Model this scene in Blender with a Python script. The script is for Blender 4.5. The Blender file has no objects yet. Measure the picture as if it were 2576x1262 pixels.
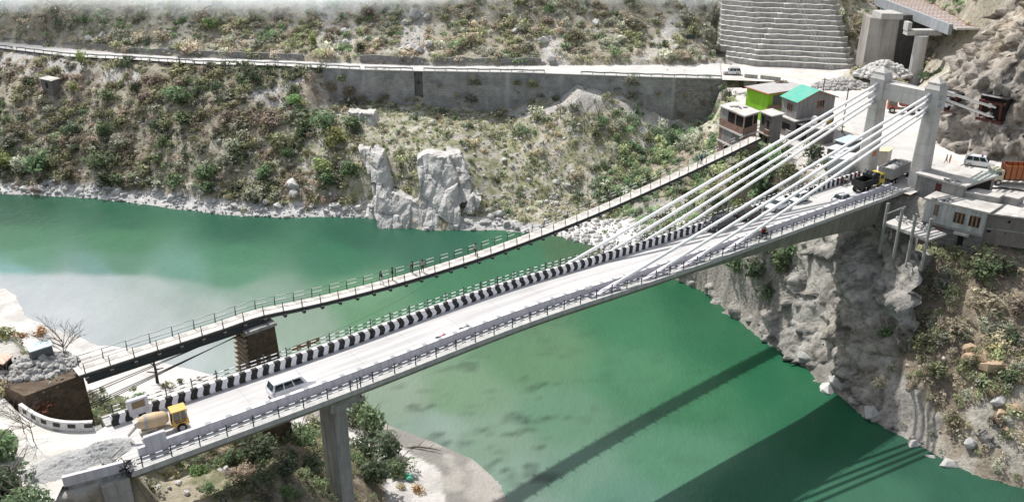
import bpy, bmesh, math, random
import numpy as np
from mathutils import Vector, Matrix, noise
from mathutils.geometry import delaunay_2d_cdt
from mathutils.bvhtree import BVHTree

R = math.radians
rnd = random.Random(11)
nr = np.random.default_rng(5)
scene = bpy.context.scene
COL = scene.collection

# ------------------------------------------------------------ camera and survey
F, CX, CY, HC = 2200.0, 1288.0, 631.0, 47.0
PT = math.atan(969 / 2200.0)
CP, SP = math.cos(PT), math.sin(PT)

def W(px, py, z=0.0):
    """survey point: where the sight line of the survey drawing meets height z"""
    u, v = px - CX, py - CY
    Z = (HC - z) * F / (v * CP + F * SP)
    return Vector((u / F * Z, Z * (CP - v / F * SP), z))

def AtY(px, py, y):
    u, v = px - CX, py - CY
    Z = y / (CP - v / F * SP)
    return Vector((u / F * Z, y, HC - Z * (v * CP + F * SP) / F))

def PX(x, y, z):
    d = y * CP + (HC - z) * SP
    return CX + F * x / d, CY + F * ((HC - z) * CP - y * SP) / d

cam = bpy.data.cameras.new("camera")
co = bpy.data.objects.new("camera", cam); COL.objects.link(co)
co.location = (0, 0, HC); co.rotation_euler = (math.pi / 2 - PT, 0, 0)
cam.sensor_width = 36; cam.lens = F / 2576 * 36
cam.clip_start = 0.5; cam.clip_end = 3000
scene.camera = co

# ------------------------------------------------------------ light
SUN_AZ, SUN_EL = math.atan2(-0.64, 0.77), R(56)
w = bpy.data.worlds.new("World"); scene.world = w; w.use_nodes = True
nt = w.node_tree; nt.nodes.clear()
sk = nt.nodes.new("ShaderNodeTexSky"); sk.sky_type = 'NISHITA'; sk.sun_disc = False
sk.sun_elevation = SUN_EL; sk.sun_rotation = SUN_AZ; sk.air_density = 1.2; sk.dust_density = 2.0
bg = nt.nodes.new("ShaderNodeBackground"); bg.inputs[1].default_value = 0.15
ou = nt.nodes.new("ShaderNodeOutputWorld")
hs_ = nt.nodes.new("ShaderNodeHueSaturation"); hs_.inputs['Saturation'].default_value = .45
nt.links.new(sk.outputs[0], hs_.inputs['Color']); nt.links.new(hs_.outputs[0], bg.inputs[0]); nt.links.new(bg.outputs[0], ou.inputs[0])
sl = bpy.data.lights.new("sun", 'SUN'); sl.energy = 5.0; sl.angle = R(0.53); sl.color = (1, 0.965, 0.92)
so = bpy.data.objects.new("sun", sl); COL.objects.link(so)
sd = Vector((math.sin(SUN_AZ) * math.cos(SUN_EL), math.cos(SUN_AZ) * math.cos(SUN_EL), math.sin(SUN_EL)))
so.rotation_euler = sd.to_track_quat('Z', 'Y').to_euler(); so.location = sd * 200
scene.view_settings.view_transform = 'Standard'; scene.view_settings.look = 'None'
scene.view_settings.exposure = 0; scene.view_settings.gamma = 1
scene.render.engine = 'CYCLES'
scene.cycles.max_bounces = 10; scene.cycles.glossy_bounces = 3; scene.cycles.transmission_bounces = 3; scene.cycles.diffuse_bounces = 3; scene.cycles.transparent_max_bounces = 12
scene.cycles.use_denoising = True

# ------------------------------------------------------------ materials
class NT:
    def __init__(s, name):
        s.m = bpy.data.materials.new(name); s.m.use_nodes = True
        s.t = s.m.node_tree; s.t.nodes.clear()
        s.out = s.n("ShaderNodeOutputMaterial"); s.b = s.n("ShaderNodeBsdfPrincipled")
        s.l(s.b.outputs[0], s.out.inputs[0])
        s.b.inputs['Roughness'].default_value = 0.85
        s.b.inputs['Specular IOR Level'].default_value = 0.25
    def n(s, t, **k):
        o = s.t.nodes.new(t)
        for a, b in k.items(): setattr(o, a, b)
        return o
    def l(s, a, b): s.t.links.new(a, b)
    def coord(s, kind='Object'):
        return s.n("ShaderNodeTexCoord").outputs[kind]
    def noise(s, vec, scale, detail=4, rough=.6, dist=0):
        o = s.n("ShaderNodeTexNoise"); o.inputs['Scale'].default_value = scale
        o.inputs['Detail'].default_value = detail; o.inputs['Roughness'].default_value = rough
        o.inputs['Distortion'].default_value = dist
        s.l(vec, o.inputs['Vector']); return o.outputs[0]
    def ramp(s, fac, stops):
        o = s.n("ShaderNodeValToRGB"); e = o.color_ramp.elements
        while len(e) < len(stops): e.new(0.5)
        for i, (p, c) in enumerate(stops):
            e[i].position = p
            e[i].color = (c[0], c[1], c[2], 1) if hasattr(c, '__len__') else (c, c, c, 1)
        s.l(fac, o.inputs[0]); return o.outputs[0]
    def mix(s, fac, a, b, mode='MIX'):
        o = s.n("ShaderNodeMix", data_type='RGBA', blend_type=mode)
        for v, i in ((fac, 0), (a, 6), (b, 7)):
            if hasattr(v, 'links') or hasattr(v, 'is_linked'): s.l(v, o.inputs[i])
            elif i == 0: o.inputs[0].default_value = v
            else: o.inputs[i].default_value = (v[0], v[1], v[2], 1)
        return o.outputs[2]
    def math(s, op, a, b=0.0, c=0.0):
        o = s.n("ShaderNodeMath", operation=op)
        for v, i in ((a, 0), (b, 1), (c, 2)):
            if hasattr(v, 'is_linked'): s.l(v, o.inputs[i])
            else: o.inputs[i].default_value = v
        return o.outputs[0]
    def sep(s, vec):
        o = s.n("ShaderNodeSeparateXYZ"); s.l(vec, o.inputs[0]); return o.outputs
    def attr(s, name):
        return s.n("ShaderNodeAttribute", attribute_name=name).outputs['Color']
    def bump(s, h, strength=.4, dist=.1):
        o = s.n("ShaderNodeBump"); o.inputs['Strength'].default_value = strength
        o.inputs['Distance'].default_value = dist
        s.l(h, o.inputs['Height']); s.l(o.outputs[0], s.b.inputs['Normal'])
    def base(s, c):
        if hasattr(c, 'is_linked'): s.l(c, s.b.inputs['Base Color'])
        else: s.b.inputs['Base Color'].default_value = (c[0], c[1], c[2], 1)

MATS = {}
def plain(name, col, rough=.8, var=.25, scale=1.5, metal=0, spec=.25, bump=0.15, streak=0, alt=None):
    """weathered surface of one colour: noise tone, fine grain, optional rain streaks"""
    if name in MATS: return MATS[name]
    k = NT(name); v = k.coord()
    n1 = k.noise(v, scale, 6, .65)
    lo = tuple(c * (1 - var) for c in col); hi = tuple(min(1, c * (1 + var * .6)) for c in col)
    c = k.ramp(n1, [(.25, lo), (.5, col), (.75, hi)])
    if alt:
        n2 = k.noise(v, scale * .45, 5, .7)
        c = k.mix(k.ramp(n2, [(.48, 0.), (.62, 1.)]), c, alt)
    if streak:
        mp = k.n("ShaderNodeMapping"); mp.inputs['Scale'].default_value = (1, 1, .08); k.l(v, mp.inputs[0])
        n3 = k.noise(mp.outputs[0], scale * 2.2, 5, .7)
        c = k.mix(streak, c, k.ramp(n3, [(.35, .25), (.6, 1.)]), 'MULTIPLY')
    k.base(c)
    k.b.inputs['Roughness'].default_value = rough; k.b.inputs['Metallic'].default_value = metal
    k.b.inputs['Specular IOR Level'].default_value = spec
    if bump: k.bump(k.noise(v, scale * 7, 5, .7), bump, .05)
    MATS[name] = k.m; return k.m

def paint(name, col, rough=.25):
    if name in MATS: return MATS[name]
    k = NT(name); v = k.coord()
    d = k.ramp(k.noise(v, 2.5, 5, .7), [(.4, 0.), (.75, .35 if sum(col) > .5 else .06)])
    k.base(k.mix(d, col, (.35, .33, .29)))
    k.b.inputs['Roughness'].default_value = rough; k.b.inputs['Specular IOR Level'].default_value = .5
    k.b.inputs['Coat Weight'].default_value = .3
    MATS[name] = k.m; return k.m

def glassy(name, col=(.02, .03, .035)):
    if name in MATS: return MATS[name]
    k = NT(name); k.base(col); k.b.inputs['Roughness'].default_value = .08
    k.b.inputs['Specular IOR Level'].default_value = .7
    MATS[name] = k.m; return k.m

def vcol(name, rough=.9, detail=2.0, amt=.35, bump=.5, bdist=.25, big=.35, spec=.15):
    """uses the painted ground-type attribute, broken up with noise"""
    if name in MATS: return MATS[name]
    k = NT(name); v = k.coord(); a = k.attr('Col')
    n1 = k.ramp(k.noise(v, detail, 8, .7), [(.25, 1 - amt * 1.6), (.5, 1.), (.8, 1 + amt)])
    n2 = k.ramp(k.noise(v, big, 5, .6), [(.3, .78), (.7, 1.15)])
    al = k.n("ShaderNodeAttribute", attribute_name='Col').outputs['Alpha']
    c = k.mix(al, a, k.mix(1., a, n1, 'MULTIPLY'), 'MIX'); c = k.mix(k.math('MULTIPLY_ADD', al, .7, .3), c, k.mix(1., c, n2, 'MULTIPLY'))
    k.base(c); k.b.inputs['Roughness'].default_value = rough
    k.b.inputs['Specular IOR Level'].default_value = spec
    if bump: k.bump(k.noise(v, detail * 1.3, 8, .75), bump, bdist)
    MATS[name] = k.m; return k.m

def leafmat(name, trans=.3):
    if name in MATS: return MATS[name]
    k = NT(name); a = k.attr('Col')
    oi = k.n("ShaderNodeObjectInfo")
    hs = k.n("ShaderNodeHueSaturation"); k.l(a, hs.inputs['Color'])
    k.l(k.math('MULTIPLY_ADD', oi.outputs['Random'], .05, .475), hs.inputs['Hue'])
    k.l(k.math('MULTIPLY_ADD', oi.outputs['Random'], .6, .75), hs.inputs['Value'])
    k.base(hs.outputs[0]); k.b.inputs['Roughness'].default_value = .7
    tr = k.n("ShaderNodeBsdfTranslucent"); k.l(hs.outputs[0], tr.inputs[0])
    mx = k.n("ShaderNodeMixShader"); mx.inputs[0].default_value = trans
    k.l(k.b.outputs[0], mx.inputs[1]); k.l(tr.outputs[0], mx.inputs[2]); k.l(mx.outputs[0], k.out.inputs[0])
    MATS[name] = k.m; return k.m

def stripes(name, period, black=(.02, .022, .02), white=(.78, .77, .80), wave=.12, axis=0, soft=.02, duty=.5, chip=True):
    """painted black and white bands running along the object's x axis"""
    if name in MATS: return MATS[name]
    k = NT(name); v = k.coord(); s = k.sep(v)
    x = s[axis]
    if wave:
        x = k.math('ADD', x, k.math('MULTIPLY', k.math('SINE', k.math('MULTIPLY', s[2], 5.5)), wave))
    fr = k.math('FRACT', k.math('DIVIDE', x, period))
    m = k.math('GREATER_THAN', fr, duty)
    n = k.noise(v, 3., 6, .7)
    wt = k.mix(k.ramp(n, [(.4, 0.), (.75, .5)]), white, tuple(c * .62 for c in white))
    bk = k.mix(k.ramp(n, [(.45, 0.), (.8, .4)]), black, (.22, .21, .2))
    c = k.mix(m, wt, bk)
    k.base(c); k.b.inputs['Roughness'].default_value = .7
    k.bump(n, .2, .03)
    MATS[name] = k.m; return k.m

def masonry(name, c1, c2, mortar, scale=1.0, row=.25, width=.5, var=.5):
    if name in MATS: return MATS[name]
    k = NT(name); v = k.coord(); s = k.sep(v)
    cb = k.n("ShaderNodeCombineXYZ"); k.l(k.math('ADD', s[0], s[1]), cb.inputs[0]); k.l(s[2], cb.inputs[1])
    b = k.n("ShaderNodeTexBrick"); k.l(cb.outputs[0], b.inputs['Vector'])
    b.inputs['Scale'].default_value = scale; b.inputs['Row Height'].default_value = row; b.inputs['Brick Width'].default_value = width
    b.inputs['Mortar Size'].default_value = .02
    b.inputs['Color1'].default_value = (*c1, 1); b.inputs['Color2'].default_value = (*c2, 1); b.inputs['Mortar'].default_value = (*mortar, 1)
    n = k.ramp(k.noise(v, 1.3, 7, .7), [(.3, 1 - var), (.7, 1.2)])
    k.base(k.mix(1., b.outputs[0], n, 'MULTIPLY')); k.b.inputs['Roughness'].default_value = .9
    k.bump(b.outputs[1], .4, -.03)
    MATS[name] = k.m; return k.m

# ------------------------------------------------------------ objects
def tag(o, label=None, cat=None, group=None, kind=None):
    if label: o['label'] = label
    if cat: o['category'] = cat
    if group: o['group'] = group
    if kind: o['kind'] = kind
    return o

def empty(name, loc=(0, 0, 0), rz=0, label=None, cat=None, group=None):
    o = bpy.data.objects.new(name, None); COL.objects.link(o)
    o.location = loc; o.rotation_euler = (0, 0, rz); o.empty_display_size = .2
    return tag(o, label, cat, group)

class MB:
    def __init__(s): s.v = []; s.f = []; s.mi = []; s.cur = 0
    def add(s, vs, fs):
        k = len(s.v); s.v += [tuple(p) for p in vs]
        for f in fs: s.f.append(tuple(i + k for i in f)); s.mi.append(s.cur)
        return s
    def box(s, c, d, rz=0, top=1.0, topy=None, rx=0, ry=0):
        hx, hy, hz = d[0] / 2, d[1] / 2, d[2] / 2
        ty = top if topy is None else topy
        P = [(-hx, -hy, -hz), (hx, -hy, -hz), (hx, hy, -hz), (-hx, hy, -hz),
             (-hx * top, -hy * ty, hz), (hx * top, -hy * ty, hz), (hx * top, hy * ty, hz), (-hx * top, hy * ty, hz)]
        M = Matrix.Translation(c) @ Matrix.Rotation(rz, 4, 'Z') @ Matrix.Rotation(ry, 4, 'Y') @ Matrix.Rotation(rx, 4, 'X')
        return s.add([M @ Vector(p) for p in P], [(0, 3, 2, 1), (4, 5, 6, 7), (0, 1, 5, 4), (1, 2, 6, 5), (2, 3, 7, 6), (3, 0, 4, 7)])
    def prism(s, pts, z0, z1, scale=1.0):
        n = len(pts); cx = sum(p[0] for p in pts) / n; cy = sum(p[1] for p in pts) / n
        a = 0.
        for i in range(n):
            x0, y0 = pts[i][:2]; x1, y1 = pts[(i + 1) % n][:2]; a += x0 * y1 - x1 * y0
        if a < 0: pts = pts[::-1]
        vs = [(p[0], p[1], z0 if not callable(z0) else z0(p)) for p in pts] + \
             [(cx + (p[0] - cx) * scale, cy + (p[1] - cy) * scale, z1 if not callable(z1) else z1(p)) for p in pts]
        return s.add(vs, [tuple(range(n))[::-1], tuple(range(n, 2 * n))] + [(i, (i + 1) % n, n + (i + 1) % n, n + i) for i in range(n)])
    def side(s, prof, y0, y1, f=lambda p, sgn: 0):
        """profile in x,z extruded across y"""
        n = len(prof)
        vs = [(p[0], y0 + f(p, -1), p[1]) for p in prof] + [(p[0], y1 + f(p, 1), p[1]) for p in prof]
        return s.add(vs, [tuple(range(n)), tuple(range(n, 2 * n))[::-1]] + [(i, n + i, n + (i + 1) % n, (i + 1) % n) for i in range(n)])
    def tube(s, pts, r, n=8, cap=True, r1=None):
        pts = [Vector(p) for p in pts]; m = len(pts); k = []
        rr = r if hasattr(r, '__len__') else [r + ((r if r1 is None else r1) - r) * i / (m - 1) for i in range(m)]
        for i, p in enumerate(pts):
            t = (pts[min(i + 1, m - 1)] - pts[max(i - 1, 0)]).normalized()
            a = t.cross(Vector((0, 0, 1)))
            if a.length < .05: a = t.cross(Vector((1, 0, 0)))
            a.normalize(); b = t.cross(a)
            k += [p + (a * math.cos(2 * math.pi * j / n) + b * math.sin(2 * math.pi * j / n)) * rr[i] for j in range(n)]
        fs = [(i * n + j, i * n + (j + 1) % n, (i + 1) * n + (j + 1) % n, (i + 1) * n + j) for i in range(m - 1) for j in range(n)]
        if cap: fs += [tuple(range(n))[::-1], tuple(range((m - 1) * n, m * n))]
        return s.add(k, fs)
    def sweep(s, rings, close=True):
        n = len(rings[0]); vs = [p for r in rings for p in r]
        fs = [(i * n + j, i * n + (j + 1) % n, (i + 1) * n + (j + 1) % n, (i + 1) * n + j) for i in range(len(rings) - 1) for j in range(n)]
        if close: fs += [tuple(range(n))[::-1], tuple(range((len(rings) - 1) * n, len(rings) * n))]
        return s.add(vs, fs)
    def build(s, name, mat, parent=None, smooth=False, bevel=0, fix=True):
        me = bpy.data.meshes.new(name); me.from_pydata(s.v, [], s.f); me.validate()
        for m in (mat if isinstance(mat, (list, tuple)) else [mat]): me.materials.append(m)
        if isinstance(mat, (list, tuple)) and len(s.mi) == len(me.polygons):
            me.polygons.foreach_set('material_index', s.mi)
        if fix:
            bm = bmesh.new(); bm.from_mesh(me); bmesh.ops.recalc_face_normals(bm, faces=bm.faces)
            if bevel: bmesh.ops.bevel(bm, geom=[e for e in bm.edges if e.is_manifold and e.calc_face_angle(0) > .5], offset=bevel, segments=2, affect='EDGES', clamp_overlap=True)
            bm.to_mesh(me); bm.free()
        if smooth: me.polygons.foreach_set('use_smooth', [True] * len(me.polygons))
        o = bpy.data.objects.new(name, me); COL.objects.link(o)
        if parent is not None: o.parent = parent
        return o

def npmesh(name, V, Fq, mat, col=None, parent=None, smooth=False):
    """mesh from numpy arrays, quads or tris"""
    me = bpy.data.meshes.new(name); n = Fq.shape[1]
    me.vertices.add(len(V)); me.vertices.foreach_set('co', V.astype(np.float32).ravel())
    me.loops.add(Fq.size); me.loops.foreach_set('vertex_index', Fq.astype(np.int32).ravel())
    me.polygons.add(len(Fq)); me.polygons.foreach_set('loop_start', np.arange(0, Fq.size, n, dtype=np.int32))
    me.polygons.foreach_set('loop_total', np.full(len(Fq), n, np.int32))
    if smooth: me.polygons.foreach_set('use_smooth', np.ones(len(Fq), bool))
    me.update(calc_edges=True)
    if col is not None:
        a = me.color_attributes.new('Col', 'FLOAT_COLOR', 'POINT')
        if col.shape[1] == 3: col = np.concatenate([col, np.ones((len(col), 1))], 1)
        a.data.foreach_set('color', col.astype(np.float32).ravel())
    me.materials.append(mat)
    o = bpy.data.objects.new(name, me); COL.objects.link(o)
    if parent is not None: o.parent = parent
    return o

def copy_tree(o, parent=None):
    c = o.copy(); COL.objects.link(c); c.parent = parent
    for ch in o.children: copy_tree(ch, c)
    return c

def inpoly(X, Y, poly):
    r = np.zeros(X.shape, bool); n = len(poly)
    for i in range(n):
        x0, y0 = poly[i]; x1, y1 = poly[(i + 1) % n]
        if y0 == y1: continue
        c = ((y0 > Y) != (y1 > Y)) & (X < (x1 - x0) * (Y - y0) / (y1 - y0) + x0)
        r ^= c
    return r
def polydist(X, Y, pl):
    d = np.full(X.shape, 1e9)
    for (x0, y0), (x1, y1) in zip(pl[:-1], pl[1:]):
        dx, dy = x1 - x0, y1 - y0; t = np.clip(((X - x0) * dx + (Y - y0) * dy) / (dx * dx + dy * dy + 1e-9), 0, 1)
        d = np.minimum(d, np.hypot(X - x0 - t * dx, Y - y0 - t * dy))
    return d
def lin(c): return tuple(((x / 255) / 12.92 if x / 255 < .04 else ((x / 255 + .055) / 1.055) ** 2.4) for x in c)
def vnoise(X, Y, sc, seed=0, octv=4):
    """value noise on arrays, -1..1"""
    g = np.random.default_rng(seed); T = g.random((256, 256)); out = 0; amp = 1; tot = 0
    for o in range(octv):
        x = X * sc * 2 ** o + 17.3 * o; y = Y * sc * 2 ** o + 5.1 * o
        xi = np.floor(x).astype(int); yi = np.floor(y).astype(int); fx = x - xi; fy = y - yi
        fx = fx * fx * (3 - 2 * fx); fy = fy * fy * (3 - 2 * fy)
        a = T[xi % 256, yi % 256]; b = T[(xi + 1) % 256, yi % 256]; c = T[xi % 256, (yi + 1) % 256]; d = T[(xi + 1) % 256, (yi + 1) % 256]
        out = out + amp * (a + (b - a) * fx + (c - a) * fy + (a - b - c + d) * fx * fy); tot += amp; amp *= .55
    return (out / tot) * 2 - 1
# ============================================================ ground
WL = -26.0
shore_far = [W(px, py, WL) for px, py in [(-330, 470), (-150, 480), (0, 487), (100, 492), (250, 500), (400, 520), (560, 540), (700, 547), (850, 545),
             (945, 551), (1000, 566), (1060, 578), (1150, 580), (1250, 578), (1330, 588), (1394, 593), (1502, 618), (1530, 645), (1620, 672), (1710, 703),
             (1780, 735), (1840, 785), (1900, 835), (1960, 880), (2060, 950), (2150, 1030), (2250, 1085), (2350, 1140), (2450, 1195), (2576, 1232), (2800, 1330)]]
shore_near = [W(px, py, WL) for px, py in [(-400, 690), (-200, 700), (0, 716), (40, 742), (62, 790), (130, 822), (250, 868), (330, 862), (420, 913), (534, 941), (740, 1000),
             (953, 1059), (1083, 1108), (1187, 1153), (1262, 1216), (1278, 1262), (1290, 1400), (1290, 1900)]]
OUT = [(-330, 84), (-150, 104), (0, 122), (174, 143), (314, 150), (506, 162), (692, 166), (925, 178), (1062, 181), (1321, 185), (1467, 190), (1677, 197), (1816, 200)]
INN = [(-330, 70), (-150, 88), (0, 106), (174, 122), (349, 138), (506, 146), (692, 152), (908, 161), (1083, 166), (1321, 166), (1572, 165), (1712, 163), (1812, 160)]
road_out = [W(a, b, 0) for a, b in OUT]; road_in = [W(a, b, 0) for a, b in INN]
WB = [(838, 258), (933, 258), (1041, 262), (1062, 269), (1153, 275), (1286, 276), (1415, 241), (1450, 216), (1502, 227), (1572, 244), (1607, 272), (1694, 303), (1795, 312), (1815, 300)]
def outy(px):
    return float(np.interp(px, [a for a, b in OUT], [b for a, b in OUT]))
wall_bot = []
for px, py in WB:
    t = W(px, outy(px), 0); wall_bot.append(AtY(px, py, t.y - .2))

C = []   # control points
def line(pts, step=2.0, dz=0.):
    pts = [Vector(p) for p in pts]
    for a, b in zip(pts[:-1], pts[1:]):
        n = max(1, int((b.xy - a.xy).length / step))
        for i in range(n): C.append(tuple(a.lerp(b, i / n) + Vector((0, 0, dz))))
    C.append(tuple(pts[-1] + Vector((0, 0, dz))))
def off(pts, dx, dy, z=None): return [Vector((p[0] + dx, p[1] + dy, p[2] if z is None else z)) for p in pts]
def normoff(pts, d, z):
    o = []
    for i, p in enumerate(pts):
        t = (pts[min(i + 1, len(pts) - 1)] - pts[max(i - 1, 0)]); t.z = 0; t.normalize()
        o.append(Vector((p.x + t.y * d, p.y - t.x * d, z)))
    return o
line(shore_far, 1.5); line(shore_near, 1.5)
line(normoff(shore_far, 5, -31), 4); line(normoff(shore_near, -8, -28.5), 4)
line(normoff(shore_far, 16, -33), 6); line(normoff(shore_near, -18, -32.5), 6)
# gentle boulder beach above the far waterline, left part
line(normoff(shore_far[:10], -3.0, -24.6), 3)
# hill road bench
line(off(road_out, 0, 1.2, -.25)); line(off(road_in, 0, -.3, -.25)); line(off(road_in, 0, .9, 1.0))
ro_left = [p for p in road_out if PX(*p)[0] < 830]
line(off(ro_left, 0, -1.5, -1.6), 3)
line([p + Vector((0, .3, 0)) for p in wall_bot], 1.5)
line([p + Vector((0, -3.5, -1.2)) for p in wall_bot], 2.5)
hx = [(-230, 262), (-145, 252), (-60, 238), (0, 230), (50, 226)]
for dy, z in ((10, 8), (24, 19), (60, 47), (110, 80)):
    line([(x, y + dy + 7 * math.sin(x * .05), z + 1.5 * math.sin(x * .11)) for x, y in hx], 8)
# left lower slope folds
def slope_between(px_list, fr, zz):
    o = []
    for a, dz in zip(px_list, zz):
        t = W(a, outy(a), 0); s = min(shore_far, key=lambda p: abs(PX(*p)[0] - a))
        q = t.lerp(s, fr); q.z = t.z + (s.z - t.z) * fr + dz; o.append(q)
    return o
line(slope_between([-300, -100, 60, 200, 330, 470, 600, 700, 800], .33, [1, 0, 1.5, -1, 1, -.5, 1.2, -1.5, 1]), 5)
line(slope_between([-300, -100, 60, 200, 330, 470, 600, 700, 800], .66, [1, 1, -1, 1.2, -.5, 1.8, 0, -1.5, 1.5]), 5)
# white rock face and the mid slope
line([AtY(890, 300, 205), AtY(960, 330, 203), AtY(1050, 330, 202), AtY(1150, 340, 201)], 3)
line([AtY(940, 400, 192.5), AtY(1000, 392, 193.5), AtY(1060, 392, 192.5), AtY(1130, 395, 192.5)], 2)
line([AtY(948, 480, 185.5), AtY(1000, 480, 186.5), AtY(1060, 480, 185), AtY(1150, 485, 185.5)], 2)
line([AtY(1250, 500, 186), AtY(1350, 505, 186), AtY(1450, 520, 185), AtY(1550, 540, 182)], 3)
line([AtY(1250, 400, 197), AtY(1350, 395, 197), AtY(1450, 400, 196), AtY(1580, 430, 192), AtY(1680, 450, 186), AtY(1740, 470, 180)], 3)
line([AtY(1650, 370, 199), AtY(1740, 370, 195), AtY(1800, 380, 189)], 3)
# headland: plateau edge and its river cliff
plat = [(50.3, 209, -.4), (50.5, 192, -.4), (47, 172, -.6), (42.5, 160, -1), (42, 152, -1), (47.5, 145, -.8), (54, 138.5, -.6), (60, 133, -.6), (64, 129.5, -.6), (72, 126, -.4), (90, 118, -.4), (130, 100, -.4)]
line(plat)
line([(47.8, 205, -8), (47, 190, -9), (43.5, 172, -7), (39, 161, -5), (38.5, 151, -5), (45.5, 142.5, -6), (51.5, 136, -7), (57, 131, -8), (60.5, 125.5, -8.5), (64, 121, -8), (68.5, 116.3, -7.6), (88, 106, -7.5), (125, 88, -7.5)])
line([(42, 180, -17), (36, 166, -17), (35, 152, -16), (41.5, 138, -15), (48, 130.5, -16), (52.5, 124, -17), (56.5, 117, -16), (62, 108, -15), (72, 100, -15), (90, 92, -15)])
# plateau floor
for p in [(60, 200), (60, 185), (60, 170), (60, 155), (56, 150), (66, 145), (70, 160), (75, 150), (70, 135), (80, 128), (72, 182), (68, 205), (60, 218), (75, 210), (100, 122), (140, 110)]:
    C.append((p[0], p[1], -.25))
msef = [W(1812, 152, 0), W(1905, 166, 0), W(2130, 174, 0), W(2165, 168, 0)]
line(off(msef, 0, 2.2, -.25)); line(off(msef, 0, 3.4, -.2)); line(off(msef, 0, 8.5, 2)); line(off(msef, 0, 18, 12)); line(off(msef, 0, 21, 15)); line(off(msef, 0, 34, 16.5)); line(off(msef, 10, 80, 55), 6)
cf = [(150, 112, 0)] + [W(a, b, 0) for a, b in [(2700, 452), (2576, 420), (2480, 402), (2408, 387), (2349, 359), (2307, 292), (2285, 250)]] + [Vector((93, 200, 3)), Vector((100, 215, 6))]
cliff_foot = [Vector(p) for p in cf]
line(off(cliff_foot, 1.0, .8, -.4))
line([(99, 200, 4), (104, 216, 7), (108, 240, 9)]); line([(90, 206, 2), (88, 214, 1)], 2)
for p in [(120, 160, 45), (150, 140, 60), (170, 200, 90), (120, 200, 60), (180, 120, 80), (130, 250, 60), (170, 330, 120), (90, 330, 90)]: C.append(p)
# near bank
barr = [W(a, b, 0) for a, b in [(20, 1000), (45, 1035), (72, 1055), (105, 1073), (142, 1083), (190, 1087), (244, 1083)]]
edge_n = [(-140, 88, -.3), (-75, 88, -.3), (-62, 87, -.2), (-55, 84, .2), (-50.5, 78.5, -.2), (-50, 72, -.3)]
line(edge_n)
line(off(barr[1:], 0, 0, -.25), 1.5); line([p + Vector((.5, 1.3, -4.5)) for p in barr[1:]], 1.5)
line([(-50, 74, -4), (-44, 74, -5.5), (-39, 72, -6)], 1.5)
line([(-37, 65, -.3), (-33, 61.5, -.4), (-33.5, 60, -.4), (-38.5, 56.3, -.4), (-46, 51, -.4), (-50, 40, -.4)], 1.5)
line([(-34.5, 67.5, -8), (-31.5, 64, -9), (-31.5, 59.5, -9.5), (-37, 54.7, -10), (-44, 49, -9), (-45, 38, -9)], 1.5)
line([(-140, 94, -14), (-75, 95, -15), (-58, 92, -16), (-46, 86, -16.5), (-37, 78, -11.5), (-29, 77, -10), (-24, 72, -8), (-20, 60, -10), (-17, 40, -12)])
line([(-36, 87, -17), (-26, 86, -15), (-23, 82, -14), (-18, 72, -15)])
line([(-140, 114, -24.3), (-85, 114, -24.6), (-60, 108, -24.4), (-46, 106, -24.4), (-34, 102, -24.2), (-24, 98, -24.3), (-17, 95.5, -24.4), (-13.5, 92.3, -24.4), (-15.5, 89.5, -24.2), (-15.5, 85, -23.6), (-13, 75, -23.5), (-8, 60, -24), (-5, 40, -24)])
for p in [(-60, 70), (-60, 60), (-50, 60), (-44, 60), (-55, 50), (-80, 80), (-80, 60), (-120, 70), (-120, 30), (-60, 30), (-90, 40), (-56, 78)]: C.append((p[0], p[1], -.25))
for p in [(-9, 80, -25.3), (0, 60, -25.8), (-3, 84, -25.7), (20, 30, -30), (200, 20, -30), (60, 60, -33), (-300, 60, 0), (-300, 330, 80), (240, 330, 120), (240, 20, -6), (130, 60, -20), (-300, 20, 0), (-150, 160, -33), (100, 70, -24)]: C.append(p)
Cn = {}
for p in C: Cn.setdefault((round(p[0] * 2), round(p[1] * 2)), p)
C = list(Cn.values())
cv = [Vector((p[0], p[1])) for p in C]
ov, oe, of_, ovi, _, _ = delaunay_2d_cdt(cv, [], [], 0, 1e-5)
TZ = [C[i[0]][2] if i else 0 for i in ovi]
TP = np.array([[p[0], p[1]] for p in ov])
TZ = np.array(TZ)

def raster(x0, x1, y0, y1, st):
    nx = int((x1 - x0) / st) + 1; ny = int((y1 - y0) / st) + 1
    Z = np.full((ny, nx), -33.0)
    for f in of_:
        (ax, ay), (bx, by), (cx, cy) = TP[f[0]], TP[f[1]], TP[f[2]]
        i0 = max(0, int((min(ax, bx, cx) - x0) / st)); i1 = min(nx - 1, int((max(ax, bx, cx) - x0) / st) + 1)
        j0 = max(0, int((min(ay, by, cy) - y0) / st)); j1 = min(ny - 1, int((max(ay, by, cy) - y0) / st) + 1)
        if i1 < i0 or j1 < j0: continue
        X, Y = np.meshgrid(x0 + np.arange(i0, i1 + 1) * st, y0 + np.arange(j0, j1 + 1) * st)
        D = (by - cy) * (ax - cx) + (cx - bx) * (ay - cy)
        if abs(D) < 1e-9: continue
        a = ((by - cy) * (X - cx) + (cx - bx) * (Y - cy)) / D; b = ((cy - ay) * (X - cx) + (ax - cx) * (Y - cy)) / D; c = 1 - a - b
        m = (a >= -1e-6) & (b >= -1e-6) & (c >= -1e-6)
        sub = Z[j0:j1 + 1, i0:i1 + 1]; sub[m] = (a * TZ[f[0]] + b * TZ[f[1]] + c * TZ[f[2]])[m]
    X, Y = np.meshgrid(x0 + np.arange(nx) * st, y0 + np.arange(ny) * st)
    return X, Y, Z

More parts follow.
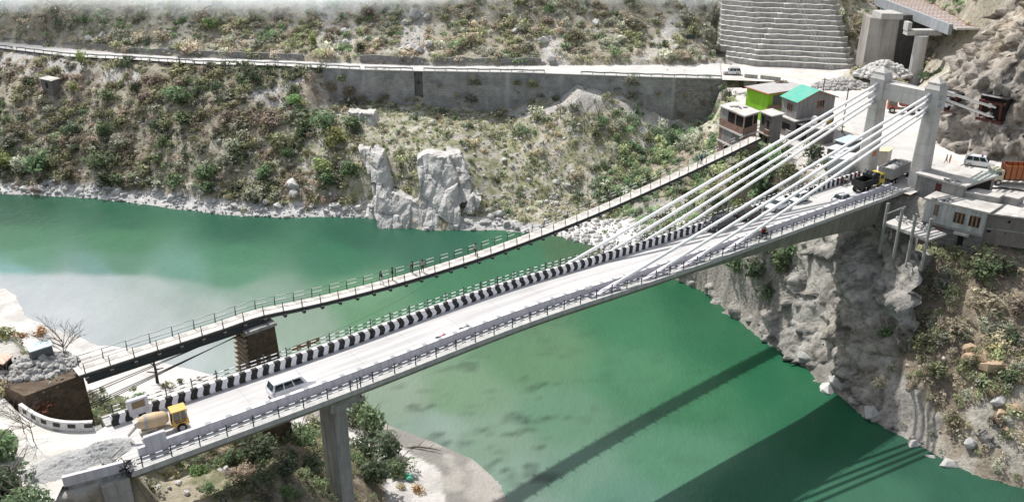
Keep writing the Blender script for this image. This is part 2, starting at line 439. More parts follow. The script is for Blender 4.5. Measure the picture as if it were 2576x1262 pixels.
# ground kinds painted onto the land: name -> colour, scrub density, roughness amplitude
ROCKC = (.48, .47, .45); SOIL = (.34, .30, .245); PALE = (.56, .535, .50); BROWN = (.26, .225, .175); GRASS = (.28, .285, .18); SCREE = (.45, .43, .385)
def river_side(X, Y): return Y > np.minimum(182, 100 + np.maximum(0, -X) * .62)
def classify(X, Y, Z):
    d = Y * CP + (HC - Z) * SP; u = CX + F * X / d; v = CY + F * ((HC - Z) * CP - Y * SP) / d
    n = vnoise(X, Y, .09, 3); n2 = vnoise(X, Y, .3, 8); n3 = vnoise(X, Y, .8, 18, 3)
    col = np.zeros(X.shape + (3,)); veg = np.zeros(X.shape); amp = np.full(X.shape, .5); rub = np.zeros(X.shape)
    def put(m, c, ve, am, ru=0., c2=None, nn=None, th=.05, sharp=6):
        cc = np.array(c)[None, None, :] * np.ones(X.shape + (1,))
        if c2 is not None:
            t = np.clip(((n2 if nn is None else nn) - th) * sharp + .5, 0, 1)[..., None]; cc = cc * (1 - t) + np.array(c2) * t
        col[m] = cc[m]; veg[m] = ve; amp[m] = am; rub[m] = ru
    far = river_side(X, Y)
    allm = np.ones(X.shape, bool)
    put(allm, SCREE, .35, .7, .3, SOIL)
    up = far & (Z > .5)
    put(up, (.42, .40, .35), .6, 1.0, .35, (.33, .305, .25), n2, -.12, 3)
    for poly in [[(770, 0), (800, 20), (790, 140), (850, 150), (860, 60), (810, 0)], [(1010, 30), (1060, 20), (1090, 140), (1010, 140)], [(1360, 70), (1400, 100), (1420, 160), (1370, 160)],
                 [(1720, 0), (1760, 0), (1700, 90), (1640, 150), (1600, 150), (1660, 80)], [(880, 60), (900, 60), (880, 120), (860, 110)]]:
        put(up & inpoly(u + n3 * 12, v + n2 * 6, poly), PALE, .12, .9, .9, SCREE, n3, .1, 3)
    low = far & (Z < -.3)
    left = low & (u < 880)
    put(left, (.31, .285, .225), 1.0, 1.0, .25, (.42, .395, .34), n3, .15, 4)
    put(left & (Z > -5) & (u < 350), PALE, .35, .6, .4, SOIL, n2, .12)
    put(left & inpoly(u + n3 * 12, v + n2 * 10, [(620, 205), (780, 195), (870, 250), (860, 300), (760, 300), (640, 250)]), PALE, .4, .8, .4, SOIL, n2, -.05)
    put(left & inpoly(u + n3 * 12, v + n2 * 10, [(770, 290), (900, 280), (940, 420), (930, 520), (740, 480)]), SCREE, .5, .8, .8, GRASS, n3, .05, 4)
    mid = low & (u >= 880) & (u < 1960)
    put(mid, SCREE, .55, .7, .55, GRASS, n3, -.02, 4)
    put(mid & inpoly(u + n3 * 8, v + n2 * 8, [(1380, 270), (1440, 215), (1500, 215), (1600, 260), (1700, 300), (1770, 330), (1740, 350), (1640, 330), (1560, 270), (1400, 285), (1280, 300), (1280, 275)]), PALE, .1, .6, .3, SCREE, n3, .2)
    put(mid & inpoly(u + n3 * 8, v + n2 * 8, [(1590, 310), (1640, 330), (1660, 380), (1590, 420), (1570, 400), (1620, 350)]), (.68, .66, .64), .05, .4, .1)
    put(mid & inpoly(u + n3 * 6, v + n2 * 6, [(1540, 380), (1780, 340), (1900, 345), (2000, 420), (1900, 560), (1700, 560), (1500, 480)]), SOIL, .9, .8, .1, BROWN, n2, .05)
    put(mid & inpoly(u, v, [(940, 395), (985, 330), (1130, 385), (1180, 480), (1150, 590), (940, 580)]), SCREE, .6, .5, .5, GRASS, n3, .05, 4)
    dsh = polydist(X, Y, [(p.x, p.y) for p in shore_far])
    put(far & (u < 1530) & (dsh < 3.8 + 1.2 * n2) & (Z < -22) & ~((u > 940) & (u < 1160)), (.60, .59, .57), .1, .45, 1.)
    put(low & inpoly(u + n3 * 6, v + n2 * 6, [(1380, 575), (1450, 560), (1640, 545), (1720, 560), (1640, 700), (1490, 640)]), (.72, .70, .67), .05, .35, .9)
    # headland river cliff and bushy bank to the right
    rc = far & (Z < -.7) & (X > 27) & (v > 500)
    put(rc, (.42, .41, .385), .12, 1.5, .1, (.30, .29, .275), n2, .05, 3)
    put(rc & (u < 1990) & (v < 800), (.30, .29, .27), .75, 1.3, .1, ROCKC, n2, .2)
    rb = rc & inpoly(u + n3 * 15, v + n2 * 15, [(2240, 640), (2800, 560), (2800, 1300), (2576, 1130), (2380, 1060), (2270, 960), (2250, 800)])
    put(rb, (.27, .23, .18), .8, 1.0, .35, (.20, .17, .14), n2, .0, 4)
    put(rc & inpoly(u + n3 * 10, v + n2 * 10, [(2380, 1120), (2520, 1060), (2650, 1120), (2650, 1300), (2380, 1180)]), (.60, .56, .53), .1, 1.1, .1, (.38, .35, .33), n3, .15, 4)
    put(rc & (dsh < 2.5), (.33, .31, .29), .02, 1.0, .7, (.22, .21, .2), n2)
    pl = far & (np.abs(Z + .25) < .5) & (X > 48)
    put(pl, (.66, .63, .60), 0, .05, .05, (.55, .52, .49), n3)
    # near bank
    nb = ~far & (X < 20)
    put(nb, (.27, .23, .175), .8, .7, .35, (.34, .30, .25), n3, .1, 4)
    put(nb & (Z > -1), (.66, .63, .58), .03, .06, .1, (.52, .49, .44), n3, .1)
    dn = polydist(X, Y, [(p.x, p.y) for p in shore_near])
    put(nb & (Z < -23.6) & (Z > -26.3), (.68, .65, .62), .02, .12, .06, (.56, .535, .51), n2, .1, 3)
    put(nb & (Z < -25.0) & (Z > -27) & (X > -30), (.29, .28, .27), 0, .05, .02, (.46, .44, .42), n2, .05, 3)
    put(nb & inpoly(u, v, [(380, 1170), (540, 1168), (650, 1270), (650, 1420), (340, 1420), (340, 1200)]), (.52, .47, .38), .14, .4, .6, GRASS, n3, .05, 4)
    put(Z < -26.5, (.30, .33, .27), 0, .3, 0)
    col = col * np.where(far & (col.mean(-1) < .47), 1.13, 1.)[..., None] * np.where((col.mean(-1) < .47)[..., None], np.array([1.02, 1., .96]), 1.)
    return col, veg, amp, rub, u, v

def ground(name, x0, x1, y0, y1, st, keep):
    X, Y, Z = raster(x0, x1, y0, y1, st)
    col, veg, amp, rub, u, v = classify(X, Y, Z)
    gy, gx = np.gradient(Z, st); sl = np.clip(np.hypot(gx, gy), 0, 3)
    under = np.clip((-26.3 - Z), 0, 1)
    e = amp * (vnoise(X, Y, .18, 31, 5) * 1.1 + np.abs(vnoise(X, Y, .45, 32, 4)) * -.7 + .25)
    A = np.clip(amp - .9, 0, 1)
    ridg = 1 - np.abs(vnoise(X * .6 + Z * .5, Y * .6 - Z * .3, .35, 41, 5)) * 2.4
    zz = Z + e * np.clip(.35 + sl, .35, 1.2) * (1 - under * .5)
    nrm = np.stack([-gx, -gy], -1) / np.maximum(1e-3, np.hypot(gx, gy))[..., None]
    dd = A * ridg * 1.3 * np.clip(sl, 0, 1.3)
    Xn = X + nrm[..., 0] * dd; Yn = Y + nrm[..., 1] * dd; zz = zz + A * ridg * .5
    lo = (Z <= WL + .3) & (Z > WL - .3)
    V = np.stack([Xn, Yn, zz], -1).reshape(-1, 3); ny, nx = X.shape
    idx = np.arange(nx * ny).reshape(ny, nx)
    Q = np.stack([idx[:-1, :-1], idx[:-1, 1:], idx[1:, 1:], idx[1:, :-1]], -1).reshape(-1, 4)
    k = keep(X, Y, Z).ravel(); Q = Q[k[Q].any(1)]
    used = np.unique(Q); mp = np.full(len(V), -1); mp[used] = np.arange(len(used))
    return dict(name=name, V=V[used], Q=mp[Q], col=np.concatenate([col, np.clip((amp - .04) / .6, 0.08, 1)[..., None]], -1).reshape(-1, 4)[used], veg=veg.ravel()[used], rub=rub.ravel()[used], u=u.ravel()[used], v=v.ravel()[used], st=st)

gf = ground('hills', -215, 150, 72, 345, .75, lambda X, Y, Z: (Z > -30) & ((X > 15) | river_side(X, Y)) )
gn = ground('riverbank', -135, 14, 32, 152, .45, lambda X, Y, Z: (Z > -30) & ~river_side(X, Y))
gmat = vcol('ground_material', detail=1.6, amt=.42, bump=.9, bdist=.4, big=.25)
for g in (gf, gn):
    g['o'] = npmesh(g['name'], g['V'], g['Q'], gmat, g['col'])
    tag(g['o'], kind='structure')
    g['bvh'] = BVHTree.FromPolygons(g['V'].tolist(), g['Q'].tolist(), epsilon=0)
def drop(x, y, z=200):
    for g in (gf, gn):
        h = g['bvh'].ray_cast(Vector((x, y, z)), Vector((0, 0, -1)))
        if h[0] is not None: return h[0], h[1]
    return None, None
def hit(px, py):
    """first ground point along the surveyor's sight line"""
    a = Vector((0, 0, HC)); b = W(px, py, 0) if (py - CY) * CP + F * SP > 1 else None
    d = (b - a).normalized(); best = None
    for g in (gf, gn):
        h = g['bvh'].ray_cast(a, d)
        if h[0] is not None and (best is None or h[3] < best[1]): best = (h[0], h[3])
    return best[0] if best else None

# ------------------------------------------------------------ river
CTRL = [(-100, 500, 60, 95, 80), (50, 530, 66, 110, 88), (300, 545, 68, 118, 94), (600, 580, 62, 112, 90), (900, 590, 64, 112, 92), (50, 600, 84, 138, 104), (300, 610, 84, 140, 104), (600, 640, 80, 138, 106), (850, 650, 66, 128, 98),
        (60, 655, 98, 150, 120), (300, 665, 100, 148, 122), (600, 690, 92, 146, 116), (40, 682, 128, 172, 168), (250, 684, 118, 162, 152), (450, 690, 110, 158, 140),
        (0, 730, 196, 200, 204), (200, 730, 176, 186, 184), (400, 730, 160, 178, 170), (650, 740, 140, 168, 150), (900, 740, 110, 156, 120), (120, 790, 196, 198, 204), (350, 790, 180, 186, 186), (550, 800, 165, 178, 172), (750, 810, 146, 168, 150),
        (950, 800, 104, 152, 114), (1150, 720, 72, 132, 96), (1300, 650, 74, 130, 98), (1100, 620, 62, 114, 92), (1450, 625, 84, 120, 90), (1500, 640, 110, 120, 90), (420, 880, 190, 194, 200), (800, 900, 150, 172, 152), (640, 930, 172, 184, 178),
        (1000, 1000, 150, 170, 148), (1150, 1000, 128, 160, 128), (1350, 900, 106, 147, 110), (1600, 800, 70, 132, 94), (1750, 760, 58, 116, 84), (1100, 1080, 148, 170, 156), (1250, 1100, 136, 164, 142), (1400, 1050, 112, 153, 124), (1300, 1200, 140, 168, 150),
        (1450, 1200, 122, 160, 138), (1600, 950, 86, 140, 104), (1800, 850, 62, 122, 88), (1750, 1000, 76, 134, 98), (1950, 950, 60, 124, 90), (1700, 1150, 98, 150, 120), (1550, 1262, 110, 154, 134), (2100, 1080, 58, 120, 88), (2300, 1150, 66, 112, 92), (2450, 1230, 62, 108, 88),
        (2200, 1240, 80, 128, 104), (1900, 1250, 70, 126, 98), (1350, 1300, 140, 165, 152), (2600, 1300, 60, 100, 84), (1000, 1500, 120, 150, 130), (2000, 1600, 60, 120, 90), (-400, 700, 196, 200, 204), (-400, 520, 60, 95, 80)]
CT = np.array(CTRL, float); CL = np.array([lin(c[2:]) for c in CTRL])
def watercol(X, Y):
    Z = WL; d = Y * CP + (HC - Z) * SP; u = CX + F * X / d; v = CY + F * ((HC - Z) * CP - Y * SP) / d
    u = u + vnoise(X, Y, .10, 61) * 8; v = v + vnoise(X, Y, .12, 62) * 5
    num = 0; den = 0
    for (a, b), c in zip(CT[:, :2], CL):
        w_ = 1 / ((((u - a) / 1.6) ** 2 + (v - b) ** 2) + 160) ** 2.5; num = num + w_[..., None] * c; den = den + w_
    c = num / den[..., None]
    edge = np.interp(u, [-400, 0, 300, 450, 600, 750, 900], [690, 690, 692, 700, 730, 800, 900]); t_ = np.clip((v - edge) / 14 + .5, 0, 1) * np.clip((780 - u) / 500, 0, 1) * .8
    pale = np.array(lin((184, 190, 192))) * (1 - np.clip((u - 200) / 500, 0, 1)[..., None]) + np.array(lin((158, 178, 166))) * np.clip((u - 200) / 500, 0, 1)[..., None]  # pale grey sky reflection and shallow sandbar painted into the water colour
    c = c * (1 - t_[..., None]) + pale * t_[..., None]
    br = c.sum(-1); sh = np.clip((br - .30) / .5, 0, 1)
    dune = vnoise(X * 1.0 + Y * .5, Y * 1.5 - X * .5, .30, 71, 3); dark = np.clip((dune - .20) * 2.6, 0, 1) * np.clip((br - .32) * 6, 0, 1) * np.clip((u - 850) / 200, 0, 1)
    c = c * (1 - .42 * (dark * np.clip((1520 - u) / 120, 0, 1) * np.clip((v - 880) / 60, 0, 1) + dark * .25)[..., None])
    c = c * (1 + .10 * vnoise(X, Y, .05, 72)[..., None])
    return np.maximum(c * (.57 + .12 * np.clip((br - .9) / .6, 0, 1)[..., None]) - .004, .004)
xs = np.arange(-320, 200, 1.0); ys = np.arange(20, 262, 1.0)
X, Y = np.meshgrid(xs, ys)
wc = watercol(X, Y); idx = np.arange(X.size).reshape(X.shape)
Q = np.stack([idx[:-1, :-1], idx[:-1, 1:], idx[1:, 1:], idx[1:, :-1]], -1).reshape(-1, 4)
k = NT('river_water'); v_ = k.coord(); a_ = k.attr('Col')
mp = k.n("ShaderNodeMapping"); mp.inputs['Scale'].default_value = (1, .55, 1); mp.inputs['Rotation'].default_value = (0, 0, R(40)); k.l(v_, mp.inputs[0])
m1 = k.ramp(k.noise(mp.outputs[0], .22, 7, .7, .3), [(.3, .93), (.7, 1.06)])
cc = k.mix(1., a_, m1, 'MULTIPLY')
sp = k.noise(mp.outputs[0], 1.9, 6, .8, .5)
gate = k.noise(mp.outputs[0], .045, 3, .6, .5)
fl = k.math('MULTIPLY', k.ramp(sp, [(.70, 0.), (.725, 1.)]), k.ramp(gate, [(.56, 0.), (.66, 1.)]))
cc = k.mix(fl, cc, (.8, .85, .82))  # pale sparkle glints painted straight into the water colour
k.base(cc); k.b.inputs['Roughness'].default_value = .12; k.b.inputs['IOR'].default_value = 1.33; k.b.inputs['Specular IOR Level'].default_value = .4
h1 = k.math('ADD', k.noise(mp.outputs[0], 2.6, 5, .6), k.math('MULTIPLY', k.noise(mp.outputs[0], .5, 3, .6), 1.2))
k.bump(h1, .6, .16)
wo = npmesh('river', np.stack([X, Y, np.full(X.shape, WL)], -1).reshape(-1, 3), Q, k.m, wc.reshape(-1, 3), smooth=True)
tag(wo, kind='structure')

# ------------------------------------------------------------ roads
tar = plain('sunbleached_road', (.53, .515, .50), .85, .12, .3, bump=.3, alt=(.46, .45, .435))
dust = plain('pale_dust', (.60, .575, .535), .95, .16, .35, bump=.5, alt=(.49, .465, .425))
def sheet(name, pts, z, mat, zf=None):
    m = MB(); m.add([(p[0], p[1], z) for p in pts], [tuple(range(len(pts)))]); o = m.build(name, mat, fix=False)
    if o.data.polygons[0].normal.z < 0: o.data.flip_normals()
    return tag(o, kind='structure')
m = MB()
n_ = len(road_out)
vs = [];
for i in range(n_):
    a, b = road_out[i], road_in[i]
    vs += [(a.x, a.y, .08), (b.x, b.y + 1, .08)]
m.add(vs, [(2 * i, 2 * i + 2, 2 * i + 3, 2 * i + 1) for i in range(n_ - 1)])
tag(m.build('hill_road', tar), kind='structure')

def pxsheet(name, pts, z, mat): return sheet(name, [W(a, b, z) for a, b in pts], z, mat)
pxsheet('approach_road', [(-300, 960), (10, 1000), (45, 1036), (72, 1056), (142, 1084), (244, 1084), (268, 1070), (332, 1189), (310, 1170), (157, 1222), (120, 1300), (-300, 1500)], .03, dust)
pxsheet('junction_ground', [(1816, 160), (1905, 173), (2130, 181), (2300, 215), (2352, 362), (2412, 390), (2576, 424), (2750, 455), (2900, 520), (2520, 470), (2320, 476), (2290, 490), (2150, 452), (2140, 436), (2175, 400), (2120, 330), (2020, 225), (1960, 206), (1816, 201)], .05, dust)
pxsheet('curving_road', [(2000, 196), (2090, 212), (2165, 240), (2235, 285), (2290, 345), (2340, 395), (2420, 425), (2560, 452), (2500, 466), (2330, 470), (2292, 484), (2166, 452), (2190, 410), (2160, 340), (2100, 268), (2040, 225)], .075, tar)
# ============================================================ cable-stayed bridge
BP = W(330, 1190, 0); BQ = W(2270, 483, 0)
BA = math.atan2(BQ.y - BP.y, BQ.x - BP.x); BL = (BQ - BP).xy.length
BD = Vector((math.cos(BA), math.sin(BA))); BN = Vector((-BD.y, BD.x))
def cz(s): return .6 * math.exp(-((s - 43) / 16.) ** 2)
def bw(s, t, z=0): return Vector((BP.x + BD.x * s + BN.x * t, BP.y + BD.y * s + BN.y * t, z + cz(s)))
def bst(px, py, z=0):
    p = W(px, py, z); q = Vector((p.x - BP.x, p.y - BP.y)); return q.dot(BD), q.dot(BN)

conc = plain('weathered_concrete', (.36, .355, .335), .9, .22, .6, streak=.5)
conc_l = plain('light_concrete', (.50, .495, .475), .88, .15, .6, streak=.35)
conc_o = plain('olive_stained_concrete', (.27, .265, .215), .9, .2, .5, streak=.45)
white_s = plain('whitewashed_concrete', (.62, .60, .645), .8, .12, .8, streak=.3)
white_p = plain('white_painted_steel', (.90, .90, .89), .45, .06, .8, spec=.4, bump=0)
for nd in white_p.node_tree.nodes:
    if nd.type == 'BSDF_PRINCIPLED': nd.inputs['Subsurface Weight'].default_value = .9; nd.inputs['Subsurface Radius'].default_value = (1, 1, 1); nd.inputs['Subsurface Scale'].default_value = .35
dark_st = plain('dark_steel', (.035, .04, .045), .5, .3, 3, spec=.4, bump=0)
kd = NT('pale_bridge_road_surface'); vd = kd.coord(); sdx = kd.sep(vd)
n1_ = kd.ramp(kd.noise(vd, .16, 5, .6), [(.3, (.49, .48, .472)), (.7, (.57, .56, .55))])
mpd = kd.n("ShaderNodeMapping"); mpd.inputs['Scale'].default_value = (.05, 1.3, 1); kd.l(vd, mpd.inputs[0])
tr_ = kd.ramp(kd.noise(mpd.outputs[0], 1.2, 5, .6), [(.35, .80), (.6, 1.06)])
ed_ = kd.ramp(kd.math('ABSOLUTE', kd.math('SUBTRACT', sdx[1], 5.0)), [(.0, .97), (.5, 1.0), (1., 1.)])
jn_ = kd.math('LESS_THAN', kd.math('FRACT', kd.math('DIVIDE', sdx[0], 6.)), .006)
cd_ = kd.mix(1., n1_, tr_, 'MULTIPLY'); fine = kd.ramp(kd.noise(vd, 9, 6, .8), [(.3, .93), (.7, 1.05)]); cd_ = kd.mix(1., cd_, fine, 'MULTIPLY')
pt_ = kd.ramp(kd.noise(vd, .55, 3, .5, 1.), [(.66, 0.), (.69, .35)]); cd_ = kd.mix(pt_, cd_, (.40, .39, .385)); cd_ = kd.mix(kd.math('MULTIPLY', jn_, .6), cd_, (.2, .2, .2))
kd.base(cd_); kd.bump(kd.noise(vd, 12, 6, .8), .2, .02); deckm = kd.m
kerbst = stripes('black_white_barrier_paint', 1.2, wave=.11, duty=.45)
capst = stripes('dashed_parapet_top_paint', 1.9, black=(.33, .34, .36), wave=0, duty=.7)
railst = stripes('dashed_rail_paint', 1.1, black=(.03, .035, .035), wave=0, duty=.55)

bridge = empty('cable_stayed_bridge', (BP.x, BP.y, 0), BA, 'long concrete road bridge hung from white cables with black and white striped kerb barrier', 'bridge')
def ss(a, b, st=1.5):
    n = max(1, int(math.ceil((b - a) / st))); return [a + (b - a) * i / n for i in range(n + 1)]
def swp(prof, a, b, name, mat, parent=bridge, st=1.5, camb=True, smooth=False):
    m = MB(); m.sweep([[(s, t, z + (cz(s) if camb else 0)) for t, z in (prof(s) if callable(prof) else prof)] for s in ss(a, b, st)])
    return m.build(name, mat, parent, smooth)
S1 = 117.5
slab = swp([(1.75, .12), (.12, .12), (.12, .22), (-.15, .22), (-.15, -.30), (.05, -.36), (1.2, -.55), (8.4, -.55), (9.7, -.36), (9.95, -.30), (9.95, .22), (9.7, .22), (9.7, .12), (8.3, .12), (8.3, -.02), (1.75, -.02)], 0, S1, 'deck_slab', conc_l)
swp([(8.02, .012), (8.02, -.01), (2.03, -.01), (2.03, .012)], -1.5, S1 + .5, 'road_surface', deckm)
def gd(s):
    if s < 66: return .95
    t = (s - 66) / 46; return .95 + 3.5 * t ** 1.5
swp(lambda s: [(.75, -.5), (1.15, -.5 - gd(s)), (8.5, -.5 - gd(s)), (9.0, -.5)], .3, 112.5, 'box_girder', conc_o)
swp([(1.72, .05), (1.72, .88), (1.66, .95), (1.66, 1.0), (2.04, 1.0), (2.04, .9), (2.2, .3), (2.2, .05)], 1.2, S1 - 1.2, 'parapet', white_s)
swp([(1.64, 1.004), (1.64, 1.03), (2.06, 1.03), (2.06, 1.004)], 6, S1 - 1.2, 'parapet_coping', capst)
swp([(8.0, .02), (7.98, .35), (8.12, .62), (8.12, 1.05), (8.42, 1.05), (8.42, .05)], .5, 53.0, 'crash_barrier', kerbst)
swp([(8.0, .02), (7.98, .35), (8.12, .62), (8.12, 1.05), (8.42, 1.05), (8.42, .05)], 53.06, S1, 'crash_barrier', kerbst)
# name boards built into both parapets at the left end
m = MB(); m.box((2.7, 1.86, .95), (1.8, .45, 1.8)); m.build('sign_block', white_s, bridge, bevel=.04)
m = MB(); m.box((3.0, 8.25, 1.0), (1.8, .5, 2.0)); pb = m.build('sign_block', white_s, bridge, bevel=.04)
m = MB(); m.box((3.0, 7.985, 1.45), (1.15, .05, .7)); m.build('inscription_plaque', plain('brown_stone_plaque', (.22, .17, .10), .5, .35, 9), pb)
# railings
for tt, sg in ((.06, 1), (9.62, -1)):
    m = MB()
    for zz in (.62, 1.05):
        m.sweep([[(s, tt - .035, zz + cz(s)), (s, tt + .035, zz + cz(s)), (s, tt + .035, zz + .07 + cz(s)), (s, tt - .035, zz + .07 + cz(s))] for s in ss(.6, S1 - 2, 1.5)])
    m.build('handrail', railst, bridge)
    pm = MB(); pm.box((0, 0, .6), (.09, .09, 1.15)); pm.box((0, 0, 1.22), (.12, .12, .08))
    p0 = pm.build('railing_post', dark_st, bridge); p0.location = (1.0, tt, .15)
    k_ = 0
    s = 1.0 + 2.45
    while s < S1 - 2:
        c = p0.copy(); COL.objects.link(c); c.parent = bridge; c.location = (s, tt, .15 + cz(s)); s += 2.45
# expansion joint posts over the pier
for ds in (21.3, 21.65):
    m = MB(); m.box((ds, -.02, .75), (.08, .1, 1.6)); m.build('joint_post', dark_st, bridge)
# drain/switch box on parapet
m = MB(); m.box((52.3 if False else 60.4 - 8, 1.5, 1.25 + cz(52)), (.9, .5, .5)); m.build('control_box', white_p, bridge, bevel=.03)
# pier
PS = 20.6
pier = MB(); pier.prism([(PS - 1.0, 3.7), (PS - .65, 3.1), (PS + .65, 3.1), (PS + 1.0, 3.7), (PS + 1.0, 6.0), (PS + .65, 6.6), (PS - .65, 6.6), (PS - 1.0, 6.0)], -26, -3.35)
po = pier.build('bridge_pier', conc, bridge)
m = MB(); m.box((PS, 4.85, -2.85), (2.4, 4.6, 1.0)); m.box((PS, 4.85, -2.1), (2.7, 5.6, .5)); m.build('pier_cap', conc, po)
m = MB()
for tt in (3.2, 6.6):
    for dd_ in (-.8, .9):
        m = MB(); m.box((PS + dd_, tt, -1.65), (.7, .7, .42)); m.build('bearing', dark_st, po)
m = MB(); m.box((PS + 1.5, 3.2, -2.3), (1.2, 1.2, .9)); m.box((PS + 1.7, 3.4, -2.9), (1.5, 1.6, .35)); m.build('corbel', conc, po)
# left abutment, its wing wall and broken expansion gap
m = MB(); m.box((-1.3, 4.9, -5.5), (2.2, 9.6, 10.2)); m.build('abutment', conc, bridge)
a = bst(157, 1206, .9)
wa = [(-.35, .55), (a[0], a[1] + .2)]
def wallseg(m, a, b, th, z0, z1, za=None):
    d = Vector((b[0] - a[0], b[1] - a[1])).normalized(); n = Vector((-d.y, d.x)) * th
    m.prism([(a[0], a[1]), (b[0], b[1]), (b[0] + n.x, b[1] + n.y), (a[0] + n.x, a[1] + n.y)], z0, z1)
m = MB(); wallseg(m, wa[1], wa[0], .35, .02, .95); m.build('parapet', white_s, bridge)
m = MB(); wallseg(m, (wa[1][0] + .3, wa[1][1] - .0), (wa[0][0], wa[0][1] + .02), .6, -10, .0); m.build('wing_wall', conc, bridge)
m = MB()
for i in range(26):
    x = rnd.uniform(-.9, .25); y = rnd.uniform(-.1, 1.6); m.tube([(x, y, rnd.uniform(-.5, 0)), (x + rnd.uniform(-.5, .5), y + rnd.uniform(-.3, .3), rnd.uniform(.2, .6)), (x + rnd.uniform(-.8, .8), y + rnd.uniform(-.4, .4), rnd.uniform(-.3, .9))], .035, 5)
for i in range(6): m.box((rnd.uniform(-.8, .2), rnd.uniform(.1, 1.5), rnd.uniform(0, .5)), (.7, .4, .06), rz=rnd.uniform(0, 3), rx=rnd.uniform(-.8, .8))
m.build('torn_joint_cover', dark_st, bridge)

# portal pylon
LR = bst(2303, 466, 0); LL = bst(2180, 433, 0)
PYS = (LR[0] + LL[0]) / 2; TR, TL = .1, 9.3
PYH = 15.4
kp = NT('pylon_concrete'); vp = kp.coord(); sp_ = kp.sep(vp)
cp_ = kp.ramp(kp.noise(vp, .5, 6, .65), [(.3, (.47, .455, .43)), (.7, (.62, .605, .58))])
mp2 = kp.n("ShaderNodeMapping"); mp2.inputs['Scale'].default_value = (1, 1, .07); kp.l(vp, mp2.inputs[0]); cp_ = kp.mix(kp.ramp(kp.noise(mp2.outputs[0], 1.6, 5, .7), [(.30, .65), (.46, 0.)]), cp_, (.28, .265, .24))
lf_ = kp.math('LESS_THAN', kp.math('FRACT', kp.math('DIVIDE', sp_[2], 1.8)), .035); cp_ = kp.mix(kp.math('MULTIPLY', lf_, .55), cp_, (.22, .21, .2))
lift = kp.math('FRACT', kp.math('MULTIPLY', kp.math('FLOOR', kp.math('DIVIDE', sp_[2], 1.8)), .37)); cp_ = kp.mix(kp.math('MULTIPLY', lift, .22), cp_, (.36, .345, .32))
kp.base(cp_); kp.bump(kp.noise(vp, 5, 6, .7), .25, .04); pan = kp.m
legs = []
for tt in (TR, TL):
    m = MB()
    prof = [(-6, 1.7, 1.15), (0, 1.55, 1.1), (6, 1.3, 1.05), (11.2, 1.12, 1.0), (12.4, 1.12, 1.0)]
    rings = []
    for z, hs, ht in prof:
        c_ = .22
        rings.append([(PYS - hs, tt - ht + c_, z), (PYS - hs + c_, tt - ht, z), (PYS + hs - c_, tt - ht, z), (PYS + hs, tt - ht + c_, z), (PYS + hs, tt + ht - c_, z), (PYS + hs - c_, tt + ht, z), (PYS - hs + c_, tt + ht, z), (PYS - hs, tt + ht - c_, z)])
    m.sweep(rings); lg = m.build('pylon_leg', pan, bridge)
    m = MB(); m.box((PYS, tt, 14.1), (2.5, 2.3, 3.4)); m.box((PYS, tt, 16.15), (2.6, 2.5, .7), top=.72, topy=.72); m.box((PYS, tt, 16.65), (1.95, 1.9, .3)); m.box((PYS, tt, 17.2), (1.9, 1.85, .8), top=.05)
    hd = m.build('pylon_head', pan, lg)
    legs.append(lg)
m = MB(); m.box((PYS, (TR + TL) / 2, 14.0), (1.7, TL - TR - 2.2, 2.6)); m.build('crossbeam', pan, bridge)
m = MB()
for z in np.arange(1.5, 12, 1.5): m.box((PYS, TL, z), (2.9 - z * .05, 2.22, .03))
# orange notice board on the far leg
m = MB(); m.box((PYS - 0.2, TL - 1.13, 3.6), (.9, .06, 1.1)); m.build('notice_board', plain('orange_board', (.55, .20, .08), .6, .2, 3), legs[1])
# stay cables
zt = [14.9, 14.0, 12.8, 12.0]
near = [(1509, 760), (1634, 718), (1728, 683), (1830, 644)]
farp = [(1457, 655), (1560, 622), (1652, 594), (1736, 567)]
cab_n = []
def cable(p, q, r, name='stay_cable'):
    m = MB(); m.tube([p, q], r, 12); return m.build(name, white_p, bridge, smooth=True)
shead = plain('cable_socket_steel', (.55, .57, .60), .35, .2, 3, metal=.5, spec=.5)
for i in range(4):
    s_, t_ = bst(*near[i], 0); s_ -= cz(s_) * 1.0
    p = Vector((s_ + .4, .85, cz(s_) + .1)); q = Vector((PYS - 1.2, TR + .25, zt[i]))
    d = (q - p).normalized(); cable(p + d * 2.6, q, .215)
    # tapered anchorage box the cable enters
    m = MB(); e = p + d * 3.9; pr = [(p.x - .9, .55), (p.x - .9, 1.25)]
    m.add([(p.x - .8, .45, p.z - .05), (p.x - .8, 1.2, p.z - .05), (e.x, 1.22, p.z - .05), (e.x, .43, p.z - .05), (p.x - .8, .55, p.z + .06), (p.x - .8, 1.1, p.z + .06), (e.x - .2, 1.12, e.z + .1), (e.x - .2, .53, e.z + .1)],
          [(0, 1, 2, 3), (4, 5, 6, 7), (0, 1, 5, 4), (1, 2, 6, 5), (2, 3, 7, 6), (3, 0, 4, 7)]); m.build('anchorage', white_s, bridge, bevel=.04)
    m = MB(); m.tube([q - d * .9, q + d * .2], .27, 12); m.tube([q - d * .15, q + d * .25], .36, 12); m.build('cable_socket', shead, bridge)
    m = MB(); m.tube([(PYS - 1.25, TR - .8, zt[i] - .1), (PYS - 1.9, TR - .8, zt[i] - .55)], .17, 10) if i < 0 else None
    s2, t2 = bst(*farp[i], 1.1); s2 -= cz(s2)
    p = Vector((s2, 8.95, cz(s2) + 1.0)); q = Vector((PYS - 1.2, TL - .1, zt[i])); d = (q - p).normalized()
    p2 = p - d * 1.6; cable(p2, q, .215)
    m = MB(); m.tube([q - d * .9, q + d * .2], .27, 12); m.tube([q - d * .15, q + d * .25], .36, 12); m.build('cable_socket', shead, bridge)
    m = MB(); m.box((p2.x + .5, 8.95, cz(s2) + .35), (2.2, .75, .7), top=.7); m.build('anchorage', white_s, bridge)
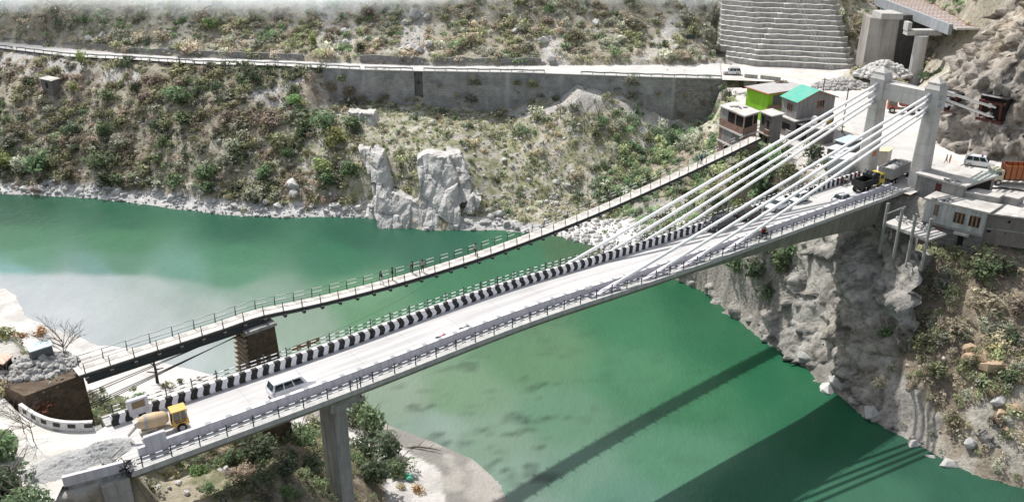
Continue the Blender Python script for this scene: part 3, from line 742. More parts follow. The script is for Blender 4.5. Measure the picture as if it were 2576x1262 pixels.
# anchor sockets on the camera side of the heads
for tt in (TR, TL):
    for z in (14.6, 13.4):
        m = MB(); m.tube([(PYS - .3, tt - 1.1, z), (PYS - .3, tt - 1.42, z)], .33, 12); m.tube([(PYS - .3, tt - 1.4, z), (PYS - .3, tt - 1.6, z)], .2, 10)
        m.build('anchor_plate', shead, bridge)
# backstays down to the rock face
def loc(p): q = Vector((p.x - BP.x, p.y - BP.y)); return Vector((q.dot(BD), q.dot(BN), p.z))
AN1 = AtY(2496, 280, 141); AN2 = AtY(2395, 252, 150)
for (an, tt) in ((AN1, TR), (AN2, TL)):
    A = loc(an)
    for z, dz in ((15.4, .7), (14.3, -.9)):
        for dt in (-.35, .35):
            m = MB(); m.tube([(PYS + 1.1, tt + dt, z), (A.x, A.y + dt, A.z + dz)], .16, 10); m.build('backstay', plain('grey_backstay_sheath', (.78, .78, .76), .6, .1, 1), bridge, smooth=True)

# ============================================================ suspension footbridge
FL = W(190, 934, 2); FR = W(1903, 345, 3)
fa = math.atan2(FR.y - FL.y, FR.x - FL.x); FLn = (FR - FL).xy.length
FD = Vector((math.cos(fa), math.sin(fa))); FN = Vector((-FD.y, FD.x))
prof_px = [(190, 934), (320, 893), (450, 853), (560, 815), (640, 790), (720, 773), (850, 742), (960, 712), (1065, 683), (1198, 643), (1330, 598), (1460, 545), (1600, 485), (1700, 440), (1800, 393), (1903, 345)]
fsz = []
for px, py in prof_px:
    u, v = (px - CX) / F, (py - CY) / F
    dx, dy, dz = u, CP - v * SP, -(v * CP + SP)
    # intersect the sight line with the vertical plane of the footbridge
    k_ = (FL.x * FN.x + FL.y * FN.y) / (dx * FN.x + dy * FN.y)
    p = Vector((dx * k_, dy * k_, HC + dz * k_)); fsz.append(((p.x - FL.x) * FD.x + (p.y - FL.y) * FD.y, p.z))
fs_, fz_ = zip(*fsz)
pc = np.polyfit(fs_[5:], fz_[5:], 3); FS0 = fs_[4]
pl1 = np.polyfit(fs_[:5], fz_[:5], 1)
def fz(s):
    a = float(np.polyval(pc, s)); b = float(np.polyval(pl1, s)); t = min(1, max(0, (s - FS0 + 4) / 8)); t = t * t * (3 - 2 * t)
    return b * (1 - t) + a * t
foot = empty('suspension_footbridge', (FL.x, FL.y, 0), fa, 'narrow suspension footbridge with pale plank deck and open steel railings over the green river', 'footbridge')
plank = NT('pale_plank_deck'); pv = plank.coord(); psx = plank.sep(pv)
pf = plank.math('FRACT', plank.math('MULTIPLY', psx[0], 1 / .3)); pg = plank.math('LESS_THAN', pf, .06)
plank.base(plank.mix(pg, plank.ramp(plank.noise(pv, 2.2, 6, .7), [(.3, (.50, .47, .43)), (.7, (.70, .67, .62))]), (.2, .18, .16)))
HWD = .9
m = MB(); m.sweep([[(s, -HWD, fz(s)), (s, HWD, fz(s)), (s, HWD, fz(s) - .1), (s, -HWD, fz(s) - .1)] for s in ss(0, FLn, 1.5)]); m.build('walkway', plank.m, foot)
rust = plain('dark_weathered_steel', (.07, .068, .065), .7, .35, 2, spec=.3)
m = MB()
for t in (-HWD - .02, HWD + .02): m.sweep([[(s, t - .06, fz(s) - .12), (s, t + .06, fz(s) - .12), (s, t + .06, fz(s) - .38), (s, t - .06, fz(s) - .38)] for s in ss(0, FLn, 1.5)])
m.build('side_girder', rust, foot)
m = MB(); m.sweep([[(s, -HWD - .16, fz(s) - .4), (s, -HWD + .02, fz(s) - .4), (s, -HWD + .02, fz(s) - 1.15), (s, -HWD - .16, fz(s) - 1.15)] for s in ss(.6, FS0 + 1.0, 1.5)])
m.sweep([[(s, HWD - .16, fz(s) - .4), (s, HWD + .02, fz(s) - .4), (s, HWD + .02, fz(s) - 1.15), (s, HWD - .16, fz(s) - 1.15)] for s in ss(.6, FS0 + 1.0, 1.5)]); m.build('approach_truss', dark_st, foot)
m = MB()
for t in (-HWD - .32, -HWD - .12, HWD + .12, HWD + .32): m.tube([(s, t, fz(s) - .32) for s in ss(FS0, FLn, 2)], .05, 6)
m.build('main_cable', dark_st, foot)
galv = plain('galvanised_rail', (.68, .69, .68), .6, .1, 3, metal=.0, bump=0)
pm = MB(); pm.tube([(0, -HWD - .28, -.35), (0, -HWD - .02, 1.15)], .035, 5); pm.tube([(0, -HWD, .0), (0, -HWD, 1.15)], .03, 5); pm.tube([(0, HWD + .28, -.35), (0, HWD + .02, 1.15)], .035, 5); pm.tube([(0, HWD, .0), (0, HWD, 1.15)], .03, 5)
pm.box((0, 0, -.5), (.14, 2 * HWD + 1.1, .2)); pm.box((0, -HWD - .42, -.42), (.34, .22, .28))
bay = 2.35; s = .6; i = 0; first = None
while s < FLn - .5:
    if first is None: first = pm.build('railing_frame', rust, foot); o = first
    else: o = first.copy(); COL.objects.link(o); o.parent = foot
    o.location = (s, 0, fz(s)); s += bay; i += 1
wire = MB()
for t in (-HWD - .02, HWD + .02):
    for zz in (.5, 1.12): wire.tube([(s, t, fz(s) + zz) for s in ss(.6, FLn - .6, bay)], .018, 4)
wire.build('hand_wire', rust, foot)
rm = MB()
for zz in (.62, 1.1): rm.box((bay * .27, HWD + .05, zz), (bay * .55, .05, .09))
r0 = None; s = .6
while s < FLn - 2.5:
    if r0 is None: r0 = rm.build('guard_rail_panel', galv, foot); o = r0
    else: o = r0.copy(); COL.objects.link(o); o.parent = foot
    o.location = (s, 0, fz(s)); o.rotation_euler = (0, -math.atan((fz(s + bay) - fz(s)) / bay), 0); s += bay
# masonry pier with rough toothed end
stone = masonry('dark_stone_masonry', (.115, .085, .06), (.16, .12, .085), (.075, .06, .045), 1, .28, .55, .45)
m = MB(); sp = FS0
m.box((sp - .2, -.1, fz(sp) - 1.2 - 8.4), (4.3, 3.8, 16.8), top=.76, topy=.8); mp_ = m.build('masonry_pier', stone, foot)
m = MB()
for k_ in range(20):
    z = fz(sp) - 1.4 - k_ * .62; g = k_ * .62 / 13.2 * .42
    m.box((sp - 1.95 - g, -.1, z), (.5, 2.8 + g, .2)); m.box((sp - 1.85 - g, rnd.uniform(-.6, .2) - .1, z - .3), (.3, 1.5, .4))
m.build('toothed_stonework', plain('rough_projecting_stones', (.36, .29, .21), .95, .4, 2, bump=.6), mp_)
m = MB(); m.box((sp - .2, -.1, fz(sp) - 1.1), (3.6, 3.6, .35)); m.build('pier_cap', conc, mp_)
# masonry abutment on the left bank
m = MB(); qa = [W(213, 943, 1.2), W(60, 1000, 1.2)]
L_ = [loc_ for loc_ in (((p.x - FL.x) * FD.x + (p.y - FL.y) * FD.y, (p.x - FL.x) * FN.x + (p.y - FL.y) * FN.y) for p in qa)]
ax, ay = L_[0]; bx_, by_ = L_[1]
m.prism([(ax, ay), (ax - .3, ay + 4.6), (bx_ - 1.5, by_ + 5.0), (bx_, by_)], -9, 1.3, .96); m.build('masonry_abutment', stone, foot)
# anchor cables below the left span
m = MB()
for t, zz in ((-.6, .0), (-.8, .25), (-1.0, .5), (1.0, .0), (.8, .3)):
    m.tube([(ax - .2, ay + .6 + t * .3 + .5, -3.2 + zz * 1.2 + (1.3 if t > 0 else 0)), (FS0 - 1.0, t * .6, fz(FS0) - 1.5)], .045, 5)
m.build('anchor_cable', dark_st, foot)
# ============================================================ walls and works along the hill road
kw = NT('grey_retaining_wall'); vw = kw.coord(); sw = kw.sep(vw)
bw1 = kw.n("ShaderNodeTexBrick"); cbw = kw.n("ShaderNodeCombineXYZ"); kw.l(kw.math('ADD', sw[0], kw.math('MULTIPLY', kw.noise(vw, .6, 3), .8)), cbw.inputs[0]); kw.l(kw.math('ADD', sw[2], kw.math('MULTIPLY', kw.noise(vw, .25, 3), .9)), cbw.inputs[1]); kw.l(cbw.outputs[0], bw1.inputs['Vector'])
bw1.inputs['Scale'].default_value = 1; bw1.inputs['Row Height'].default_value = .42; bw1.inputs['Brick Width'].default_value = 1.1; bw1.inputs['Mortar Size'].default_value = .05
bw1.inputs['Color1'].default_value = (.37, .37, .37, 1); bw1.inputs['Color2'].default_value = (.32, .32, .32, 1); bw1.inputs['Mortar'].default_value = (.26, .26, .255, 1)
cw = kw.mix(1., bw1.outputs[0], kw.ramp(kw.noise(vw, .35, 7, .75), [(.3, .55), (.55, 1.), (.75, 1.5)]), 'MULTIPLY')
mw = kw.n("ShaderNodeMapping"); mw.inputs['Scale'].default_value = (1, 1, .05); kw.l(vw, mw.inputs[0])
cw = kw.mix(kw.ramp(kw.noise(mw.outputs[0], .35, 4, .6), [(.60, 0.), (.72, .6)]), cw, (.50, .50, .49)); cw = kw.mix(kw.ramp(kw.noise(mw.outputs[0], .6, 4, .6), [(.28, .6), (.38, 0.)]), cw, (.14, .135, .125))
kw.base(cw); kw.b.inputs['Roughness'].default_value = .95; kw.bump(kw.noise(vw, 2.5, 7, .8), .6, .12); wallm = kw.m
slotm = plain('dark_stained_shade_concrete', (.16, .155, .15), .9, .3, .8, streak=.5)  # streaked concrete; its dark tone also paints in the shade inside recesses
rub_s = masonry('coursed_rubble', (.32, .31, .30), (.24, .235, .23), (.16, .15, .14), 1, .4, .8, .5)
rw = empty('retaining_wall', (0, 0, 0), 0, 'tall grey streaked retaining wall carrying the hill road, with a dark drain slot', 'wall')
def road_pt(a): return W(a, outy(a), 0)
def wall_strip(name, a0, a1, mat, parent, front=0.0, botpad=1.2, n=40, top=.06, th=1.7):
    m = MB(); xs_ = np.linspace(a0, a1, n); rings = []
    bz = [(p.x, p.z) for p in wall_bot]
    for a in xs_:
        p = road_pt(a); zb = float(np.interp(p.x, [q[0] for q in bz], [q[1] for q in bz])) - botpad
        rings.append([(p.x, p.y + front, top), (p.x, p.y + front + th, top), (p.x, p.y + front + th, zb), (p.x, p.y + front - .25, zb)])
    m.sweep(rings); return m.build(name, mat, parent)
wall_strip('wall_face', 812, 1041, wallm, rw); wall_strip('wall_face', 1062, 1700, wallm, rw, n=60); wall_strip('wall_face', 1700, 1818, rub_s, rw, n=12)
ch = wall_strip('drain_slot', 1041, 1062, slotm, rw, front=.5, n=4, th=1.2)
p = AtY(1052, 208, road_pt(1052).y + .45); m = MB(); m.tube([p, p + Vector((0, -.5, 0))], .35, 12); m.build('drain_pipe', dark_st, ch)
m = MB()
xs_ = np.linspace(830, 1816, 60); m.sweep([[(q.x, q.y - .15, .09), (q.x, q.y + .5, .09), (q.x, q.y + .5, .22), (q.x, q.y - .15, .22)] for q in (road_pt(a) for a in xs_)]); m.build('coping', conc_l, rw)
def iny(a): return float(np.interp(a, [x for x, y in INN], [y for x, y in INN]))
for i, (a0, a1, h, lab) in enumerate([(-160, 150, 1.2, 'low dark stone wall at the uphill edge of the road, far left stretch'), (165, 762, 1.7, 'long low grey stone wall along the uphill edge of the road, left of the scree gully'),
                      (905, 1070, 2.0, 'short pale breast wall uphill of the road, ending at the dark culvert gap'), (1092, 1190, 1.9, 'grey breast wall just right of the dark culvert gap'), (1192, 1362, 1.7, 'low weathered wall below the brown thicket, right of the culvert'),]):
    m = MB(); rings = []
    for a in np.linspace(a0, a1, max(4, int((a1 - a0) / 25))):
        q = W(a, iny(a), 0); hh = h * (1 + .12 * math.sin(a * .11) + .1 * math.sin(a * .37))
        rings.append([(q.x, q.y + .3, -.2), (q.x, q.y + .45, hh), (q.x, q.y + 1.1, hh), (q.x, q.y + 1.1, -.2)])
    m.sweep(rings); o = m.build('breast_wall', plain('lichen_grey_stone_wall', (.25, .245, .235), .95, .4, .9, bump=.7, streak=.3), None); tag(o, lab, 'wall', 'breast walls along the hill road')
m = MB(); q = W(1081, 158, 0); m.box((q.x, q.y + 1.2, .8), (4.2, 1, 1.6)); tag(m.build('culvert', slotm), 'dark square culvert mouth in the breast wall above the road', 'culvert')
railm = plain('dull_guard_rail', (.34, .36, .36), .5, .2, 2, metal=.3, bump=0)
for a0, a1, lab in [(-160, 30, 'guard rail stretch at the far left end of the hill road'), (40, 600, 'long guard rail between the yellow-green roadside tree and the hill road bend'), (612, 905, 'guard rail on top of the wall, left of the drain slot'), (918, 1038, 'short guard rail piece just left of the drain slot'),
                    (1066, 1370, 'guard rail on the wall right of the drain slot'), (1462, 1815, 'bent guard rail at the right end of the wall, near the white car')]:
    p0, p1 = road_pt(a0), road_pt(a1); g = empty('guard_rail', (p0.x, p0.y, 0), 0, lab, 'guard rail', 'guard rails along the hill road')
    pts = [road_pt(a) for a in np.linspace(a0, a1, max(3, int((a1 - a0) / 12)))]
    m = MB(); m.sweep([[(q.x - p0.x, q.y - p0.y + .35, .62 + .06 * math.sin(q.x * 1.1)), (q.x - p0.x, q.y - p0.y + .43, .62 + .06 * math.sin(q.x * 1.1)), (q.x - p0.x, q.y - p0.y + .43, .95 + .06 * math.sin(q.x * 1.1)), (q.x - p0.x, q.y - p0.y + .35, .95 + .06 * math.sin(q.x * 1.1))] for q in pts]); m.build('rail', railm, g)
    L_ = abs(p1.x - p0.x); n = int(L_ / 2.6); f0 = None
    for i in range(n + 1):
        a = a0 + (a1 - a0) * i / max(1, n); q = road_pt(a)
        if f0 is None: mm = MB(); mm.box((0, 0, .45), (.14, .14, .95)); f0 = mm.build('post', railm, g); o = f0
        else: o = f0.copy(); COL.objects.link(o); o.parent = g
        o.location = (q.x - p0.x, q.y - p0.y + .5, 0)
# terraced wall of stacked courses
tw = empty('terraced_wall', tuple(msef[0]), 0, 'huge terraced retaining wall of stacked pale concrete courses', 'wall')
cour = plain('streaked_course_concrete', (.47, .46, .43), .9, .14, .45, streak=.55, bump=.3)
capm = plain('sunlit_ledge_tone', (.66, .64, .61), .95, .1, .6, bump=.2)  # lighter tone paints the sunlit ledge tops into the colour
A_, B_, C_ = msef[0], msef[1], msef[2]
E_ = msef[2].lerp(msef[3], .0)
H_ = 1.16; NC = 15
def mix2(a, b, t): return Vector((a[0] + (b[0] - a[0]) * t, a[1] + (b[1] - a[1]) * t))
def mpath(t):
    L1 = (B_ - A_).length; L2 = (C_ - B_).length; s = t * (L1 + L2)
    q = A_.lerp(B_, s / L1) if s < L1 else B_.lerp(C_, (s - L1) / L2)
    return Vector((q.x - A_.x, q.y - A_.y + 1.2 * math.sin(t * math.pi) ** 2 * (1 if t < .5 else 1)))
NC = 13
for k_ in range(NC):
    z0 = k_ * H_ - .1; sb = 1.1 * k_ + .3; fr_ = .26 + .030 * k_
    for (ta, tb, pr) in (((.06 if k_ < 2 else 0.0) + .006 * k_, fr_ + .02, 0), (fr_, 1.0 - .004 * k_, -.7)):
        m = MB(); nseg = 12; rings = []
        for q in range(nseg + 1):
            p = mpath(ta + (tb - ta) * q / nseg); wv = .07 * math.sin(k_ * 2.1 + q * 1.7) + rnd.uniform(-.05, .05); y = p.y + sb + pr
            rings.append([(p.x, y, z0 - .3), (p.x, y + .04, z0 + H_ + wv), (p.x, y + 5, z0 + H_ + wv), (p.x, y + 5, z0 - .3)])
        m.sweep(rings); cs = m.build('course', cour, tw)
        m = MB(); m.sweep([[(r[1][0], r[1][1] - .16, r[1][2] + .003), (r[1][0], r[1][1] - .16, r[1][2] + .16), (r[2][0], r[2][1], r[2][2] + .16), (r[2][0], r[2][1], r[2][2] + .003)] for r in rings]); m.build('ledge', capm, cs)
    e = mpath(1.0 - .004 * k_); y = e.y + sb - .7; ex = 1.6 + .5 * (k_ % 2)
    m = MB(); m.prism([(e.x + .02, y + .05), (e.x + ex, y + .9), (e.x + ex, y + 4), (e.x + .02, y + 4)], z0 - .3, z0 + H_ + .05); m.build('corner_block', cour, tw)
# curved wing and big wall below the unfinished road deck
def pxbox(name, pts, z0, z1, mat, parent=None, scale=1., bevel=0):
    m = MB(); m.prism([(p[0], p[1]) for p in pts], z0, z1, scale); return m.build(name, mat, parent, bevel=bevel)
nw = empty('concrete_wing_wall', (88, 214, 0), 0, 'smooth tall curved concrete wing wall right of the terraced wall', 'wall')
pa = AtY(2168, 175, 217); pb_ = AtY(2248, 150, 214); pc_ = AtY(2308, 120, 216)
pxbox('wall_face', [(pa.x - 88, 3), (pa.x + 2.5 - 88, .6), (pb_.x - 88, 0), (pb_.x - 88 + .2, 8), (pa.x - 88, 8)], -1, 13.2, plain('brownish_shaded_concrete', (.36, .34, .315), .9, .2, .35, streak=.45), nw, .96)
pxbox('wall_cap', [(pa.x + 1.5 - 88, .2), (pb_.x - 88 + .4, -.3), (pb_.x - 88, 6), (pa.x + 1.5 - 88, 6)], 13.25, 14.6, conc_l, nw)
pxbox('recess_wall', [(pb_.x - 88 - .2, 3.2), (pc_.x - 88, 5), (pc_.x - 88 + 3, 6), (pb_.x - 88, 8)], 0, 13.6, slotm, nw)
ub = empty('unfinished_bridge', (95, 205, 0), 0, 'unfinished road bridge with bare red reinforcement bars on its deck', 'bridge')
gdm = plain('bluish_concrete', (.34, .36, .38), .9, .15, .6, streak=.3)
zt_ = 14.6
q2 = W(2384, 60, zt_).xy; q0 = W(2257, 12, zt_).xy; dv = (q2 - q0).normalized(); nv = Vector((-dv.y, dv.x)); q0 = q0 - dv * 22
m = MB(); wallseg(m, q0 - Vector((95, 205)), q2 - Vector((95, 205)) + dv * 1, .8, zt_ - 2.3, zt_); m.build('edge_beam', gdm, ub)
m = MB(); a = q0 - Vector((95, 205)); b = q2 + dv * 3 - Vector((95, 205)); m.prism([a + nv * .82, b + nv * .82, b + nv * 13, a + nv * 13], zt_ - .9, zt_ - .5); dk = m.build('deck', conc_l, ub)
m = MB()
for i in range(26):
    t = i / 25; c = a.lerp(b, t); m.tube([(c.x + nv.x * .9, c.y + nv.y * .9, zt_ - .3), (c.x + nv.x * 12.5, c.y + nv.y * 12.5, zt_ - .3)], .045, 4)
for i in range(12):
    o_ = nv * (1 + i); m.tube([(a.x + o_.x, a.y + o_.y, zt_ - .22), (b.x + o_.x, b.y + o_.y, zt_ - .22)], .03, 4)
m.build('rebar_mat', plain('rusty_rebar', (.30, .11, .07), .8, .3, 4, bump=0), ub)
m = MB(); pr_ = AtY(2318, 150, 203); m.prism([(pr_.x - 95 + 1.5 * math.cos(t), 1.2 * math.sin(t)) for t in np.linspace(0, 2 * math.pi, 13)[:-1]], -1, zt_ - 3.6, 1.05); m.build('pier', conc_l, ub)
m = MB(); c = Vector((pr_.x - 95, 0)); m.box((c.x + .6, 1.3, zt_ - 3.0), (8.0, 2.4, 1.2)); m.box((c.x - 3.1, 1.3, zt_ - 1.6), (.9, 2.4, 1.9)); m.build('pier_cap', conc_l, ub)

# ============================================================ rock face behind the pylon
def facet(w_, k_):
    """broken planar facets: one random plane per cell, plus closeness to the cell edge"""
    dd_, pp_ = noise.voronoi(w_); c_ = pp_[0]; g_ = noise.noise_vector(c_ * 7.31 + Vector((3, 1, 2))) * 2.
    return (w_ - c_).dot(g_) * k_ + noise.noise(c_ * 5.17 + Vector((.5, 2.5, .3))) * .9, min(1., (dd_[1] - dd_[0]) * 4)
def rocksheet(name, foot, hts, lean, amp, label, cat, seed=3, step=.7, hf=None, lf=None, out=0., cdark=(.25, .225, .20), clight=(.47, .44, .41)):
    pts = []
    for a, b in zip(foot[:-1], foot[1:]):
        n = max(1, int((b - a).length / step)); pts += [a.lerp(b, i / n) for i in range(n)]
    pts.append(foot[-1]); V = []; Cc = []; nz = int(hts / step) + 1
    sm = [sum((pts[max(0, min(len(pts) - 1, i + k))] for k in range(-5, 6)), Vector()) / 11 for i in range(len(pts))]
    for i, p in enumerate(sm):
        t = (sm[min(i + 1, len(sm) - 1)] - sm[max(i - 1, 0)]); t.z = 0; t.normalize(); n = Vector((t.y, -t.x, 0))
        if n.x > 0: n = -n
        for j in range(nz):
            z = j * step * (hf(p) if hf else 1.); q = p + n * out - n * (lf(p) if lf else lean) * (z + .012 * z * z) + Vector((0, 0, z - 1.5))
            a = noise.ridged_multi_fractal(Vector((q.x * .055 + q.z * .02, q.y * .055, q.z * .08 + seed)), 1.0, 2.1, 5, 1.0, 2.0)
            b = noise.fractal(q * .22, 1, 2.2, 5)
            c = noise.ridged_multi_fractal(Vector((q.x * .35 - q.z * .2, q.y * .35, q.z * .16 + seed)), 1.0, 2.1, 3, 1.0, 2.0)
            f1, e1 = facet(Vector((q.x * .20 + q.z * .10, q.y * .20 - q.z * .05, q.z * .16 - q.x * .06 + seed)) + Vector((b, -b, b)) * .12, 1.3)
            f2, e2 = facet(Vector((q.x * .62 + q.z * .3, q.y * .62, q.z * .42 - q.y * .2 + seed)), .8)
            f3, e3 = facet(Vector((q.x * 1.5, q.y * 1.5 + q.z * .6, q.z * 1.1 + seed)), .6)
            cr, cr2 = e1, e2; h = amp * ((a - 1.1) * .55 + b * .5 + f1 * 1.05 + f2 * .6) + f3 * .28 - (1 - e2) * .25
            q = q + n * h + Vector((0, 0, b * .5)); V.append(q)
            f = min(1, max(0, .08 + .34 * cr + .18 * cr2 + .5 * noise.fractal(q * Vector((.35, .35, .35)).x, 1, 2.2, 4) + .12 * (c - 1))); br = .10 * max(0, noise.noise(q * .08 + Vector((9, 1, 3))))
            Cc.append([cdark[k] * (1 - f) + clight[k] * f + (br if k == 0 else br * .6 if k == 1 else 0) for k in range(3)])
    V = np.array([tuple(v) for v in V]); idx = np.arange(len(V)).reshape(len(sm), nz)
    Qs = np.stack([idx[:-1, :-1], idx[1:, :-1], idx[1:, 1:], idx[:-1, 1:]], -1).reshape(-1, 4)
    Cc = np.array(Cc); hz_ = (V[:, 2] < 14) ; Cc[hz_] = Cc[hz_] * .75 + np.array([.37, .355, .34]) * .25
    o = npmesh(name, V, Qs, vcol('cliff_material', detail=1.1, amt=.5, bump=.9, bdist=.5, big=.2), Cc)
    return tag(o, kind='structure')
fp = [Vector((170, 96, 0)), Vector((125, 122, 0))] + [W(a, b, 0) for a, b in [(2700, 450), (2576, 420), (2480, 402), (2408, 387), (2349, 359), (2320, 300), (2330, 250)]] + [Vector((101, 200, 2)), Vector((109, 218, 5)), Vector((120, 250, 8))]
clf = rocksheet('cliff', fp, 46, .42, 2.0, '', '', step=.5, cdark=(.24, .21, .175), clight=(.60, .545, .475))
rfoot = [Vector((p.x, p.y, WL - .2)) for p in shore_far if PX(*p)[0] > 1600]
def rh_(p):
    u = PX(*p)[0]; return float(np.interp(u, [1600, 1720, 1900, 2060, 2150, 2230, 2300, 2400, 2600, 2800], [.25, .5, .85, 1., .60, .34, .28, .25, .28, .5]))
rc_ = rocksheet('river_cliff', rfoot, 24.5, .50, 1.7, '', '', seed=11, step=.42, hf=rh_, out=.9, lf=lambda p: float(np.interp(PX(*p)[0], [1600, 2120, 2240, 2340, 2800], [.44, .46, .85, 1.1, 1.1])), cdark=(.19, .18, .16), clight=(.60, .575, .53))
clf_b = BVHTree.FromPolygons([v.co.copy() for v in clf.data.vertices], [tuple(p.vertices) for p in clf.data.polygons], epsilon=0)
def hit_cliff(px, py):
    a = Vector((0, 0, HC)); u, v = (px - CX) / F, (py - CY) / F
    d = Vector((u, CP - v * SP, -(v * CP + SP))).normalized(); h = clf_b.ray_cast(a, d); return h[0]
redf = plain('rust_red_steel', (.085, .032, .026), .7, .35, 3, bump=.1)
for (px, py, sc, lab) in ((2502, 274, 1.0, 'rust-red cable anchorage frame set in the rock face, right one'), (2394, 255, .8, 'rust-red cable anchorage frame half hidden behind the pylon')):
    h = hit_cliff(px, py) or AtY(px, py, 150); az = BA
    r = empty('cable_anchorage', tuple(h), az, lab, 'anchorage', 'cable anchorages in the cliff')
    m = MB(); m.box((.6 * sc, 0, 0), (3.2 * sc, 4.6 * sc, 4.4 * sc)); m.build('recess_shade_box', plain('recess_shade_black', (.02, .018, .016), .95, .3, 2), r)  # solid black box paints in the shade of the open recess
    for t in (-1.7, 0, 1.7):
        m = MB(); m.box((-1.2 * sc, t * sc, -.3 * sc), (.45, .35 * sc, 3.6 * sc), ry=-.2); m.build('steel_column', redf, r)
    for z in (-1.9, 1.3):
        m = MB(); m.box((-1.3 * sc, 0, z * sc), (.5, 4.5 * sc, .5 * sc)); m.build('steel_beam', redf, r)
    m = MB(); m.box((-1.2 * sc, .2, 2.35 * sc), (1.6 * sc, 3.2 * sc, .25), ry=.25); m.build('canopy_sheet', conc_l, r)
    for z in (-.7, .9):
        m = MB(); m.tube([(-2.1 * sc, 0, z * sc), (-.9, 0, z * sc)], .4 * sc, 10); m.build('anchor_head', shead, r)

# ============================================================ buildings
def v2(p): return Vector((p[0], p[1]))
def house(name, roofpx, zr, z0, label, cat, wallmat, roofmat, over=.35, rth=.22, par=None, inset=None):
    """roofpx: left, front, right corner of the flat roof on the survey picture"""
    Lp, Fp, Rp = (W(*q, zr) for q in roofpx); Bp = Lp + (Rp - Fp); base = Vector((Fp.x, Fp.y, 0))
    r = empty(name, tuple(base), 0, label, cat)
    P = [v2(q - base) for q in (Lp, Fp, Rp, Bp)]; c = sum(P, Vector((0, 0))) / 4
    m = MB(); m.prism([tuple(q) for q in P], zr - rth, zr); rf = m.build('roof', roofmat, r)
    ins = []
    for i in range(4):
        e = P[i]; d1 = (P[(i + 1) % 4] - e).normalized(); d0 = (P[i - 1] - e).normalized(); ins.append(e + (d1 + d0) * over)
    m = MB(); m.prism([tuple(q) for q in ins], z0, zr - rth - .003); wl = m.build('wall', wallmat, r)
    class H: pass
    h = H(); h.r = r; h.P = ins; h.rf = rf; h.wl = wl; h.zr = zr; h.z0 = z0; h.base = base; h.roofP = P
    def panel(face, t0, t1, za, zb, mat, nm='window', depth=.06, proud=.03, parent=None):
        a, b = (ins[0], ins[1]) if face == 'L' else (ins[1], ins[2])
        d = b - a; n = Vector((d.y, -d.x)).normalized()
        if n.dot(c - a) > 0: n = -n
        p, q = a + d * t0, a + d * t1
        m = MB(); m.prism([tuple(p + n * proud), tuple(q + n * proud), tuple(q - n * depth), tuple(p - n * depth)], za, zb)
        return m.build(nm, mat, parent or r)
    def win(face, t0, t1, za, zb, glass=None, frame=None, bars=2):
        fr_ = panel(face, t0, t1, za, zb, frame or wood, 'window', proud=.05)
        L = (ins[1] - ins[0]).length if face == 'L' else (ins[2] - ins[1]).length; e = .09 / L
        wdt = (t1 - t0 - e * (bars + 1)) / bars
        for i in range(bars):
            x = t0 + e + i * (wdt + e); panel(face, x, x + wdt, za + .1, zb - .1, glass or dglass, 'pane', proud=.075, parent=fr_)
        return fr_
    h.panel = panel; h.win = win; return h
wood = plain('brown_window_wood', (.16, .09, .05), .7, .3, 4, bump=0)
dglass = glassy('dark_pane', (.012, .014, .016))
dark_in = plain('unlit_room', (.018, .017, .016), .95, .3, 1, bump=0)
brick = masonry('raw_brick', (.30, .13, .09), (.24, .10, .07), (.25, .22, .2), 1, .1, .24, .35)
gblock = masonry('grey_blockwork', (.24, .225, .215), (.19, .18, .175), (.14, .13, .125), 1, .22, .42, .4)
plast = plain('grey_plaster', (.30, .29, .285), .9, .2, .8, streak=.5)
plast_w = plain('white_plaster', (.58, .575, .55), .9, .2, .7, streak=.7)
roof_c = plain('pale_roof_slab', (.54, .52, .49), .92, .25, .7, alt=(.38, .36, .33), bump=.3)
lime = plain('lime_green_render', (.27, .55, .04), .85, .12, .6, streak=.25)
def corr(name, col, period=.25, rough=.45, axis=0):
    if name in MATS: return MATS[name]
    k = NT(name); v = k.coord(); s = k.sep(v)
    x = k.math('ADD', s[0], k.math('MULTIPLY', s[1], .6)) if axis == 0 else s[axis]
    wv = k.math('SINE', k.math('MULTIPLY', x, 2 * math.pi / period))
    k.base(k.mix(k.ramp(k.noise(v, .8, 6, .7), [(.4, 0.), (.8, .5)]), k.mix(k.ramp(wv, [(0., 0.), (1., .25)]), col, tuple(c * .6 for c in col)), (.40, .36, .32)))
    k.b.inputs['Roughness'].default_value = rough; k.bump(wv, .5, .04); MATS[name] = k.m; return k.m
teal = corr('teal_tin_roof', (.03, .42, .31)); tin = corr('pale_tin_sheet', (.62, .68, .70)); tingrey = corr('grey_tin_wall', (.42, .44, .45), .35)
ph = house('brick_house', [(1809, 265), (1874, 292), (1914, 280)], 6.4, -5.5, 'two-storey red brick house with open upper veranda and white flat roof', 'house', plain('pinkish_render', (.38, .25, .23), .9, .25, .6, streak=.4), roof_c)
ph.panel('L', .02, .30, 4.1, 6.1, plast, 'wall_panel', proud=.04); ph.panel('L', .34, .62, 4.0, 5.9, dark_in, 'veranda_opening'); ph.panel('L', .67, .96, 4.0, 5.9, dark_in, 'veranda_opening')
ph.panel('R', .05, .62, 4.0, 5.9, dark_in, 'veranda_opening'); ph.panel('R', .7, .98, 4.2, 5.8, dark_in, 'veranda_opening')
ph.panel('L', .0, 1.0, 2.75, 3.98, brick, 'brick_parapet', proud=.07); ph.panel('R', .0, 1.0, 2.75, 3.98, brick, 'brick_parapet', proud=.07)
ph.panel('L', -.02, 1.02, 2.45, 2.74, roof_c, 'floor_slab', proud=.28); ph.panel('R', 0, 1.0, 2.45, 2.74, roof_c, 'floor_slab', proud=.28)
ph.panel('L', .15, .55, .2, 2.3, plast, 'wall_panel'); ph.panel('L', .6, .9, .3, 2.2, gblock, 'wall_panel'); ph.panel('L', .02, .12, .2, 2.2, brick, 'door')
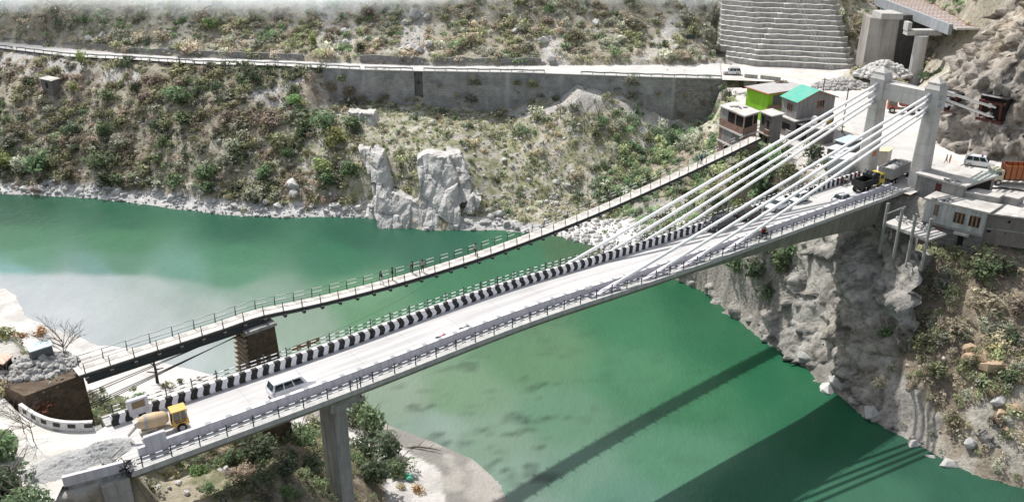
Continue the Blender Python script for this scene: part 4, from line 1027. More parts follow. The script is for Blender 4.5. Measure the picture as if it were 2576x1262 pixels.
ph.panel('L', -.02, 1.02, -.3, 0, roof_c, 'floor_slab', proud=.25); ph.panel('L', .3, .9, -3.2, -.4, dark_in, 'cellar_opening')
gh = house('green_house', [(1874, 217), (1934, 236), (2040, 220)], 5.5, -1, 'lime green single-storey building with grey flat roof and brick-red ledge', 'house', lime, plain('grey_roof_slab', (.42, .41, .40), .9, .15, .6))
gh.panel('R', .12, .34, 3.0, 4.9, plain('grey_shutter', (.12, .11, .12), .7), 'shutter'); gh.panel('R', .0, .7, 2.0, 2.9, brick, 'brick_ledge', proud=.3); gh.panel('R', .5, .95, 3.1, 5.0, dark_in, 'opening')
for i, (a, b) in enumerate(((0, 1), (1, 2))):
    m = MB(); p_, q_ = gh.roofP[a], gh.roofP[b]; m.tube([(p_.x, p_.y, 5.35), (q_.x, q_.y, 5.35)], .12, 5); m.build('fascia', plain('terracotta_trim', (.45, .14, .08), .7, .2, 3), gh.rf)
# teal roofed house
eF = W(2006, 258, 6.6); eL = W(1962, 241, 6.6); gR = W(2110, 243, 6.6); base = Vector((eF.x, eF.y, 0))
th = empty('teal_roof_house', tuple(base), 0, 'grey plastered house with bright teal gabled tin roof', 'house')
f_, l_, r_ = (v2(q - base) for q in (eF, eL, gR)); b_ = l_ + (r_ - f_); ux = (r_ - f_).normalized(); uy = (l_ - f_).normalized()
m = MB(); i_ = [f_ + (ux + uy) * .45, r_ + (-ux + uy) * .45, b_ - (ux + uy) * .45, l_ + (ux - uy) * .45]
mf = (i_[0] + i_[1]) / 2; mb_ = (i_[3] + i_[2]) / 2; z1 = 6.55; zr_ = 8.1
m.add([(p.x, p.y, 3.2) for p in i_] + [(p.x, p.y, z1) for p in i_] + [(mf.x, mf.y, zr_), (mb_.x, mb_.y, zr_)], [(0, 3, 2, 1), (0, 1, 5, 8, 4), (1, 2, 6, 5), (2, 3, 7, 9, 6), (3, 0, 4, 7), (4, 8, 9, 7), (8, 5, 6, 9)]); m.build('wall', plast, th)
F_, R_, B2, L2 = f_, r_, b_, l_; MF = (F_ + R_) / 2; MBk = (L2 + B2) / 2
for (a, b, c_, d_) in ((F_, MF, MBk, L2), (MF, R_, B2, MBk)):
    m = MB(); za = [z1 - .1 if q is not MF and q is not MBk else zr_ + .12 for q in (a, b, c_, d_)]
    m.add([(q.x, q.y, z) for q, z in zip((a, b, c_, d_), za)] + [(q.x, q.y, z + .1) for q, z in zip((a, b, c_, d_), za)], [(0, 3, 2, 1), (4, 5, 6, 7), (0, 1, 5, 4), (1, 2, 6, 5), (2, 3, 7, 6), (3, 0, 4, 7)]); m.build('roof', teal, th)
m = MB(); m.tube([(F_.x, F_.y, z1 - .12), (MF.x, MF.y, zr_ + .05), (R_.x, R_.y, z1 - .12)], .09, 5); m.build('bargeboard', MATS['terracotta_trim'], th)
def tpanel(p, q, t0, t1, za, zb, mat, nm='window', par=th, proud=.05):
    d = q - p; n = Vector((d.y, -d.x)).normalized(); c = (i_[0] + i_[2]) / 2
    if n.dot(c - p) > 0: n = -n
    a, b = p + d * t0, p + d * t1; m = MB(); m.prism([tuple(a + n * proud), tuple(b + n * proud), tuple(b - n * .05), tuple(a - n * .05)], za, zb); return m.build(nm, mat, par)
for (p, q, t0, t1, za, zb) in ((i_[3], i_[0], .36, .72, 4.3, 5.9), (i_[0], i_[1], .52, .72, 4.4, 6.3)):
    wn = tpanel(p, q, t0, t1, za, zb, plain('salmon_frame', (.40, .20, .16), .7))
    for k_ in range(3): tt = (t1 - t0) / 3; tpanel(p, q, t0 + tt * (k_ + .14), t0 + tt * (k_ + .86), za + .15, zb - .15, dglass, 'pane', wn, .08)
i2 = [f_ + (ux + uy) * .1, r_ + (-ux + uy) * .2, b_, l_ + (ux - uy) * .1]
m = MB(); m.prism([tuple(p) for p in i2], -4, 3.0); m.build('lower_storey', gblock, th)
m = MB(); m.prism([tuple(p) for p in (f_ - (ux + uy) * .5, r_ - uy * .5, b_, l_ - ux * .5)], 3.0, 3.19); m.build('floor_slab', roof_c, th)
tpanel(i2[0], i2[1], .05, .22, .4, 2.2, dark_in, 'window', th); tpanel(i2[3], i2[0], .3, .75, .6, 2.0, dark_in, 'window', th)
g2 = house('block_house', [(1909, 279), (1942, 292), (1976, 285)], 5.2, -7, 'narrow grey block house with patched roof at the footbridge end', 'house', gblock, roof_c)
for t0, za in ((.12, 3.0), (.62, 2.6), (.12, -.2), (.62, -.6)): g2.win('L', t0, t0 + .26, za, za + 1.5, dark_in, plast, 1)
g2.panel('L', -.05, 1.0, 1.2, 1.42, roof_c, 'ledge', proud=.4); g2.panel('L', .55, .98, 1.45, 2.3, brick, 'balcony_wall', proud=.35)
g3 = house('unfinished_house', [(2008, 311), (2073, 327), (2108, 321)], 2.6, -9, 'unfinished block house with water tank and clutter on its flat roof', 'house', gblock, roof_c)
g3.panel('L', .62, 1.0, -1.4, .4, brick, 'brick_panel', proud=.2); g3.panel('L', 0, 1.02, -1.9, -1.6, roof_c, 'floor_slab', proud=.4); g3.panel('L', .1, .3, -.6, 1.4, dark_in, 'window'); g3.panel('R', .2, .8, -6, -2, brick, 'brick_panel')
g3.panel('L', .35, .55, -6.5, -2, dark_in, 'opening', proud=.1)
c = W(2047, 312, 2.6); m = MB(); m.tube([(0, 0, 0), (0, 0, 1.3)], .6, 14); m.tube([(0, 0, 1.3), (0, 0, 1.6)], .6, 14, r1=.25); o = m.build('water_tank', white_p, None, smooth=False); o.location = (c.x, c.y, 2.62); tag(o, 'white plastic water tank on the unfinished roof', 'water tank')
c = W(1996, 327, 1.0); m = MB(); m.tube([(0, 0, 0), (0, 0, 1.1)], .4, 12); o = m.build('water_drum', plain('blue_drum', (.03, .16, .50), .4, .1)); o.location = (c.x, c.y, 1.0); tag(o, 'blue plastic drum on a ledge beside the house', 'drum')
m = MB(); c = W(1996, 327, 1.0); m.box((0, 0, -3), (2.4, 2.0, 7.9)); o = m.build('water_stand', gblock); o.location = (c.x, c.y, 0); tag(o, 'narrow grey block pillar carrying the blue drum', 'pillar')
yh = house('ochre_shed', [(2040, 293), (2072, 301), (2098, 292)], 3.2, -1, 'small ochre walled shed below the teal roofed house', 'shed', plain('ochre_wall', (.36, .25, .07), .9, .2), roof_c, over=.15)
sh1 = house('tin_shed', [(2082, 396), (2141, 403), (2162, 386)], 2.5, -4, 'large shed with corrugated grey walls and white tin roof beside the bridge', 'shed', tingrey, tin, over=.12, rth=.1)
sh2 = house('low_tin_shed', [(2078, 372), (2118, 381), (2166, 362)], 2.2, -4, 'low shed with patched pale tin roof behind the corrugated shed', 'shed', slotm, tin, over=.2, rth=.1)
sh3 = house('tarp_shed', [(2098, 352), (2132, 362), (2172, 348)], 2.8, -3, 'open-fronted shed with bluish sheet roof up the slope', 'shed', slotm, corr('bluish_tin', (.50, .60, .68)), over=.2, rth=.08)
ks = house('kiosk', [(2208, 380), (2237, 381), (2250, 371)], 2.7, -.3, 'small roadside kiosk with pale tin walls and yellowish cover between the pylon legs', 'kiosk', corr('beige_tin', (.50, .47, .40), .3), plain('yellowish_tarp', (.62, .55, .36), .8, .2), over=.2, rth=.1)
# right bank buildings
lf = house('flat_roof_block', [(2302, 434), (2430, 468), (2512, 441)], 3.0, -1.0, 'long low grey building with broad white flat roof beside the bridge end', 'building', plain('grey_render', (.27, .265, .26), .9, .25, .7, streak=.5), roof_c, over=.3, rth=.3)
lf.panel('L', .42, .54, .2, 2.2, plain('maroon_door', (.10, .03, .03), .6), 'door'); lf.panel('L', .56, .99, .0, 2.6, conc, 'wall_panel'); lf.panel('R', .1, .9, .6, 2.4, dark_in, 'opening')
P_ = lf.roofP; rn = MB(); t0 = P_[1].lerp(P_[2], .2); t1 = P_[2]; t2 = P_[2].lerp(P_[3], .35)
for a, b in ((t0, t1), (t1, t2)):
    n = max(2, int((b - a).length / .35))
    for i in range(n + 1): q = a.lerp(b, i / n); rn.tube([(q.x, q.y, 3.0), (q.x, q.y, 4.1)], .02, 4)
    for z in (3.1, 4.1): rn.tube([(a.x, a.y, z), (b.x, b.y, z)], .04, 4)
rn.build('roof_railing', plain('mint_railing', (.35, .55, .48), .6, .1), lf.r)
wh = house('riverside_house', [(2324, 497), (2490, 535), (2523, 514)], 1.0, -10, 'white plastered riverside house with brown windows on a grey stone base', 'house', gblock, roof_c, over=.3, rth=.25)
wh.panel('L', 0, 1.0, -2.6, .72, plast_w, 'white_storey', proud=.10); wh.panel('L', 0, 1, -2.95, -2.62, conc, 'string_course', proud=.2)
L0 = wh.panel('L', .16, .235, -1.4, .35, wood, 'window', proud=.15)
for zz in np.arange(-1.3, .3, .3): wh.panel('L', .17, .225, zz, zz + .12, plain('louvre_grey', (.3, .29, .27), .6), 'louvre', proud=.19, parent=L0)
for a0 in (.50, .745):
    wn = wh.panel('L', a0, a0 + .17, -1.75, -.1, wood, 'window', proud=.15)
    for i in range(5): wh.panel('L', a0 + .008 + i * .033, a0 + .03 + i * .033, -1.62, -.25, plain('tan_shutter', (.30, .19, .10), .7) if i % 2 else dglass, 'shutter', proud=.19, parent=wn)
wh.panel('L', .0, .34, -4.6, -3.0, brick, 'brick_panel', proud=.06); wh.panel('L', .15, .24, -3.8, -3.2, dark_in, 'window', proud=.09)
wh.panel('L', .63, .72, -5.2, -3.3, dark_in, 'window', proud=.06); wh.panel('L', .70, .745, -8.2, -7.5, dark_in, 'window', proud=.06)
wh.panel('L', .56, .8, -3.35, -3.0, roof_c, 'ledge', proud=.7); wh.panel('L', .0, .99, -10, -5.6, masonry('old_stone_base', (.25, .24, .23), (.17, .165, .16), (.10, .1, .1), 1, .35, .6, .5), 'stone_base', proud=.08)
wh.panel('R', 0, 1, -10, .7, gblock, 'side_wall', proud=.03)
rh = house('grey_block_building', [(2478, 535), (2640, 556), (2680, 520)], .6, -4.2, 'long grey block building with pale parapet roof at the right edge', 'building', plain('brown_grey_block', (.23, .20, .185), .9, .25, .9, streak=.3), roof_c, over=.3, rth=.22)
rh.panel('L', .0, 1.0, -1.9, -1.7, conc, 'string_course', proud=.08); rh.panel('L', .37, .41, -.6, -.2, dark_in, 'vent', proud=.04); rh.panel('L', .36, .38, -2.4, -2.15, dark_in, 'vent', proud=.04); rh.panel('L', .05, .12, -2.4, -2.1, dark_in, 'vent', proud=.04)
m = MB()
pil_b = house('roof_parapet_box', [(2421, 480), (2513, 497), (2530, 486)], 1.9, .5, 'raised concrete tank slab on the roof behind the white riverside house', 'tank', conc, roof_c, over=.05, rth=.2)
pil_c = house('roof_parapet_box', [(2518, 490), (2562, 500), (2580, 492)], 1.8, .5, 'broken concrete parapet slab right of the raised tank slab', 'parapet', conc, roof_c, over=.05, rth=.2)
# concrete frame of posts and slab hanging over the bank
fr = empty('unfinished_building', tuple(W(2333, 605, -2.5).xy) + (0,), 0, 'bare concrete frame of four tall posts and a slab over the river bank', 'building')
o3 = Vector((fr.location.x, fr.location.y, 0))
S = [W(2222, 561, -2.5), W(2333, 605, -2.5), W(2381, 588, -2.5), W(2262, 545, -2.5)]
m = MB(); m.prism([(p.x - o3.x, p.y - o3.y) for p in S], -2.75, -2.45); m.build('floor_slab', roof_c, fr)
S2 = [W(2240, 622, -7.2), W(2321, 652, -7.2), W(2375, 636, -7.2), W(2290, 606, -7.2)]
m = MB(); m.prism([(p.x - o3.x, p.y - o3.y) for p in S2], -11.5, -6.9, .97); m.build('plinth', masonry('board_marked_plinth', (.34, .33, .30), (.27, .26, .24), (.16, .16, .15), .6, .4, 6., .4), fr)
for (px, py) in ((2226, 563), (2262, 577), (2296, 591), (2333, 604)):
    p = W(px, py, -2.5); m = MB(); m.box((p.x - o3.x, p.y - o3.y + .15, -3.3), (.34, .34, 8.2)); m.build('post', conc, fr)
p, q = W(2232, 535, .2), W(2278, 520, .2)
m = MB(); m.tube([(p.x - o3.x, p.y - o3.y, 0), (q.x - o3.x, q.y - o3.y, .2)], .12, 5); m.build('beam', conc, fr)
for z0_, nm in ((-2.4, 'block_rubble'),):
    m = MB()
    for i in range(60):
        t, u = rnd.random(), rnd.random(); a = S[0].lerp(S[1], t * .75); b = S[3].lerp(S[2], t * .75); c = a.lerp(b, .55 + u * .45); s_ = rnd.uniform(.12, .35)
        m.box((c.x, c.y, -2.4 + rnd.random() * .35), (s_ * 1.4, s_, s_), rz=rnd.random() * 3, rx=rnd.uniform(-.6, .6))
    o = m.build('broken_blocks', conc_l); tag(o, 'pile of broken concrete blocks on the bare slab', 'rubble')

# left bank: sheds and curved barrier
cbst = stripes('curved_wall_paint', 1.45, black=(.05, .05, .05), white=(.66, .65, .63), wave=0)
k = NT('curved_parapet_paint'); uvn = k.n("ShaderNodeUVMap"); sx = k.sep(uvn.outputs[0]); frq = k.math('GREATER_THAN', k.math('FRACT', k.math('DIVIDE', sx[0], 1.5)), .5)
top_ = k.math('MULTIPLY', k.math('GREATER_THAN', sx[1], .38), k.math('LESS_THAN', sx[1], .80)); msk = k.math('MULTIPLY', frq, top_)
k.base(k.mix(msk, k.ramp(k.noise(k.coord(), 1.5, 6, .7), [(.3, (.48, .46, .43)), (.6, (.70, .69, .68))]), (.06, .058, .06)))
bc = [Vector((x, y, 0)) for x, y in [tuple(q.xy) for q in barr[1:]]]
dense = []
for a, b in zip(bc[:-1], bc[1:]): dense += [a.lerp(b, i / 5) for i in range(5)]
dense.append(bc[-1]); dense = [sum((dense[max(0, min(len(dense) - 1, i + j))] for j in (-3, -2, -1, 0, 1, 2, 3)), Vector()) / 7 for i in range(len(dense))]
m = MB(); rings = []; cum = [0]
for i, p in enumerate(dense):
    t = (dense[min(i + 1, len(dense) - 1)] - dense[max(i - 1, 0)]).normalized(); n = Vector((-t.y, t.x, 0))
    if i: cum.append(cum[-1] + (p - dense[i - 1]).length)
    rings.append([p + Vector((0, 0, -.2)), p + Vector((0, 0, .35)), p + n * .06 + Vector((0, 0, .85)), p + n * .06 + Vector((0, 0, .95)), p + n * .4 + Vector((0, 0, .95)), p + n * .4 + Vector((0, 0, -4.5))])
m.sweep(rings); cb_ = m.build('curved_parapet', k.m, None, fix=False)
uvl = cb_.data.uv_layers.new(name='UVMap'); nrg = 6
for lp in cb_.data.loops:
    vi = lp.vertex_index; uvl.data[lp.index].uv = (cum[vi // nrg], cb_.data.vertices[vi].co.z)
bm = bmesh.new(); bm.from_mesh(cb_.data); bmesh.ops.recalc_face_normals(bm, faces=bm.faces); bm.to_mesh(cb_.data); bm.free()
tag(cb_, 'curved low parapet with faded black and white stripes at the road bend', 'parapet')
hs = house('tin_roof_hut', [(62, 867), (74, 885), (134, 866)], 3.4, -1.0, 'small hut with pale blue tin roof on the rocky mound', 'hut', masonry('hut_blocks', (.15, .155, .16), (.10, .105, .11), (.2, .2, .2), 1, .45, .9, .4), corr('pale_blue_tin', (.60, .74, .76), .3), over=.12, rth=.1)
hs2 = house('salmon_roof_hut', [(-40, 905), (8, 915), (32, 893)], 2.6, -1.0, 'dark hut with salmon coloured roof at the left edge', 'hut', dark_in, plain('salmon_roof', (.62, .42, .33), .7, .15), over=.15, rth=.12)
# pole and small sign on the hillside, pole by the hill road
for (px, pyt, pyb, lab) in ((449, 141, 186, 'grey lattice pole standing just below the hill road'), (697, 140, 158, 'thin white post at the road edge left of the wall')):
    q = W(px, outy(px), 0); pt = AtY(px, pyt, q.y - .8); pb2 = AtY(px, pyb, q.y - .8)
    m = MB(); m.tube([(0, 0, pb2.z - 1), (0, 0, pt.z)], .13, 6); m.box((0, 0, pt.z - .6), (1.4, .1, .12)); o = m.build('utility_pole', rust if pyb > 180 else galv); o.location = (pt.x, pt.y, 0); tag(o, lab, 'pole')
h = hit(1736, 112) or Vector((50, 240, 5)); sg = empty('roadside_sign', tuple(h), 0, 'small dark rectangular board among the bushes left of the terraced wall', 'sign')
m = MB(); m.box((0, 0, 1.9), (2.3, .08, 1.0)); m.build('board', plain('dark_green_board', (.03, .055, .06), .5), sg)
for x in (-.9, .9): m = MB(); m.box((x, .08, .7), (.1, .1, 2.4)); m.build('leg', dark_st, sg)
# low block walls left of the green house
for i, (a, b, lab) in enumerate((((1872, 196), (1905, 199), 'short low concrete parapet beside the road, left of the pair'), ((1912, 199), (1962, 205), 'longer low concrete parapet beside the road, right of the pair'))):
    p, q = W(*a, 0), W(*b, 0); m = MB(); wallseg(m, v2(p), v2(q), .4, -2, .9); tag(m.build('road_parapet', conc), lab, 'parapet')
# ============================================================ vehicles
tyre_m = plain('black_tyre', (.02, .02, .02), .8, .2, 4, bump=0); rim_m = plain('alloy_rim', (.5, .5, .5), .35, .1, 4, metal=.6, bump=0)
glass_c = glassy('car_glass', (.02, .035, .04)); red_l = paint('red_lamp', (.45, .02, .02), .2); lamp_m = paint('clear_lamp', (.75, .76, .74), .1)
pw = paint('white_car_paint', (.78, .79, .80)); pk = paint('black_car_paint', (.018, .022, .026)); psil = paint('silver_paint', (.55, .60, .62))
def wheel(r, x, y, rad=.33, wd=.22):
    m = MB(); m.tube([(0, -wd / 2, 0), (0, wd / 2, 0)], rad, 20); t = m.build('wheel', tyre_m, r, bevel=.02); t.location = (x, y, rad)
    m = MB(); m.tube([(0, -wd / 2 - .012, 0), (0, wd / 2 + .012, 0)], rad * .6, 14); m.build('rim', rim_m, t)
def car(loc, head, L, Wd, H, kind, pm_, label, group=None, cat='car', nm='car'):
    r = empty(nm, tuple(loc), head, label, cat, group); w_ = Wd / 2; zb = .28; belt = H * .56
    if kind == 'sedan': xs_ = dict(cowl=.20, ws=.06, rw=-.30, tail=-.40, hood=.50, deck=.53)
    elif kind == 'hatch': xs_ = dict(cowl=.24, ws=.10, rw=-.40, tail=-.47, hood=.52, deck=.56)
    elif kind == 'mpv': xs_ = dict(cowl=.30, ws=.17, rw=-.42, tail=-.485, hood=.52, deck=.56)
    else: xs_ = dict(cowl=.22, ws=.14, rw=-.44, tail=-.49, hood=.54, deck=.58)
    hz = H * xs_['hood']; dz = belt if kind != 'sedan' else H * xs_['deck'] * 1.03
    st = [(-.5, .80, .42, dz * .86), (-.485, .93, .30, dz * .97), (-.42, 1, zb, dz), (xs_['tail'], 1, zb, belt), (0, 1, zb, belt), (xs_['cowl'], 1, zb, belt), (xs_['cowl'] + .03, .99, zb, belt * .99), (.42, .95, zb, hz * .93), (.48, .88, .30, hz * .84), (.5, .78, .36, hz * .66)]
    m = MB(); m.sweep([[(x * L, -w_ * f, z0 + .06), (x * L, -w_ * f * .96, z0), (x * L, w_ * f * .96, z0), (x * L, w_ * f, z0 + .06), (x * L, w_ * f, z1 - .14), (x * L, w_ * f * .93, z1), (x * L, -w_ * f * .93, z1), (x * L, -w_ * f, z1 - .14)] for x, f, z0, z1 in st]); m.build('body', pm_, r, bevel=.02)
    a0, a1, b0, b1 = xs_['tail'] * L, xs_['cowl'] * L, xs_['rw'] * L, xs_['ws'] * L; tw_ = w_ * .78; bw_ = w_ * .93
    m = MB(); m.add([(a0, -bw_, belt - .02), (a1, -bw_, belt - .02), (a1, bw_, belt - .02), (a0, bw_, belt - .02), (b0, -tw_, H), (b1, -tw_, H), (b1, tw_, H), (b0, tw_, H)], [(0, 3, 2, 1), (4, 5, 6, 7), (0, 1, 5, 4), (1, 2, 6, 5), (2, 3, 7, 6), (3, 0, 4, 7)]); m.build('cabin', pm_, r, bevel=.05)
    def pane(P, nm_, e=.012):
        a = [Vector(p) for p in P]; n = (a[1] - a[0]).cross(a[3] - a[0]).normalized(); c = Vector((0, 0, (belt + H) / 2))
        if n.dot(a[0] - c) < 0: n = -n
        m = MB(); m.add([p + n * e for p in a] + [p - n * .03 for p in a], [(0, 1, 2, 3), (7, 6, 5, 4)] + [(i, i + 4, (i + 1) % 4 + 4, (i + 1) % 4) for i in range(4)]); return m.build(nm_, glass_c, r)
    def lp(x, y, t): return None
    lo, hi = .10, .88
    def pt(xb, xt, yb, yt, t): return (xb + (xt - xb) * t, yb + (yt - yb) * t, belt - .02 + (H - belt + .02) * t)
    pane([pt(a1, b1, -bw_ * .9, -tw_ * .88, lo), pt(a1, b1, bw_ * .9, tw_ * .88, lo), pt(a1, b1, bw_ * .9, tw_ * .88, hi), pt(a1, b1, -bw_ * .9, -tw_ * .88, hi)], 'windscreen')
    pane([pt(a0, b0, -bw_ * .88, -tw_ * .86, lo + .05), pt(a0, b0, bw_ * .88, tw_ * .86, lo + .05), pt(a0, b0, bw_ * .88, tw_ * .86, hi), pt(a0, b0, -bw_ * .88, -tw_ * .86, hi)], 'rear_window')
    nsp = 3 if kind in ('mpv', 'suv') else 2
    for sg in (-1, 1):
        for i in range(nsp):
            f0 = .05 + .9 * i / nsp; f1 = .05 + .9 * (i + 1) / nsp - .03
            def q(f, t): return pt(a0 + (a1 - a0) * f, b0 + (b1 - b0) * f, sg * bw_, sg * tw_, t)
            pane([q(f0, lo), q(f1, lo), q(f1, hi), q(f0, hi)], 'side_window')
    for sx_ in (.31, -.30):
        for sg in (-1, 1): wheel(r, sx_ * L, sg * (w_ - .10), .34 if kind in ('suv',) else .31)
    for sg in (-1, 1):
        m = MB(); m.box((.475 * L, sg * w_ * .62, hz * .74), (.18, w_ * .4, .14)); m.build('headlight', lamp_m, r)
        m = MB(); m.box((-.487 * L, sg * w_ * .72, dz * .80), (.10, w_ * .28, .22)); m.build('tail_light', red_l, r)
    m = MB(); m.box((.487 * L, 0, .5), (.10, w_ * 1.1, .16)); m.build('grille', dark_st, r)
    if kind == 'suv':
        m = MB();
        for sg in (-1, 1): m.tube([(b0 * .9, sg * tw_ * .85, H + .05), (b1 * .9, sg * tw_ * .85, H + .05)], .03, 5)
        m.build('roof_rails', dark_st, r)
    return r
def onroad(px, py, z=0): p = W(px, py, z); s, t = bst(px, py, z); p.z = z + cz(s) if 0 < s < 118 else z; return p
hb = BA
def at_st(s, t): return bw(s, t, .013)
def carpx(px, py):
    s, t = bst(px, py, 0); t = max(2.9, min(7.2, t)); return at_st(s, t)
gcar = 'cars on the bridge'
car(carpx(735, 985), hb, 4.6, 1.78, 1.78, 'mpv', pw, 'white people carrier driving alone on the near part of the bridge', gcar, nm='people_carrier')
car(carpx(1803, 572), hb + math.pi, 4.7, 1.85, 1.85, 'suv', pk, 'glossy black four-wheel drive facing left next to the striped barrier', gcar, nm='four_wheel_drive')
car(carpx(1882, 548), hb, 4.1, 1.75, 1.7, 'suv', paint('dark_brown_paint', (.045, .03, .026)), 'dark hatch seen from behind, right after the black four-wheel drive', gcar, nm='compact_suv')
car(carpx(1955, 525), hb + math.pi, 4.3, 1.7, 1.5, 'sedan', pw, 'white saloon facing left, first of two beside the barrier', gcar, nm='saloon_car')
car(carpx(2003, 505), hb + math.pi, 3.7, 1.6, 1.5, 'hatch', pw, 'white hatchback with open looking door behind the white saloon', gcar, nm='hatchback')
car(carpx(2120, 508), hb, 4.2, 1.7, 1.48, 'sedan', pw, 'white saloon seen from behind, alone near the right end of the bridge', gcar, nm='saloon_car')
car(W(1840, 187, .1), R(174), 4.3, 1.8, 1.65, 'suv', pw, 'white car driving on the hill road above the houses', nm='crossover_car')
pc_r = car(W(2462, 418, 0), R(-30), 4.8, 1.8, 1.85, 'mpv', pw, 'white police people carrier with light bar parked below the rock face', nm='police_car')
m = MB(); m.box((.2, .32, 1.93), (.25, .6, .14)); m.build('light_bar_red', red_l, pc_r); m = MB(); m.box((.2, -.32, 1.93), (.25, .6, .14)); m.build('light_bar_blue', paint('blue_lamp', (.02, .05, .5), .2), pc_r)
car(W(2318, 292, 0.1), R(110), 4.2, 1.7, 1.6, 'suv', pw, 'white car parked beside the red and white concrete mixer', nm='parked_car')

def lorry(loc, head, label, cabmat, bedmat, L=7.2, Wd=2.4, bedh=1.3, open_bed=True, load=None, nm='dump_truck', group=None, cat='truck', bedz=1.15, ribs=10):
    r = empty(nm, tuple(loc), head, label, cat, group); cl = 1.7; ch_ = 2.5; x0 = -L / 2; xb = L / 2 - cl - .15
    m = MB(); m.side([(L / 2 - cl, .7), (L / 2 - .02, .7), (L / 2, 1.5), (L / 2 - .18, ch_), (L / 2 - cl, ch_)], -Wd / 2 + .08, Wd / 2 - .08); m.build('cab', cabmat, r, bevel=.06)
    m = MB(); m.box((L / 2 - .06, 0, 2.0), (.12, Wd * .8, .75), ry=-.17); m.build('windscreen', glass_c, r)
    for sg in (-1, 1):
        m = MB(); m.box((L / 2 - cl * .5, sg * (Wd / 2 - .08), 1.95), (cl * .55, .05, .6)); m.build('side_window', glass_c, r)
    m = MB(); m.box((-.1, 0, .85), (L - .4, .9, .3)); m.build('chassis', dark_st, r)
    m = MB(); y_ = Wd / 2; t = .09
    m.box(((x0 + xb) / 2, 0, bedz + .05), (xb - x0, Wd, .12))
    for sg in (-1, 1): m.box(((x0 + xb) / 2, sg * (y_ - t / 2), bedz + .11 + bedh / 2), (xb - x0, t, bedh))
    for xx in (x0 + t / 2, xb - t / 2): m.box((xx, 0, bedz + .11 + bedh / 2), (t, Wd - 2 * t, bedh))
    bed = m.build('bed', bedmat, r)
    m = MB()
    for i in range(ribs + 1):
        x = x0 + .06 + (xb - x0 - .12) * i / ribs
        for sg in (-1, 1): m.box((x, sg * (y_ + .035), bedz + .11 + bedh / 2), (.1, .07, bedh))
    for i in range(5): m.box((x0 - .035, -y_ + .15 + i * (Wd - .3) / 4, bedz + .11 + bedh / 2), (.07, .1, bedh))
    m.build('ribs', bedmat, bed)
    for x in (L / 2 - cl * .62, x0 + .9, x0 + 2.05):
        for sg in (-1, 1): wheel(r, x, sg * (y_ - .22), .48, .36)
    for sg in (-1, 1):
        m = MB(); m.box((L / 2 - .02, sg * Wd * .36, .95), (.08, .3, .2)); m.build('headlight', lamp_m, r)
    if load:
        m = MB(); random.seed(4); n = 14
        vs = []; fs = []
        for i in range(n):
            for j in range(9):
                x = x0 + .2 + (xb - x0 - .4) * i / (n - 1); y = -y_ + .15 + (Wd - .3) * j / 8; e = min(i, n - 1 - i) / 4; f = min(j, 8 - j) / 3
                vs.append((x, y, bedz + bedh * .75 + .45 * min(1, e) * min(1, f) + rnd.uniform(-.09, .09)))
        for i in range(n - 1):
            for j in range(8): fs.append((i * 9 + j, (i + 1) * 9 + j, (i + 1) * 9 + j + 1, i * 9 + j + 1))
        m.add(vs, fs); m.build('load', load, r)
    return r
yel = paint('yellow_cab_paint', (.68, .52, .03), .4); bedblk = plain('worn_black_bed', (.07, .068, .065), .7, .35, 2, metal=.2)
grav = plain('crushed_stone', (.46, .46, .45), .95, .35, 8, bump=1.)
dt = lorry(at_st(*[a for a in (bst(2196, 482, 0)[0], 3.9)]), hb, 'black-bedded dump truck with yellow cab at the bridge end', yel, bedblk, 6.0, 2.1, .9)
m = MB(); m.side([(-.5, 2.3), (1.4, 2.3), (1.3, 2.75), (.2, 3.0), (-.4, 2.7)], -1.0, 1.0); m.build('folded_tarpaulin', plain('black_tarpaulin', (.02, .022, .025), .5, .3, 3), dt)
lorry(bw(117.8, 4.2, 0) + Vector((BD.x * 3.4, BD.y * 3.4, 0)), hb + .12, 'grey dump truck heaped with crushed stone between the pylon legs', paint('grey_cab', (.12, .13, .14), .5), plain('grey_steel_bed', (.36, .36, .35), .6, .2, 2, metal=.3), 7.6, 2.45, 1.6, load=grav)
ll = lorry(W(2548, 468, 0) + Vector((1.0, 1.0, 0)), R(172), 'orange-brown high-sided goods lorry with round painted emblems at the right edge', paint('cream_cab', (.60, .52, .35), .5), stripes('orange_brown_slats', .85, black=(.16, .045, .02), white=(.42, .15, .06), wave=0, duty=.75), 8.4, 2.4, 2.1, nm='goods_lorry', ribs=9)
for x, c in ((-2.2, (.08, .22, .40)), (-.9, (.6, .58, .55))):
    m = MB(); m.tube([(x, 1.29, 2.1), (x, 1.32, 2.1)], .42, 18); m.build('painted_emblem', plain('emblem_' + ('blue' if c[0] < .1 else 'white'), c, .5, .1), ll)
    m = MB(); m.tube([(x, 1.325, 2.1), (x, 1.335, 2.1)], .24, 14); m.build('painted_emblem', plain('emblem_tan', (.45, .33, .22), .5, .1), ll)
